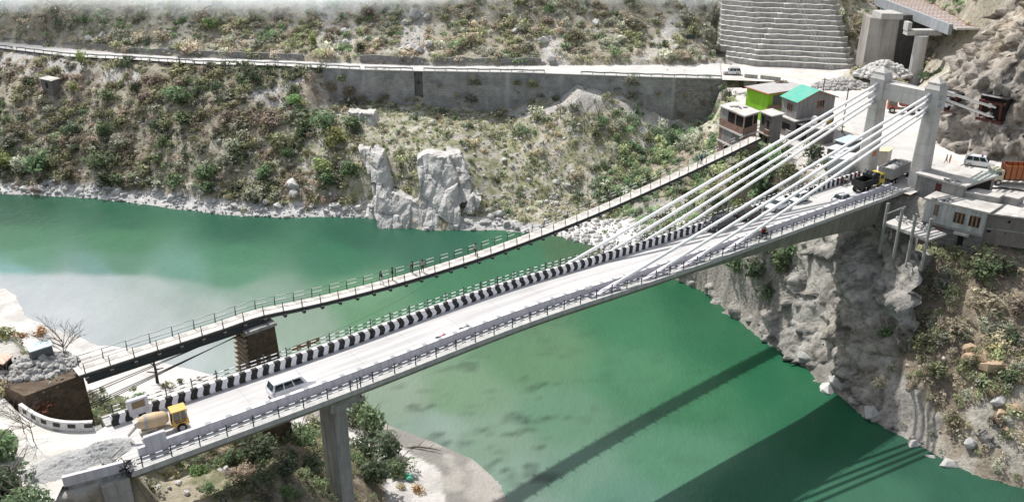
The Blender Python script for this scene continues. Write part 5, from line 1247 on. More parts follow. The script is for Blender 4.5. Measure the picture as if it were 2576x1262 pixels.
# concrete mixers
def mixer(loc, head, label, cabm, drumm, scale=1., cabshape='open'):
    r = empty('concrete_mixer', tuple(loc), head, label, 'mixer truck'); r.scale = (scale,) * 3
    m = MB(); m.box((0, 0, .75), (5.2, .9, .35)); m.box((-1.6, 0, 1.05), (1.6, .8, .4)); m.build('chassis', plain('pale_muddy_steel', (.42, .38, .32), .8, .3, 3), r)
    cab = MB()
    for x in (.95, 2.45):
        for sg in (-1, 1): cab.box((x, sg * .72, 1.95), (.12, .1, 1.25))
    cab.box((1.7, 0, 2.62), (1.75, 1.6, .12)); cab.box((1.7, 0, 1.05), (1.8, 1.6, .65)); cab.box((1.75, .72, 1.55), (.08, .08, .6)); cab.box((1.75, -.72, 1.9), (.1, .1, 1.3)); cab.build('cab', cabm, r, bevel=.03)
    m = MB(); m.box((1.7, 0, 1.95), (1.35, 1.30, 1.1)); m.build('cab_glass', glassy('hazy_cab_glass', (.10, .11, .10)), r)
    m = MB(); m.box((1.7, -.83, 1.25), (1.2, .03, .12)); m.build('side_stripe', plain('navy_stripe', (.03, .04, .14), .5), r)
    prof = [(-2.75, .42), (-2.6, .58), (-1.8, .84), (-.8, .88), (.1, .78), (.55, .5)]
    pts = [(x, 0, 1.95 - .16 * x * .6) for x, q in prof]; m = MB(); m.tube(pts, [q for x, q in prof], 20); dr = m.build('drum', drumm, r, smooth=True)
    m = MB(); m.tube([(-2.05, 0, 2.15), (-1.75, 0, 2.12)], [.80, .87], 20); m.build('drum_band', plain('grey_band', (.35, .35, .34), .6), dr)
    m = MB(); m.side([(-3.1, 2.5), (-2.5, 2.75), (-2.5, 2.0), (-2.9, 1.9)], -.45, .45); m.build('hopper', plain('muddy_white', (.5, .47, .42), .8, .3, 3), r)
    m = MB(); m.box((-3.3, .2, 1.35), (1.3, .4, .12), ry=-.7); m.build('chute', plain('grey_chute', (.25, .24, .22), .7), r)
    m = MB(); m.tube([(.78, -.5, 1.1), (.78, -.5, 2.5)], .09, 8); m.build('exhaust', dark_st, r)
    for x in (-1.5, 1.7):
        for sg in (-1, 1): wheel(r, x, sg * .85, .52, .38)
    return r
s_, t_ = bst(402, 1092, 0)
mixer(bw(s_ + .5, max(3.3, t_), .013), hb - .05, 'small yellow self-loading concrete mixer with cream drum beside the gravel heap', paint('yellow_machine_paint', (.62, .36, .03), .5), plain('cream_drum', (.55, .42, .26), .6, .2, 1.5), .80)
mixer(W(2266, 283, 0.1), R(165), 'red and white concrete mixer parked behind the crossbeam', paint('red_mixer_paint', (.45, .09, .05), .5), plain('rusty_red_drum', (.40, .15, .12), .6, .3, 1.5), 1.1)
# barrow / batching scoop lying by the mixer
q = W(292, 1137, .1) if False else bw(.2, 1.9, 0)
m = MB(); m.box((0, 0, .35), (1.3, .9, .12), ry=.4); m.box((-.5, 0, .45), (.1, .9, .6)); m.tube([(.2, .3, .4), (1.5, .5, 1.0)], .05, 5); m.tube([(.2, -.3, .4), (1.5, -.4, 1.0)], .05, 5); o = m.build('loading_scoop', plain('worn_grey_steel', (.25, .25, .24), .6, .3, 3)); o.location = tuple(bw(-1.2, 2.2, .05)); o.rotation_euler = (0, 0, hb); tag(o, 'grey steel loading scoop with two arms at the gravel heap', 'scoop')

def motorbike(loc, head, label, col, scale=1.0):
    r = empty('motorcycle', tuple(loc), head, label, 'motorcycle', 'motorcycles on the bridge')
    for x in (-.65, .65):
        m = MB(); pts = [(x + .29 * math.cos(t), 0, .3 + .29 * math.sin(t)) for t in np.linspace(0, 2 * math.pi, 17)]; m.tube(pts, .045, 6, cap=False); t = m.build('wheel', tyre_m, r)
    m = MB(); m.box((0, 0, .45), (.6, .24, .35)); m.tube([(.65, 0, .3), (.38, 0, .95)], .035, 6); m.tube([(-.65, 0, .3), (0, 0, .45)], .035, 6); m.build('frame', dark_st, r)
    m = MB(); m.side([(-.1, .68), (.4, .72), (.42, .9), (.2, .98), (-.1, .82)], -.14, .14); m.build('fuel_tank', col, r, bevel=.04)
    m = MB(); m.side([(-.75, .78), (-.05, .7), (-.05, .82), (-.7, .92)], -.13, .13); m.build('seat', plain('black_seat', (.02, .02, .02), .5), r, bevel=.03)
    m = MB(); m.tube([(.33, -.34, 1.02), (.4, 0, .95), (.33, .34, 1.02)], .022, 6); m.build('handlebar', dark_st, r)
    m = MB(); m.tube([(.46, 0, .86), (.54, 0, .85)], .09, 10); m.build('headlight', lamp_m, r); return r
motorbike(bw(32.6, 2.42, .013), hb, 'red motorcycle parked against the near parapet, left one of two', paint('red_bike_paint', (.4, .03, .03)))
motorbike(bw(35.6, 2.42, .013), hb, 'dark motorcycle parked against the near parapet, right one of two', paint('grey_bike_paint', (.06, .07, .08)))
mb3 = bst(1924, 601, 0); mbp = bw(mb3[0], .85, .12)
motorbike(mbp, hb, 'black motorcycle carrying three riders along the narrow walkway', pk)
mo4 = bw(112.4, 7.35, .013); motorbike(mo4, hb, 'dark motorcycle standing beside the striped barrier near the group of people', paint('orange_black_bike', (.10, .04, .02)))

# ============================================================ people
skin = plain('brown_skin', (.22, .12, .075), .6, .1, 6, bump=0); hairm = plain('black_hair', (.012, .010, .009), .7, .2, 8, bump=0)
CL_ = {}
def cloth(c):
    if c not in CL_: CL_[c] = plain('cloth_%d' % len(CL_), c, .9, .15, 8, bump=.1)
    return CL_[c]
def person(loc, head, label, top, bottom, pose='stand', height=1.7, group=None, arm=0, scale=1):
    r = empty('person', tuple(loc), head, label, 'person', group)
    V = []; E = []; Rr = []
    def v(p, rad, par=None):
        V.append(p); Rr.append(rad); i = len(V) - 1
        if par is not None: E.append((par, i))
        return i
    zz = 0 if pose != 'sit' else -.12; hipz = .92 if pose != 'sit' else .92
    P = v((0, 0, .94), .135); A = v((0, 0, 1.12), .125, P); Cc = v((.01, 0, 1.32), .15, A); N = v((.0, 0, 1.46), .06, Cc); Hd = v((.02, 0, 1.53), .075, N); Ht = v((.02, 0, 1.62), .098, Hd); Tp = v((.015, 0, 1.70), .06, Ht)
    nose = v((.115, 0, 1.58), .016, Ht)
    for sg in (-1, 1):
        st_ = {'stand': 0, 'walk': .28 * sg, 'sit': 0}[pose]
        if pose == 'sit': pts = [((.03, sg * .10, .90), .095), ((.40, sg * .17, .80), .075), ((.36, sg * .19, .40), .055), ((.47, sg * .19, .36), .035)]
        else: pts = [((.0, sg * .10, .84), .095), ((st_ * .45 + .03, sg * .11, .48), .066), ((st_ - (.05 if st_ < 0 else 0), sg * .12, .09), .045), ((st_ + .15, sg * .13, .035), .036)]
        q = P
        for p, rad in pts: q = v(p, rad, q)
        sh = v((0, sg * .19, 1.38), .065, Cc)
        up = (arm == 2) or (arm == 1 and sg == 1)
        if pose == 'sit' or up: el = v((.16, sg * .25, 1.14), .045, sh); wr = v((.40, sg * .16, 1.20 if up else 1.06), .033, el)
        else: el = v((-.02 - st_ * .25, sg * .25, 1.12), .045, sh); wr = v((.05 - st_ * .5, sg * .26, .88), .033, el)
        wp = Vector(V[wr]); ep = Vector(V[el]); d = (wp - ep).normalized(); pl_ = v(tuple(wp + d * .06), .030, wr)
        for k in range(4):
            o_ = Vector((0, (k - 1.5) * .02, 0)) if abs(d.z) < .8 else Vector(((k - 1.5) * .02, 0, 0)); L_ = (.065, .08, .075, .055)[k]
            f1 = v(tuple(wp + d * .10 + o_), .011, pl_); v(tuple(wp + d * (.10 + L_) + o_ + Vector((.012, 0, -.012))), .009, f1)
        v(tuple(wp + d * .07 + Vector((.035, -sg * .03, 0))), .012, pl_)
    me = bpy.data.meshes.new('body'); me.from_pydata(V, E, []); o = bpy.data.objects.new('body', me); COL.objects.link(o)
    md = o.modifiers.new('s', 'SKIN'); 
    for i, rad in enumerate(Rr): me.skin_vertices[0].data[i].radius = (rad, rad)
    me.skin_vertices[0].data[0].use_root = True
    sb = o.modifiers.new('b', 'SUBSURF'); sb.levels = 1; sb.render_levels = 1
    dg = bpy.context.evaluated_depsgraph_get(); nm_ = bpy.data.meshes.new_from_object(o.evaluated_get(dg)); o.modifiers.clear(); o.data = nm_; nm_.materials.clear()
    for mt in (skin, cloth(top), cloth(bottom), dark_st): nm_.materials.append(mt)
    for pl in nm_.polygons:
        c = pl.center; mi = 0
        if c.z < .07 and pose != 'sit': mi = 3
        elif c.z < .95: mi = 2
        elif c.z < 1.44: mi = 1 
        if (abs(c.y) > .16 and pose != 'sit' and c.z < 1.12 and c.z > .6) or (c.x > .27 and c.z > .98): mi = 0
        pl.material_index = mi; pl.use_smooth = True
    o.parent = r
    m = MB(); m.tube([(.0, 0, 1.60), (-.005, 0, 1.66), (-.0, 0, 1.72), (0, 0, 1.745)], [.112, .12, .09, .02], 12); m.build('hair', hairm, r, smooth=True)
    f = MB(); f.box((.112, 0, 1.615), (.02, .12, .018)); f.box((.105, 0, 1.545), (.02, .05, .012)); f.build('eyes_and_mouth', hairm, r)
    sc_ = height / 1.74; r.scale = (sc_,) * 3
    if pose == 'sit': pass
    return r
def fpt(px, py, t=0):
    # stand on the footbridge walkway: station by survey abscissa
    best = None
    for i in range(0, int(FLn * 4)):
        s = i / 4; x = FL.x + FD.x * s + FN.x * t; y = FL.y + FD.y * s + FN.y * t; q = PX(x, y, fz(s)); d = abs(q[0] - px)
        if best is None or d < best[0]: best = (d, Vector((x, y, fz(s) + .005)))
    return best[1]
gp = 'people crossing the footbridge'
person(fpt(958, 705, .1), fa, 'person in dark jacket and white trousers walking, leftmost on the footbridge', (.06, .07, .10), (.72, .72, .70), 'walk', 1.72, gp)
person(fpt(990, 698, .2), fa + 2.6, 'person dressed all in black holding a phone near the guard rail', (.015, .015, .015), (.015, .015, .015), 'stand', 1.78, gp, 1)
person(fpt(1040, 680, .5), fa + 2.2, 'person in olive top and blue jeans standing at the rail', (.06, .07, .035), (.04, .08, .14), 'stand', 1.7, gp, 1)
person(fpt(1065, 676, .1), fa + 1.0, 'person in pale pink shirt and dark trousers beside the olive one', (.50, .33, .33), (.03, .02, .025), 'stand', 1.76, gp, 1)
person(fpt(1198, 642, .1), fa + .3, 'person in grey checked shirt and black trousers alone further along the footbridge', (.33, .34, .36), (.02, .02, .02), 'walk', 1.8, gp)
person(fpt(1757, 417, .3), fa, 'person in pale teal top, left of the pair near the houses', (.25, .42, .42), (.03, .04, .05), 'walk', 1.65, gp)
person(fpt(1764, 413, -.2), fa, 'person in navy blue, right of the pair near the houses', (.02, .06, .12), (.02, .02, .03), 'stand', 1.7, gp)
go = 'people on the road by the cliff'
person(W(2338, 414, 0), 1.2, 'person with ochre jacket standing next to the right pylon leg', (.45, .27, .06), (.05, .05, .06), 'stand', 1.68, go)
person(W(2379, 412, 0), 2.4, 'person in dark grey with legs apart on the road', (.06, .06, .07), (.05, .05, .06), 'walk', 1.7, go)
person(W(2388, 413, 0), 2.2, 'person in long orange robe on the road', (.65, .28, .03), (.65, .28, .03), 'stand', 1.7, go)
person(bw(115.3, 7.2, .013), 2.6, 'person in magenta and white top at the bridge end', (.45, .05, .20), (.30, .30, .40), 'stand', 1.65, 'people at the bridge end')
person(bw(117.4, 7.3, .013), 3.0, 'person in black leaning by the barrier at the bridge end', (.02, .02, .02), (.02, .03, .03), 'stand', 1.72, 'people at the bridge end')
person(bw(111.3, 7.4, .013), 1.0, 'person in dark red shirt standing at the dark motorcycle', (.12, .03, .03), (.03, .03, .04), 'stand', 1.7, 'people at the bridge end')
person(bw(103.5, 7.75 - .3, .013), .6, 'person in black against the striped barrier left of the group', (.02, .02, .022), (.02, .02, .02), 'stand', 1.66, 'people at the bridge end')
gr_ = 'riders on one motorcycle'
for i, (dx, c, lab) in enumerate(((.02, (.50, .30, .08), 'rider in mustard yellow steering the motorcycle on the walkway'), (-.3, (.02, .02, .02), 'rider in black sitting in the middle of the motorcycle'), (-.6, (.25, .03, .04), 'rider in dark red sitting last on the motorcycle'))):
    person(mbp + Vector((BD.x * dx, BD.y * dx, -.03 + .04 * i)), hb, lab, c, (.03, .03, .04), 'sit', 1.7, gr_)
m_l = fpt(300, 900)
hp = hit(47, 935)
if hp: person(hp, .5, 'person in blue shirt standing by the salmon roofed hut', (.08, .10, .22), (.03, .03, .04), 'stand', 1.7, 'people by the huts')
hp = hit(58, 932)
if hp: person(hp, -.5, 'person in dark clothes standing between the huts', (.03, .03, .035), (.03, .03, .03), 'stand', 1.7, 'people by the huts')
# ============================================================ plants and stones
def blob(n, rx, rz, leaf, seed, lobes=5, low=.15, droop=0, asp=.55):
    """leaf faces spread through a clumped crown, base at the origin"""
    g = np.random.default_rng(seed)
    c = g.normal(0, 1, (lobes, 3)); c /= np.linalg.norm(c, axis=1)[:, None]; c *= g.uniform(.25, .62, (lobes, 1)); c[:, 2] = np.abs(c[:, 2]) * .9
    li = g.integers(0, lobes, n); d = g.normal(0, 1, (n, 3)); d /= np.linalg.norm(d, axis=1)[:, None]
    r = g.uniform(.35, 1, (n, 1)) ** .5 * g.uniform(.32, .55, lobes)[li][:, None]
    p = c[li] + d * r; p[:, 2] = np.maximum(p[:, 2], -low + .02)
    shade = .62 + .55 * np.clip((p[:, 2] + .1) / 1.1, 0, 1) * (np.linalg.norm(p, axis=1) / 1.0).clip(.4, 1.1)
    p = p * np.array([rx, rx, rz]); p[:, 2] += rz * low
    nrm = d * .7 + g.normal(0, .75, (n, 3)); nrm[:, 2] += .35; nrm /= np.linalg.norm(nrm, axis=1)[:, None]
    t = np.cross(nrm, g.normal(0, 1, (n, 3))); t /= np.linalg.norm(t, axis=1)[:, None] + 1e-9; b = np.cross(nrm, t)
    s = leaf * g.uniform(.55, 1.35, (n, 1)); t *= s; b *= s * asp
    V = np.stack([p - t, p - b * .9 + t * .1, p + t, p + b], 1).reshape(-1, 3)
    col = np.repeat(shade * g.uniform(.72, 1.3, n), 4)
    return V, col
PAL = {'olive': (.26, .27, .165), 'grey': (.34, .345, .275), 'brown': (.35, .305, .24), 'green': (.175, .235, .13), 'yellow': (.30, .33, .15), 'dark': (.125, .155, .10), 'rust': (.36, .20, .11), 'straw': (.46, .41, .27), 'bright': (.20, .29, .12)}
lm = leafmat('leaf_foliage', .5)
BL = {'far': [blob(105, 1, .85, .155, 100 + i, 5) for i in range(10)], 'tuft': [blob(30, 1, .9, .26, 150 + i, 3, asp=.35) for i in range(6)], 'near': [blob(190, 1, .9, .10, 200 + i, 7) for i in range(6)], 'mid': [blob(120, 1, .9, .14, 250 + i, 6) for i in range(6)]}
def scatter(g, dens, size, sizevar, kind, pal, seed, name, label=None, mask=None, key='veg', zmin=WL + .5):
    """ground cover: clumps set on the land where the painted density allows"""
    q = np.random.default_rng(seed); V = g['V']; st = g['st']
    pr = np.clip(g[key], 0, 1) * dens * st * st
    m = (V[:, 2] > zmin)
    if mask is not None: m &= mask(g)
    clump = .35 + 1.3 * np.clip(vnoise(V[:, 0], V[:, 1], .22, seed, 3) + .35, 0, 1)
    pr = pr * m * clump; k = np.nonzero(q.random(len(V)) < pr)[0]
    P = V[k] + q.uniform(-.5, .5, (len(k), 3)) * [st, st, 0]; S = size * np.exp(q.normal(0, sizevar * .75, len(k))).clip(.35, 2.6) * (.7 + .45 * clump[k]) ; outV = []; outC = []
    names = [a for a, b in pal]; pw_ = np.array([b for a, b in pal], float); pw_ /= pw_.sum()
    zone = vnoise(P[:, 0], P[:, 1], .12, seed + 1, 3); ci = np.array([int(np.searchsorted(np.cumsum(pw_), min(.999, max(0, .5 + z * .9 + q.normal(0, .22))))) for z in zone]).clip(0, len(names) - 1)
    PC = np.array([PAL[n] for n in names]); B = BL[kind]; pi = q.integers(0, len(B), len(k)); an = q.uniform(0, 6.28, len(k)); hz = q.uniform(.7, 1.25, len(k)); bright = q.uniform(.7, 1.35, len(k))
    for j in range(len(B)):
        s = np.nonzero(pi == j)[0]
        if not len(s): continue
        v, c = B[j]; ca, sa = np.cos(an[s]), np.sin(an[s])
        X = (v[None, :, 0] * ca[:, None] - v[None, :, 1] * sa[:, None]) * S[s][:, None] + P[s][:, 0:1]
        Y = (v[None, :, 0] * sa[:, None] + v[None, :, 1] * ca[:, None]) * S[s][:, None] + P[s][:, 1:2]
        Z = v[None, :, 2] * (S[s] * hz[s])[:, None] + P[s][:, 2:3] - .1
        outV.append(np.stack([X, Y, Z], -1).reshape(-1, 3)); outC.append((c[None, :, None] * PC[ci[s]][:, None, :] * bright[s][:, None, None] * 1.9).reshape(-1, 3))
    if not outV: return 0
    Vv = np.concatenate(outV); Cc = np.clip(np.concatenate(outC), 0, 1)
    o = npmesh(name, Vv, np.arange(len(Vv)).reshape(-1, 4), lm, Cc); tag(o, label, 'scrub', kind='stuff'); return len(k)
cnt = []
up_ = lambda g: (g['V'][:, 2] > .6) & (g['V'][:, 1] > 200)
lowL = lambda g: (g['V'][:, 2] < -.4) & (g['u'] < 900) & (g['v'] < 560)
midm = lambda g: (g['V'][:, 2] < -.4) & (g['u'] >= 880) & (g['V'][:, 1] > 150) & (g['u'] < 1560)
midr = lambda g: (g['V'][:, 2] < -.4) & (g['u'] >= 1500) & (g['V'][:, 1] > 128) & (g['u'] < 2235) & (g['v'] < 860)
rbk = lambda g: (g['V'][:, 2] < -.4) & (g['u'] >= 2180) & (g['V'][:, 1] < 135)
inf = lambda g: (g['u'] > -160) & (g['u'] < 2740) & (g['v'] > -60) & (g['v'] < 1420)
cnt.append(scatter(gf, 1.2, 1.05, .5, 'far', [('olive', 2), ('brown', 2.4), ('grey', 2.6), ('green', .6)], 1, 'hillside_scrub', 'dry grey-green scrub covering the slope above the hill road', lambda g: up_(g) & inf(g)))
cnt.append(scatter(gf, 1.05, 1.05, .55, 'far', [('brown', 2), ('olive', 2.4), ('grey', 1.6), ('dark', 1.4), ('green', 1.)], 2, 'slope_scrub', 'dense mixed scrub on the lower slope left of the white rock', lambda g: lowL(g) & inf(g)))
cnt.append(scatter(gf, 1.7, .55, .45, 'tuft', [('olive', 2.5), ('green', 1.2), ('grey', 1.6), ('straw', .8)], 3, 'grass_tufts', 'small olive grass tufts dotted over the pale middle slope', lambda g: midm(g) & inf(g)))
cnt.append(scatter(gf, .2, 1.1, .5, 'far', [('olive', 1), ('grey', 2), ('dark', 1), ('brown', 1)], 4, 'slope_bushes', 'scattered bushes between the grass tufts of the middle slope', lambda g: midm(g) & inf(g)))
cnt.append(scatter(gf, .8, 1.1, .5, 'mid', [('olive', 2), ('green', 1.5), ('dark', 2.4), ('grey', 1.2)], 5, 'headland_scrub', 'dark green scrub under the white cables and houses', lambda g: midr(g) & inf(g)))
cnt.append(scatter(gf, 1.5, .85, .5, 'mid', [('olive', 2), ('brown', 2.2), ('grey', 1.8), ('green', 1.1), ('straw', .6)], 6, 'bank_scrub', 'dry tangled scrub on the right river bank below the houses', lambda g: rbk(g) & inf(g)))
cnt.append(scatter(gn, 1.0, .75, .5, 'near', [('olive', 2), ('green', 2), ('dark', 1.6), ('brown', .8)], 7, 'riverbank_scrub', 'green and brown scrub on the near bank below the deck', lambda g: inf(g) & (g['V'][:, 2] < -.8), zmin=-23.5))
cnt.append(scatter(gn, 1.5, .38, .4, 'tuft', [('straw', 3), ('olive', 2), ('bright', .6)], 8, 'dry_grass', 'straw coloured dry grass on the near bank', lambda g: inf(g) & (g['V'][:, 2] < -.8), zmin=-23.5))

# ---- stones
def hull(seed, n=26, flat=.7):
    g = random.Random(seed); bm = bmesh.new()
    for i in range(n):
        v = Vector((g.gauss(0, 1), g.gauss(0, 1), g.gauss(0, 1))).normalized() * g.uniform(.8, 1.1); bm.verts.new((v.x * g.uniform(.85, 1.15), v.y * .8, v.z * flat))
    r = bmesh.ops.convex_hull(bm, input=bm.verts); bmesh.ops.delete(bm, geom=list({e for e in r['geom_unused'] + r['geom_interior'] if isinstance(e, bmesh.types.BMVert)}), context='VERTS')
    bmesh.ops.triangulate(bm, faces=bm.faces); bm.normal_update()
    me = bpy.data.meshes.new('boulder'); bm.to_mesh(me); bm.free(); return me
HM = [hull(i) for i in range(9)]
HA = [(np.array([tuple(v.co) for v in h.vertices]), np.array([tuple(p.vertices) for p in h.polygons])) for h in HM]
stm = vcol('stone_material', detail=2.5, amt=.3, bump=.5, bdist=.1, big=.6)
def stones(g, dens, size, name, label, mask, tone, seed, zmin=WL - .3, power=2.2, smax=3.2):
    q = np.random.default_rng(seed); V = g['V']; pr = np.clip(g['rub'], 0, 1) ** 1.3 * dens * g['st'] ** 2 * ((V[:, 2] > zmin) & mask(g)) * (.4 + 1.3 * np.clip(vnoise(V[:, 0], V[:, 1], .3, seed, 3) + .3, 0, 1))
    OV, OF, OC, b = [], [], [], 0
    rep = int(math.ceil(pr.max())) if len(pr) else 1
    for _ in range(rep):
        k = np.nonzero(q.random(len(V)) < pr / rep)[0]
        P = V[k] + q.uniform(-.5, .5, (len(k), 3)) * [g['st'], g['st'], 0]; S = size * np.minimum(smax, q.random(len(k)) ** (-1 / power)) * .55; pi = q.integers(0, len(HA), len(k)); an = q.uniform(0, 6.28, len(k)); tl = q.uniform(-.7, .7, len(k)); tn = q.uniform(.7, 1.15, len(k))
        for j, (v, f) in enumerate(HA):
            s = np.nonzero(pi == j)[0]
            if not len(s): continue
            ct, st_ = np.cos(tl[s])[:, None], np.sin(tl[s])[:, None]; x = v[None, :, 0] * ct - v[None, :, 2] * st_; z = v[None, :, 0] * st_ + v[None, :, 2] * ct; y = np.repeat(v[None, :, 1], len(s), 0)
            ca, sa = np.cos(an[s])[:, None], np.sin(an[s])[:, None]; S_ = S[s][:, None]
            OV.append(np.stack([(x * ca - y * sa) * S_ + P[s][:, 0:1], (x * sa + y * ca) * S_ + P[s][:, 1:2], z * S_ + P[s][:, 2:3] + S_ * .12], -1).reshape(-1, 3))
            OF.append((f[None] + (np.arange(len(s)) * len(v))[:, None, None]).reshape(-1, 3) + b); b += len(s) * len(v); OC.append(np.repeat(np.array(tone)[None] * tn[s][:, None], len(v), 0))
    if not OV: return 0
    o = npmesh(name, np.concatenate(OV), np.concatenate(OF), stm, np.concatenate(OC)); tag(o, label, 'stones', kind='stuff'); return b
stones(gf, 1.5, .46, 'shore_rubble', 'pale angular rubble along the far waterline', lambda g: inf(g) & (g['V'][:, 2] < -21.5) & (g['u'] < 1740), (.55, .54, .525), 21)
stones(gf, .30, .36, 'hillside_stones', 'grey stones scattered over the slopes', lambda g: inf(g) & (g['V'][:, 2] > -22) & (g['u'] < 2200), (.52, .51, .49), 22, power=2.0)
stones(gf, .55, .26, 'bank_stones', 'brownish stones and litter on the right bank', lambda g: inf(g) & (g['u'] > 2180) & (g['V'][:, 2] < -1), (.45, .40, .35), 23)
stones(gn, .8, .17, 'bank_rubble', 'small pale stones and litter on the near bank', lambda g: inf(g) & (g['V'][:, 2] < -.8), (.52, .50, .48), 24, power=2.6)

# landmarks used to say where a plant or a stone stands
LMK = [('the hill road end', 0, 150), ('the roadside hut', 120, 210), ('the lattice pole', 449, 170), ('the tall retaining wall', 1150, 240), ('the drain slot', 1052, 230), ('the white rock face', 1060, 480), ('the pale crest', 1470, 225),
       ('the brick house', 1850, 300), ('the far waterline', 400, 520), ('the terraced wall', 1950, 100), ('the riverside house', 2420, 540), ('the concrete frame', 2290, 620), ('the right waterline', 2150, 1020), ('the scree gully', 820, 90), ('the culvert', 1081, 150),
       ('the masonry abutment', 140, 990), ('the bridge pier', 870, 1120), ('the sandy cove', 1600, 590), ('the bridge haunch', 2050, 620), ('the near abutment', 250, 1220), ('the left river bend', 60, 480), ('the dark culvert gap', 1081, 120), ('the tin sheds', 2120, 390)]
ORD = ['first', 'second', 'third', 'fourth', 'fifth', 'sixth', 'seventh', 'eighth', 'ninth', 'tenth', 'eleventh', 'twelfth', 'thirteenth', 'fourteenth', 'fifteenth', 'sixteenth', 'seventeenth', 'eighteenth', 'nineteenth', 'twentieth']
pend = []
def landmark(u, v):
    n, x, y = min(LMK, key=lambda q: math.hypot(q[1] - u, (q[2] - v) * 1.4)); dx, dy = u - x, v - y
    if abs(dx) > abs(dy) * 1.3: return ('left of ' if dx < 0 else 'right of ') + n
    return ('above ' if dy < 0 else 'below ') + n
def later(o, desc, u, v): pend.append((o, desc + ' ' + landmark(u, v), u))
def settle():
    d = {}
    for o, l, u in pend: d.setdefault(l, []).append((u, o))
    for l, ls in d.items():
        ls.sort(key=lambda t: t[0])
        for i, (u, o) in enumerate(ls): o['label'] = l if len(ls) == 1 else '%s, %s of %d from the left' % (l, ORD[min(i, 19)], len(ls))

LIB = {}
def plantmesh(kind, col, seed, leaf, n, lobes, asp=.55):
    key = (kind, col, seed, leaf)
    if key in LIB: return LIB[key]
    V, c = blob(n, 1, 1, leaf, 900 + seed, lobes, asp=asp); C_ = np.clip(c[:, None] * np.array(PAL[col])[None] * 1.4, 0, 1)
    # a few off-colour leaves
    g = np.random.default_rng(seed); alt = np.repeat(g.random(len(c) // 4) < .12, 4); C_[alt] = C_[alt] * 1.5
    o = npmesh('crown', V, np.arange(len(V)).reshape(-1, 4), lm, C_); me = o.data; bpy.data.objects.remove(o); LIB[key] = me; return me
bark = plain('grey_brown_bark', (.17, .14, .11), .95, .35, 3, bump=.4)
def limbs(h, spread, seed, n=5, r=.1, sub=3, lean=0):
    g = random.Random(seed); m = MB(); top = Vector((lean * h, 0, h * .62)); m.tube([(0, 0, -.6), (lean * h * .25, g.uniform(-.05, .05) * h, h * .3), top], [r, r * .75, r * .5], 6)
    for i in range(n):
        a = g.uniform(0, 6.28) + i * 2.4; s0 = Vector((lean * h * .4, 0, h * g.uniform(.25, .6))); e = s0 + Vector((math.cos(a) * spread * g.uniform(.5, 1), math.sin(a) * spread * g.uniform(.5, 1), h * g.uniform(.2, .45)))
        md = s0.lerp(e, .5) + Vector((0, 0, h * .04)); m.tube([s0, md, e], [r * .5, r * .33, r * .15], 5)
        for j in range(sub):
            b = a + g.uniform(-1.2, 1.2); s1 = s0.lerp(e, g.uniform(.4, .95)); e1 = s1 + Vector((math.cos(b) * spread * .4, math.sin(b) * spread * .4, h * g.uniform(.05, .25))); m.tube([s1, s1.lerp(e1, .5) + Vector((0, 0, .03 * h)), e1], [r * .22, r * .15, r * .07], 4)
            for l_ in range(2 if sub > 3 else 0):
                e2 = e1 + Vector((g.uniform(-.25, .25) * spread, g.uniform(-.25, .25) * spread, h * g.uniform(0, .12))); m.tube([s1.lerp(e1, .6), e2], [r * .13, r * .07], 3)
    return m
CN = {'olive': 'olive green', 'grey': 'grey-green', 'brown': 'dry brown', 'green': 'green', 'yellow': 'yellow-green', 'dark': 'dark green', 'rust': 'rusty orange', 'straw': 'straw coloured', 'bright': 'bright green'}
def shrub(px, py, wdt, col, leafpx=None, tall=.8, grp=None, at_=None):
    h = at_ if at_ is not None else hit(px, py)
    if h is None: return
    dist = (h - Vector((0, 0, HC))).length; near_ = dist < 135
    lf = .17 if not near_ else .11; n = 130 if not near_ else 330
    if wdt > 5: n = int(n * 2); lf *= .72
    me = plantmesh('b', col, rnd.randrange(4), lf, n, 7)
    o = bpy.data.objects.new('bush', me); COL.objects.link(o); o.location = h + Vector((0, 0, -.15)); o.rotation_euler = (0, 0, rnd.uniform(0, 6.28)); s = wdt / 2; o.scale = (s, s * rnd.uniform(.85, 1.15), s * tall * rnd.uniform(.9, 1.15) * 1.25)
    tag(o, None, 'bush', grp or 'bushes on the slopes')
    u, v = PX(*h); later(o, ('large ' if wdt > 4 else 'small ' if wdt < 2 else '') + CN[col] + ' bush', u, v); return o
def tree(px, py, h_, wdt, col, crown=.62, seed=0, lean=0, name='tree', at_=None, grp='leafy trees', desc=None, r=.12):
    h = at_ if at_ is not None else hit(px, py)
    if h is None: return
    rt = empty(name, tuple(h), rnd.uniform(0, 6.28), None, 'tree', grp)
    limbs(h_, wdt * .42, seed, 5, r, 2, lean).build('trunk', bark, rt)
    dist = (h - Vector((0, 0, HC))).length; near_ = dist < 135
    n = 620 if near_ else 330; lf = .10 if near_ else .13
    me = plantmesh('t', col, seed % 4 + 10, lf, n, 9); c = bpy.data.objects.new('crown', me); COL.objects.link(c); c.parent = rt
    c.location = (lean * h_, 0, h_ * (1 - crown)); c.scale = (wdt / 2, wdt / 2, h_ * crown * .62)
    u, v = PX(*h); later(rt, desc or (CN[col] + ' leafy tree'), u, v); return rt
def bare(px, py, h_, spread, seed, desc='bare grey tree', lean=0, at_=None, r=.1, n=8, sub=5, name='bare_tree'):
    h = at_ if at_ is not None else hit(px, py)
    if h is None: return
    rt = empty(name, tuple(h), 0, None, 'tree', 'bare trees'); limbs(h_, spread, seed, n, r, sub, lean).build('trunk', bark, rt)
    u, v = PX(*h); later(rt, desc, u, v); return rt
hq = hit(122, 222)
if hq:
    hz_ = hq.z; sh_ = house('stone_hut', [(97, 197), (128, 204), (152, 197)], hz_ + 2.7, hz_ - 1.2, 'small stone hut with pale flat roof on the slope below the road end', 'hut', gblock, roof_c, over=.3, rth=.18)
    sh_.panel('L', .4, .6, hz_ + .4, hz_ + 1.9, dark_in, 'door')
rt_ = random.Random(77)
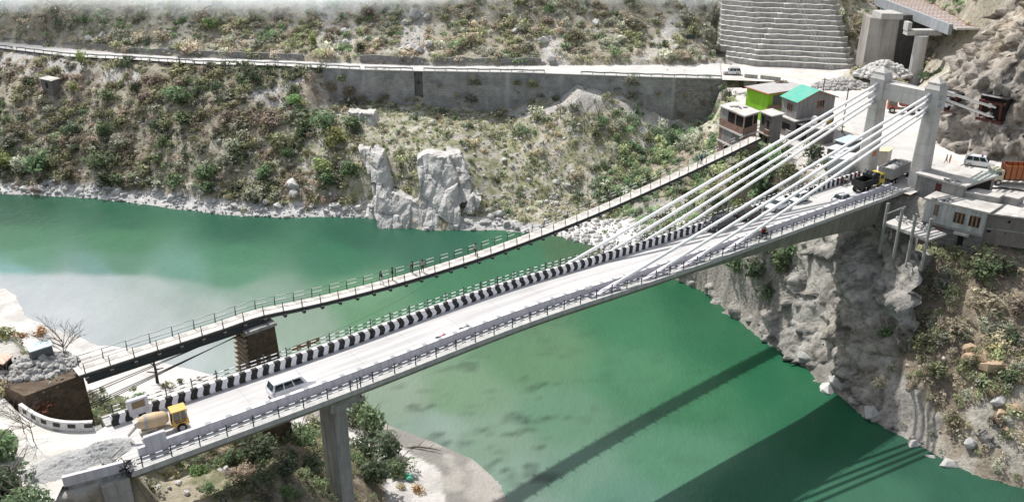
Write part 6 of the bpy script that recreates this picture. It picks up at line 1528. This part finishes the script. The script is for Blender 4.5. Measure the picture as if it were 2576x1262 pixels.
for i in range(34):
    u_ = rt_.uniform(10, 900); v_ = rt_.uniform(360, 475) if i < 20 else rt_.uniform(210, 360); hh_ = hit(u_, v_)
    if hh_ is None or hh_.z < WL + 1.5 or (u_ > 700 and v_ < 260): continue
    wd_ = rt_.uniform(4, 8.5); tree(u_, v_, wd_ * rt_.uniform(.65, .9), wd_, rt_.choice(['green', 'olive', 'green', 'grey', 'dark', 'olive', 'yellow'] if i < 20 else ['dark', 'olive', 'grey', 'green']), .9, i + 100, at_=hh_, name='slope_tree', grp='trees on the lower slope')
for i in range(14):
    u_ = rt_.uniform(40, 1780); v_ = rt_.uniform(35, 120); hh_ = hit(u_, v_)
    if hh_ is None or hh_.z < 2: continue
    wd_ = rt_.uniform(3.5, 7); tree(u_, v_, wd_ * rt_.uniform(.6, .85), wd_, rt_.choice(['grey', 'olive', 'grey', 'green', 'brown']), .9, i + 140, at_=hh_, name='hillside_tree', grp='trees above the hill road')
# trees one can tell apart (foot of the stem on the survey picture)
for a in [(207, 172, 6.5, 4.2, 'yellow', .7, 1), (188, 238, 4.6, 3.6, 'yellow', .7, 2), (95, 440, 9.5, 11, 'green', .85, 3), (8, 430, 8, 6, 'yellow', .8, 4), (745, 272, 5, 5.2, 'bright', .75, 5), (532, 78, 5, 6.5, 'bright', .8, 6), (455, 128, 3.2, 5, 'yellow', .8, 7),
          (790, 120, 6, 3.4, 'yellow', .85, 8), (545, 240, 5.5, 4, 'dark', .75, 9), (500, 245, 4, 3, 'dark', .8, 10), (345, 235, 4.5, 4, 'dark', .8, 11), (420, 330, 5, 5, 'olive', .8, 12), (300, 470, 4.5, 5, 'green', .85, 13), (440, 470, 4.5, 6, 'green', .85, 14), (520, 480, 4.2, 7, 'green', .85, 15),
          (250, 300, 4, 4, 'olive', .8, 16), (130, 290, 4, 4, 'grey', .8, 17), (640, 210, 4.5, 3.5, 'dark', .8, 18), (1255, 295, 4, 4.8, 'grey', .85, 19), (1592, 250, 3.6, 4.8, 'grey', .85, 20), (1185, 262, 4, 6, 'grey', .85, 21), (1690, 362, 4.6, 4, 'dark', .85, 22), (1832, 262, 5.5, 4.5, 'grey', .85, 23), (1075, 440, 5, 3, 'yellow', .85, 24),
          (1630, 365, 5, 4.4, 'olive', .85, 25), (1560, 330, 4.5, 4, 'grey', .85, 26), (1500, 350, 4.5, 3.4, 'olive', .8, 27), (1330, 130, 4, 5, 'grey', .85, 28), (905, 130, 3.6, 4, 'dark', .8, 29), (1780, 110, 8, 7, 'grey', .9, 30), (1795, 60, 8, 6, 'grey', .9, 31), (1745, 95, 6, 5, 'olive', .9, 32), (1600, 70, 5, 7, 'grey', .9, 33)]:
    tree(*a)
for a in [(1470, 330, 7.5, 2.4, 1), (1505, 320, 6.5, 2.2, 2), (1440, 320, 6, 2., 3), (515, 295, 5, 1.6, 4), (265, 320, 5, 1.8, 5), (1410, 300, 4, 1.6, 6)]: bare(*a, n=9, r=.09)
# headland under the cables
for a in [(1960, 395, 4.5, 5, 'green', .9, 40), (2040, 400, 5, 5.5, 'dark', .9, 41), (1900, 430, 5, 6, 'dark', .9, 42), (1990, 450, 5, 6, 'olive', .9, 43), (1850, 480, 5, 6, 'olive', .9, 44), (1800, 520, 4.5, 5, 'dark', .9, 45), (1935, 500, 4.5, 5, 'dark', .9, 46), (2090, 430, 5, 5, 'dark', .9, 47), (1860, 530, 3.4, 3.6, 'yellow', .9, 48), (1745, 520, 4.5, 6, 'dark', .9, 49), (1700, 470, 4, 6, 'grey', .9, 50)]: tree(*a, name='headland_tree')
# below the bridge and on the right bank
for a in [(1895, 700, 6.5, 6.5, 'dark', .95, 60), (1960, 680, 6, 6, 'green', .95, 61), (1850, 680, 5.5, 5.5, 'green', .95, 62), (1925, 750, 5.5, 5, 'dark', .95, 63), (1985, 640, 4, 4.5, 'green', .95, 64), (2470, 700, 5.5, 5.5, 'green', .9, 65), (2520, 690, 4.5, 5, 'dark', .9, 66), (2120, 925, 2.6, 3.2, 'grey', .95, 67), (2225, 850, 3.2, 3.6, 'green', .95, 68),
          (2560, 790, 4, 5, 'brown', .95, 69), (2480, 770, 3.5, 6, 'brown', .95, 70), (2330, 880, 4.2, 5.5, 'olive', .95, 71), (2280, 760, 3, 4, 'olive', .95, 72), (2360, 720, 3, 4, 'grey', .95, 73), (2545, 860, 3.6, 3.4, 'dark', .95, 74), (2370, 940, 3.4, 5, 'olive', .95, 75), (2540, 960, 3, 3.2, 'green', .95, 76), (2400, 830, 3, 5, 'brown', .95, 77)]: tree(*a, name='bank_tree', grp='trees on the right bank')
# near bank
for a in [(930, 1085, 7, 6.5, 'green', .95, 80), (975, 1150, 6, 6, 'dark', .95, 81), (905, 1060, 6, 5, 'green', .95, 82), (1010, 1190, 3.6, 5, 'green', .95, 83), (920, 1150, 6, 6, 'dark', .95, 91), (940, 1215, 6, 6, 'dark', .95, 92), (700, 1105, 3.5, 5, 'olive', .95, 84), (650, 1150, 3.5, 5, 'dark', .95, 85), (760, 1120, 4, 5, 'green', .95, 86), (590, 1165, 2.5, 3.5, 'green', .95, 87), (795, 1090, 4, 4.5, 'olive', .95, 88), (790, 1180, 3, 4.5, 'dark', .95, 89), (720, 1190, 2.5, 4, 'dark', .95, 93), (500, 1190, 1.6, 2.4, 'bright', .95, 90)]: tree(*a, name='riverbank_tree', grp='trees on the near bank')
for (px, py, z, h_, wd_, c) in [(10, 1165, -.2, 5.0, 5.0, 'green'), (40, 1235, -.2, 4.2, 4.6, 'dark'), (-30, 1240, -.2, 5, 6, 'green'), (20, 1120, -.2, 2.6, 2.6, 'bright'), (70, 1290, -.2, 4, 4.5, 'green')]:
    tree(px, py, h_, wd_, c, .95, int(px) % 7 + 90, at_=W(px, py, z), name='roadside_tree', grp='trees at the left road edge')
bare(168, 905, 4.6, 2.4, 31, 'tall bare tree with fanned twigs beside the hut', at_=W(170, 915, .2), n=11, r=.09, sub=6)
q = hit(396, 962)
if q:
    rt = empty('lopped_tree', tuple(q), 0, 'lopped dark tree with stub branches between the two bridges', 'tree'); m = MB()
    m.tube([(0, 0, -.5), (.1, 0, 2.2), (-.05, 0, 4.6)], [.26, .2, .12], 7)
    for (z, x, y, e) in [(1.8, -1.3, 0, .15), (2.3, 1.3, .1, .3), (3.6, 1.5, .2, 1.5), (3.7, -1.5, -.1, .8), (4.3, -.9, .2, 1.0), (4.2, 1.0, -.2, .8), (2.9, -.8, .3, .5)]: m.tube([(0, 0, z), (x * .5, y, z + e * .35), (x, y, z + e)], [.13, .1, .06], 5)
    m.build('trunk', plain('dark_bark', (.05, .045, .045), .95, .3, 3), rt)
shrub(120, 985, 3.6, 'grey', at_=W(128, 1000, -.5), tall=1.1); shrub(70, 960, 3, 'brown', at_=W(70, 985, .2)); shrub(30, 965, 3, 'straw', at_=W(25, 985, 0.2)); shrub(110, 1010, 3, 'rust', at_=W(105, 1030, -.6), tall=.5)
for (px, py, wd_, c) in [(50, 850, 3, 'rust'), (100, 840, 3.2, 'rust'), (15, 850, 3, 'yellow'), (350, 1000, 2.2, 'green'), (300, 1005, 2., 'olive'), (420, 975, 3, 'olive'), (455, 960, 1.8, 'dark'), (500, 955, 1.6, 'straw'), (255, 985, 2., 'green'), (335, 980, 1.6, 'bright'), (560, 1170, 2, 'straw'), (430, 1200, 2.4, 'straw'), (520, 1230, 2.2, 'green'), (600, 1240, 1.8, 'straw'), (1050, 1235, 2.4, 'rust'), (1010, 1225, 1.8, 'straw'), (760, 1200, 2.5, 'olive'), (720, 1245, 2.6, 'bright')]: shrub(px, py, wd_, c)
for (px, py, sd_) in [(30, 1000, 51), (60, 1090, 52), (85, 1110, 53), (240, 1262, 54), (300, 1258, 55)]:
    bare(px, py, 3.4 if py < 1200 else 2.6, 1.9, sd_, 'leafless drooping brush', at_=W(px, py, 0.0 if py < 1200 else -3.5), n=10, r=.05, sub=6, name='leafless_brush')
for (px, py) in [(225, 1262), (285, 1262)]: shrub(px, py, 2.6, 'rust', at_=W(px, py + 20, -3.5), tall=.6)
# bushes one can single out on the slopes
bz = [((0, 850), (195, 470), 46, ['olive', 'brown', 'grey', 'dark', 'green', 'olive'], (2.2, 5)), ((0, 1780), (15, 140), 50, ['grey', 'olive', 'brown', 'grey', 'green'], (2.2, 5)), ((900, 1560), (300, 560), 34, ['olive', 'dark', 'grey', 'brown', 'green'], (1.4, 3.4)),
      ((1560, 2150), (360, 560), 22, ['dark', 'olive', 'grey', 'green'], (2.4, 4.6)), ((2240, 2576), (690, 1100), 26, ['brown', 'olive', 'grey', 'green', 'straw'], (1.6, 3.6)), ((850, 1810), (205, 300), 12, ['grey', 'brown', 'olive'], (1.6, 3.2))]
for (u0, u1), (v0, v1), n, cs, (w0, w1) in bz:
    for i in range(n):
        px, py = rnd.uniform(u0, u1), rnd.uniform(v0, v1); h = hit(px, py)
        if h is None or h.z < WL + 1: continue
        if abs(h.z + .25) < .35: continue
        shrub(px, py, rnd.uniform(w0, w1), rnd.choice(cs), at_=h)
for (px, py, w_, c) in [(1010, 420, 3, 'olive'), (1030, 450, 3, 'grey'), (1000, 395, 3.4, 'olive'), (1045, 400, 2.4, 'green'), (985, 440, 2.4, 'olive'), (1025, 480, 2.4, 'olive'), (1085, 390, 2.4, 'grey'), (1120, 380, 2.6, 'olive'), (965, 380, 2.2, 'straw'), (960, 330, 2.4, 'olive'), (915, 300, 2, 'straw'), (940, 365, 2.4, 'brown'), (880, 290, 2.4, 'grey'), (1165, 520, 2.2, 'brown'), (1190, 540, 2.6, 'olive'), (1180, 470, 2.6, 'brown')]: shrub(px, py, w_, c)
# climbers on the retaining wall
for (px, py, wd_, c) in [(830, 215, 6, 'brown'), (880, 225, 6, 'brown'), (860, 190, 4, 'olive'), (910, 240, 4, 'brown'), (970, 235, 3.4, 'brown'), (1025, 240, 2.6, 'brown'), (1150, 230, 2, 'brown'), (1105, 205, 2, 'olive'), (1195, 200, 4.6, 'grey'), (1300, 200, 3, 'olive'), (1340, 205, 4, 'olive'), (1590, 200, 5, 'grey'), (1655, 225, 2.4, 'brown'), (1720, 230, 2.4, 'brown'), (1770, 250, 2.4, 'brown'), (1715, 280, 3, 'brown'), (1790, 215, 2, 'grey')]:
    q = road_pt(px); p = AtY(px, py + 14, q.y - .7); me = plantmesh('c', c, rnd.randrange(4) + 20, .09, 520, 9)
    o = bpy.data.objects.new('wall_creeper', me); COL.objects.link(o); o.location = p; o.rotation_euler = (0, 0, 0); o.scale = (wd_ / 2, 1.1, wd_ * .5); tag(o, None, 'creeper', 'creepers hanging on the retaining wall'); later(o, CN[c] + ' wall creeper', px, py)

# boulders one can single out
bm_mats = [vcol('x', 1) if False else plain('pale_boulder', (.54, .53, .51), .9, .2, 1.2, bump=.5), plain('grey_boulder', (.40, .39, .375), .9, .25, 1.2, bump=.5), plain('tan_boulder', (.42, .31, .21), .9, .25, 1.2, bump=.5)]
BMN = ['pale', 'grey', 'tan']
BME = {}
def boulder(px, py, size, mi=0, at_=None, flat=1.):
    h = at_ if at_ is not None else hit(px, py)
    if h is None: return
    j = rnd.randrange(len(HM))
    if (j, mi) not in BME: me = HM[j].copy(); me.materials.append(bm_mats[mi]); BME[(j, mi)] = me
    o = bpy.data.objects.new('boulder', BME[(j, mi)]); COL.objects.link(o); s = size / 2; o.scale = (s * rnd.uniform(.9, 1.25), s, s * rnd.uniform(.75, 1.1) * flat); o.rotation_euler = (rnd.uniform(-.4, .4), rnd.uniform(-.4, .4), rnd.uniform(0, 6.28)); o.location = h + Vector((0, 0, s * .22))
    tag(o, None, 'boulder', 'boulders'); u, v = PX(*h); later(o, ('big ' if size > 2.4 else '') + BMN[mi] + ' angular boulder', u, v)
for (px, py, s, mi) in [(60, 478, 2.6, 0), (100, 476, 2.4, 0), (165, 478, 2.2, 0), (200, 485, 2.6, 0), (345, 452, 2.8, 0), (360, 462, 2.4, 1), (300, 482, 3, 0), (395, 478, 2., 1), (455, 490, 2.2, 0), (430, 500, 2.6, 0), (510, 485, 2.6, 1), (545, 475, 2.2, 0), (590, 520, 2.6, 0), (640, 500, 3., 0), (670, 510, 2.6, 1), (700, 520, 2.8, 0), (735, 470, 4, 0), (740, 490, 3.2, 0),
                        (790, 520, 2.4, 0), (845, 520, 3.4, 0), (870, 530, 2.4, 1), (900, 525, 2.6, 0), (820, 533, 2, 0), (1180, 560, 2, 0), (1225, 560, 2.2, 1), (1235, 545, 2., 0), (1258, 540, 2.6, 0), (1275, 565, 2.4, 1), (1300, 570, 2., 0), (1230, 530, 1.6, 0), (1475, 605, 2.2, 1), (1500, 595, 2.0, 0), (1430, 600, 2., 1), (1540, 612, 1.8, 0), (1450, 590, 1.8, 0),
                        (1045, 40, 5, 1), (1020, 60, 3, 0), (1075, 45, 3, 1), (1035, 125, 3.6, 0), (1055, 130, 3.2, 1), (1010, 128, 3, 0), (1080, 115, 3, 0), (870, 110, 3., 0), (865, 80, 2.6, 0), (258, 92, 3.2, 1), (225, 100, 2.8, 0), (1365, 105, 3.4, 0), (1385, 150, 3.6, 0), (1500, 60, 3, 0), (1295, 80, 2.2, 0), (920, 100, 2, 0), (1560, 95, 2.2, 0), (1680, 135, 2, 0), (1640, 110, 1.8, 0), (1700, 120, 2.2, 0), (1770, 150, 2.4, 1),
                        (1085, 310, 1.8, 0), (1268, 405, 2., 0), (1400, 460, 2, 0), (1385, 335, 1.8, 0), (1190, 350, 2, 0), (1430, 470, 2.2, 1), (1330, 455, 1.7, 0), (1440, 435, 1.6, 0), (1288, 420, 1.6, 0),
                        (2100, 965, 3, 1), (2080, 985, 3.4, 0), (2150, 1010, 3, 1), (2190, 1040, 3.4, 1), (2030, 900, 3.2, 1), (2000, 870, 3, 1), (2440, 900, 2.4, 2), (2470, 900, 3.2, 2), (2500, 925, 3.4, 2), (2440, 880, 2.6, 2), (2500, 990, 1.8, 2), (2515, 1010, 2.2, 1), (2555, 1030, 2.2, 2), (2520, 1040, 1.6, 2), (2535, 1060, 1.6, 0), (2510, 1060, 1.4, 2), (2530, 1080, 1.5, 2), (2545, 1095, 1.4, 0), (2340, 1160, 2.4, 1), (2390, 1170, 2.6, 1), (2440, 1120, 2.2, 1), (2300, 1120, 2.2, 1),
                        (568, 1180, .8, 0), (555, 1183, .9, 0), (430, 1205, .8, 0), (450, 1215, .9, 0), (400, 1225, .9, 0), (470, 1240, .8, 0)]:
    boulder(px, py, s, mi)
# rock pile by the footbridge abutment, stone berm and rubble heap near the junction
def heap(name, cpx, z0, rx, ry, h_, n, size, mi, label, seed, rot=0, tone=None):
    c = W(*cpx, z0); rr = random.Random(seed); r = empty(name, tuple(c), rot, label, 'rubble heap'); m = MB(); N = 20
    vs = [(0, 0, h_)]; fs = []
    for k_ in range(1, 7):
        for i in range(N):
            a = 2 * math.pi * i / N; f = k_ / 6; vs.append((math.cos(a) * rx * f, math.sin(a) * ry * f, max(-.3, h_ * (math.cos(f * 2.6) * .5 + .45) + rr.uniform(-.12, .12) * h_)))
    for i in range(N): fs.append((0, 1 + i, 1 + (i + 1) % N))
    for k_ in range(5):
        for i in range(N): fs.append((1 + k_ * N + i, 1 + (k_ + 1) * N + i, 1 + (k_ + 1) * N + (i + 1) % N, 1 + k_ * N + (i + 1) % N))
    m.add(vs, fs); m.build('mound', plain('mound_earth', (.48, .465, .44), .95, .25, 1, bump=.6), r)
    m = MB()
    for i in range(n):
        a = rr.uniform(0, 6.28); f = rr.random() ** .5; s = size * rr.uniform(.5, 1.5); v, fc = HA[rr.randrange(len(HA))]; M = Matrix.Translation((math.cos(a) * rx * f, math.sin(a) * ry * f, max(0, h_ * (math.cos(f * 2.6) * .5 + .45)) + .1)) @ Matrix.Rotation(rr.uniform(0, 6), 4, 'Z') @ Matrix.Rotation(rr.uniform(-.6, .6), 4, 'X') @ Matrix.Scale(s / 2, 4)
        m.add([M @ Vector(p) for p in v], [tuple(q) for q in fc])
    m.build('stones', bm_mats[mi], r, fix=False)
heap('stone_heap', (100, 925), 1.2, 3.6, 2.6, 1.2, 170, .75, 1, 'heap of pale broken slabs beside the footbridge abutment', 1, .3)
heap('stone_berm', (2115, 218), 0, 7.0, 4.2, 1.6, 260, 1.1, 1, 'oval berm of dark grey broken rock between the two roads', 2, .25)
heap('rubble_heap', (2222, 190), 1.6, 7.0, 4.5, 3.4, 200, 1.3, 0, 'big pale rubble heap under the unfinished bridge', 3, 0)
heap('rubble_heap', (2262, 236), 0, 5.0, 3.5, 1.8, 120, 1.0, 0, 'smaller rubble heap behind the crossbeam of the pylon', 4, 0)
heap('stone_heap', (1900, 240), -.5, 5.0, 2.0, .8, 80, .7, 1, 'low rubble strip behind the lime green building', 5, 0)
for (cp, rx, ry, h_, lab, sd_) in [((250, 1140), 2.9, 1.7, .95, 'grey gravel heap beside the mixer', 11), ((165, 1168), 3.6, 1.9, .7, 'wide low grey gravel heap at the road edge', 12)]:
    c = W(*cp, 0); V = []; Fq = []; N = 60
    xs_ = np.linspace(-1, 1, N); Xg, Yg = np.meshgrid(xs_, xs_); rr = np.hypot(Xg, Yg) + .12 * vnoise(Xg, Yg, 2.2, sd_); Zg = np.clip(1 - rr, -.05, 1) ** 1 * h_ * 1.15; Zg = Zg * (1 + .3 * vnoise(Xg * 9, Yg * 9, .8, sd_)) + nr.uniform(-.06, .06, Zg.shape)
    idx = np.arange(N * N).reshape(N, N); Qs = np.stack([idx[:-1, :-1], idx[:-1, 1:], idx[1:, 1:], idx[1:, :-1]], -1).reshape(-1, 4)
    Vv = np.stack([Xg * rx, Yg * ry, Zg - .02], -1).reshape(-1, 3); Qs = Qs[(rr.ravel()[Qs] < 1.0).any(1)]
    o = npmesh('gravel_heap', Vv, Qs, grav); o.location = (c.x, c.y, .04); o.rotation_euler = (0, 0, BA); tag(o, lab, 'gravel heap')
# clutter on roofs
c = W(1965, 207, 5.5); m = MB(); rr = random.Random(9)
m.box((0, 0, .06), (2.6, 1.8, .1))
for i in range(26): x, y = rr.gauss(0, .55), rr.gauss(0, .4); m.tube([(x, y, rr.uniform(0, .2)), (x + rr.uniform(-.8, .8), y + rr.uniform(-.6, .6), rr.uniform(.1, .6))], .04, 4)
o = m.build('brushwood', bark); o.location = (c.x, c.y, 5.52); tag(o, 'tangle of dry brushwood on the grey roof of the lime green building', 'brushwood')
for (px, py, z, s, lab) in [(2380, 503, 1.0, .5, 'small block pile on the white riverside roof'), (2400, 455, 3.0, .4, 'small block pile on the broad white flat roof'), (2090, 320, 2.6, .4, 'small block pile beside the white roof tank'), (1850, 270, 6.4, .4, 'small block pile on the brick house roof')]:
    c = W(px, py, z); m = MB()
    for i in range(9): m.box((rr.gauss(0, .8), rr.gauss(0, .4), s * .3), (s, s * .6, s * .5), rz=rr.uniform(0, 3))
    o = m.build('block_pile', conc); o.location = (c.x, c.y, z + .01); tag(o, lab, 'block pile')
c = W(2073, 322, 2.6); dsh_ = empty('satellite_dish', (c.x, c.y, 2.6), .6, 'white satellite dish on the unfinished house roof', 'satellite dish')
m = MB(); m.tube([(0, 0, 0), (0, 0, .9)], .04, 6); m.build('pole', dark_st, dsh_); m = MB(); m.tube([(-.05, 0, .95), (-.2, 0, 1.0), (-.3, 0, 1.04)], [.12, .45, .55], 14); m.build('dish', white_p, dsh_)
for (px, pyt, pyb, z, lab) in [(2118, 222, 330, 0, 'thin dark pole behind the teal roofed house'), (2066, 196, 262, 0, 'thin pole at the edge of the stone berm')]:
    c = W(px, pyb, z); t = AtY(px, pyt, c.y); m = MB(); m.tube([(0, 0, -1), (0, 0, t.z)], .1, 6); m.box((0, 0, t.z - .4), (1.2, .1, .1)); o = m.build('utility_pole', rust); o.location = (c.x, c.y, 0); tag(o, lab, 'pole')
# ---- white rock face at the waterline: jointed slabs
ro = empty('rock_face', (-15, 179, 0), 0, 'sheer pale rock face of jointed slabs rising from the water', 'rock')
krf = NT('pale_jointed_rock'); vv_ = krf.coord(); mpp = krf.n("ShaderNodeMapping"); mpp.inputs['Scale'].default_value = (1, 1, .22); krf.l(vv_, mpp.inputs[0])
nn_ = krf.noise(mpp.outputs[0], .55, 8, .7); crk = krf.n("ShaderNodeTexVoronoi", feature='DISTANCE_TO_EDGE'); crk.inputs['Scale'].default_value = .22; krf.l(mpp.outputs[0], crk.inputs['Vector'])
c0 = krf.ramp(nn_, [(.28, (.30, .28, .255)), (.45, (.50, .485, .46)), (.75, (.62, .61, .595))]); krf.base(c0); krf.bump(krf.noise(mpp.outputs[0], .9, 8, .7), .6, .3)
def slab_part(poly, y0, tilt=.15, depth=5, par=ro, seed=0):
    fr_ = []
    for px, py in poly:
        k_ = ((py - CY) * CP + F * SP) / (F * CP - (py - CY) * SP); fr_.append(AtY(px, py, (y0 + 73 * tilt) / (1 + tilt * k_)))
    m = MB(); n = len(fr_); o3 = Vector((-15, 179, 0))
    m.add([p - o3 for p in fr_] + [p - o3 + Vector((0, depth, 0)) for p in fr_], [tuple(range(n)), tuple(range(n, 2 * n))[::-1]] + [(i, n + i, n + (i + 1) % n, (i + 1) % n) for i in range(n)])
    o = m.build('slab', krf.m, par); md = o.modifiers.new('r', 'REMESH'); md.mode = 'VOXEL'; md.voxel_size = .24
    dg = bpy.context.evaluated_depsgraph_get(); me = bpy.data.meshes.new_from_object(o.evaluated_get(dg)); o.modifiers.clear(); o.data = me
    for v in me.vertices:
        c = v.co; a = noise.fractal(Vector((c.x * .35, c.y * .35, c.z * .10 + seed)), 1, 2.2, 4) * .55 + noise.ridged_multi_fractal(Vector((c.x * .18 + c.z * .05, c.y * .2, c.z * .03 + seed)), 1, 2.2, 3, 1, 2) * -.3
        f1, e1 = facet(Vector((c.x * .30 + a * .3, c.y * .2, c.z * .11 + seed)), 1.0); f2, e2 = facet(Vector((c.x * .8 + c.z * .2, c.y * .5, c.z * .35 + seed)), .7)
        o_ = -a * .7 - f1 * .9 - f2 * .35 + (1 - e1) * .5; v.co = c + Vector((a * .8 + f2 * .2, o_, a * .4))
    return o
for i, (pl_, y0, tl) in enumerate([([(934, 380), (965, 388), (980, 465), (995, 510), (1012, 590), (958, 590), (944, 545), (936, 470)], 177.6, .78), ([(985, 485), (1046, 508), (1068, 560), (1060, 592), (996, 592)], 177.6, .7), ([(1056, 470), (1052, 400), (1075, 388), (1128, 398), (1150, 450), (1162, 560), (1150, 600), (1066, 600), (1060, 540)], 176.4, .78),
                                       ([(1120, 385), (1160, 392), (1186, 460), (1188, 505), (1150, 515)], 177.5, .95), ([(876, 282), (940, 288), (958, 340), (928, 352), (912, 392), (896, 400), (884, 350)], 194.3, .6), ([(900, 370), (932, 375), (940, 430), (928, 440)], 181, 1.0), ([(1190, 490), (1215, 505), (1200, 540), (1165, 535)], 178.5, .6)]): slab_part(pl_, y0, tl, seed=i * 3)
# bunch of litter sacks, driftwood, flags on a line
q = hit(1022, 1200)
if q:
    r = empty('litter_sacks', tuple(q), 0, 'green and yellow plastic litter sacks on the beach by the trees', 'litter')
    for i, (x, y, c, nm) in enumerate(((0, 0, (.10, .38, .24), 'sack'), (.8, .2, (.55, .62, .58), 'sack'), (.4, -.5, (.12, .42, .30), 'sack'), (-1.1, .3, (.55, .50, .12), 'sack'), (-.6, -.2, (.5, .52, .3), 'sack'))):
        o = bpy.data.objects.new(nm, HM[i].copy()); o.data.materials.append(plain('plastic_%d' % i, c, .5, .3, 6)); COL.objects.link(o); o.parent = r; o.location = (x, y, .3); o.scale = (.6, .5, .4)
q = hit(1062, 1130)
if q:
    m = MB(); m.tube([(-2.4, 0, .2), (-.8, .2, .35), (1.2, -.1, .3), (2.6, -.4, .15)], [.12, .14, .1, .04], 6); m.tube([(-.6, .2, .4), (.3, .9, .9)], [.07, .02], 5); m.tube([(.9, 0, .3), (1.8, .6, .6)], [.06, .02], 5); m.tube([(-1.6, 0, .3), (-1.2, -.7, .5)], [.06, .02], 5); o = m.build('driftwood', bark); o.location = q; tag(o, 'long branched driftwood log on the beach beside the trees', 'driftwood')
# sparse line with old prayer flags strung over the water
a0 = W(690, 880, 1); b0_ = W(1130, 700, 1.0)
p0 = bw(15, 9.7, 1.2); p1 = fpt(1150, 690, -1.0) + Vector((0, 0, .2)); r = empty('flag_line', tuple(p0), 0, 'thin line with a few tattered ochre flags strung between the two bridges', 'flags'); m = MB(); pts = []
for i in range(17):
    t = i / 16; p = p0.lerp(p1, t) - p0; p.z -= 5 * t * (1 - t); pts.append(p)
m.tube(pts, .018, 3); m.build('line', dark_st, r)
m = MB()
for i in range(9):
    t = .14 + i * .0065 * 2; p = p0.lerp(p1, t) - p0; p.z -= 5 * t * (1 - t); d_ = (p1 - p0).normalized() * .5; m.add([p, p + d_, p + d_ * .9 + Vector((0, 0, -.55 - .2 * (i % 2))), p + Vector((0, 0, -.45))], [(0, 1, 2, 3)])
m.build('flags', plain('tattered_cloth', (.40, .27, .13), .9, .4, 5), r, fix=False)
# overhead wires down the terraced wall
for i in (0, 1):
    a_, b_ = AtY(1990 + i * 10, -20, 225), W(2090 + i * 8, 176, .3); m = MB(); m.tube([a_, a_.lerp(b_, .5) + Vector((0, 0, -.4)), b_], .05, 4); tag(m.build('overhead_wire', galv), ['left', 'right'][i] + ' one of two thin wires slanting over the terraced wall', 'wire', 'wires over the terraced wall')
settle()
# thin mist hanging on the upper slope, given its own bluish glow for brightness
km = NT('glowing_slope_mist'); km.t.nodes.remove(km.b); vm = km.n("ShaderNodeNewGeometry").outputs['Position']; sm_ = km.sep(vm)
zr_m = km.math('ADD', sm_[2], km.math('MULTIPLY', km.noise(vm, .06, 3, .5), 2.5))
ym_ = km.math('ADD', sm_[1], km.math('MULTIPLY', sm_[0], .15)); yf_ = km.ramp(km.math('DIVIDE', km.math('SUBTRACT', ym_, 231.), 16.), [(.0, 0.), (.6, 1.)])
dn_ = km.math('MULTIPLY', km.math('MULTIPLY', yf_, km.ramp(km.math('DIVIDE', zr_m, 20.), [(.42, 0.), (.56, .4), (.75, 1.), (1., .3)])), .22)
pv_ = km.n("ShaderNodeVolumePrincipled"); pv_.inputs['Color'].default_value = (1, 1, 1, 1); pv_.inputs['Anisotropy'].default_value = .2; km.l(dn_, pv_.inputs['Density']); km.l(km.math('MULTIPLY', dn_, .28), pv_.inputs['Emission Strength']); pv_.inputs['Emission Color'].default_value = (.80, .90, 1, 1)
km.l(pv_.outputs[0], km.out.inputs['Volume'])
m = MB(); m.box((-70, 279, 15.5), (300, 66, 15)); mo = m.build('mist', km.m); tag(mo, kind='structure')
scene.cycles.volume_bounces = 9; scene.cycles.volume_step_rate = 1.5; scene.cycles.volume_max_steps = 64
print('SCATTER', cnt)
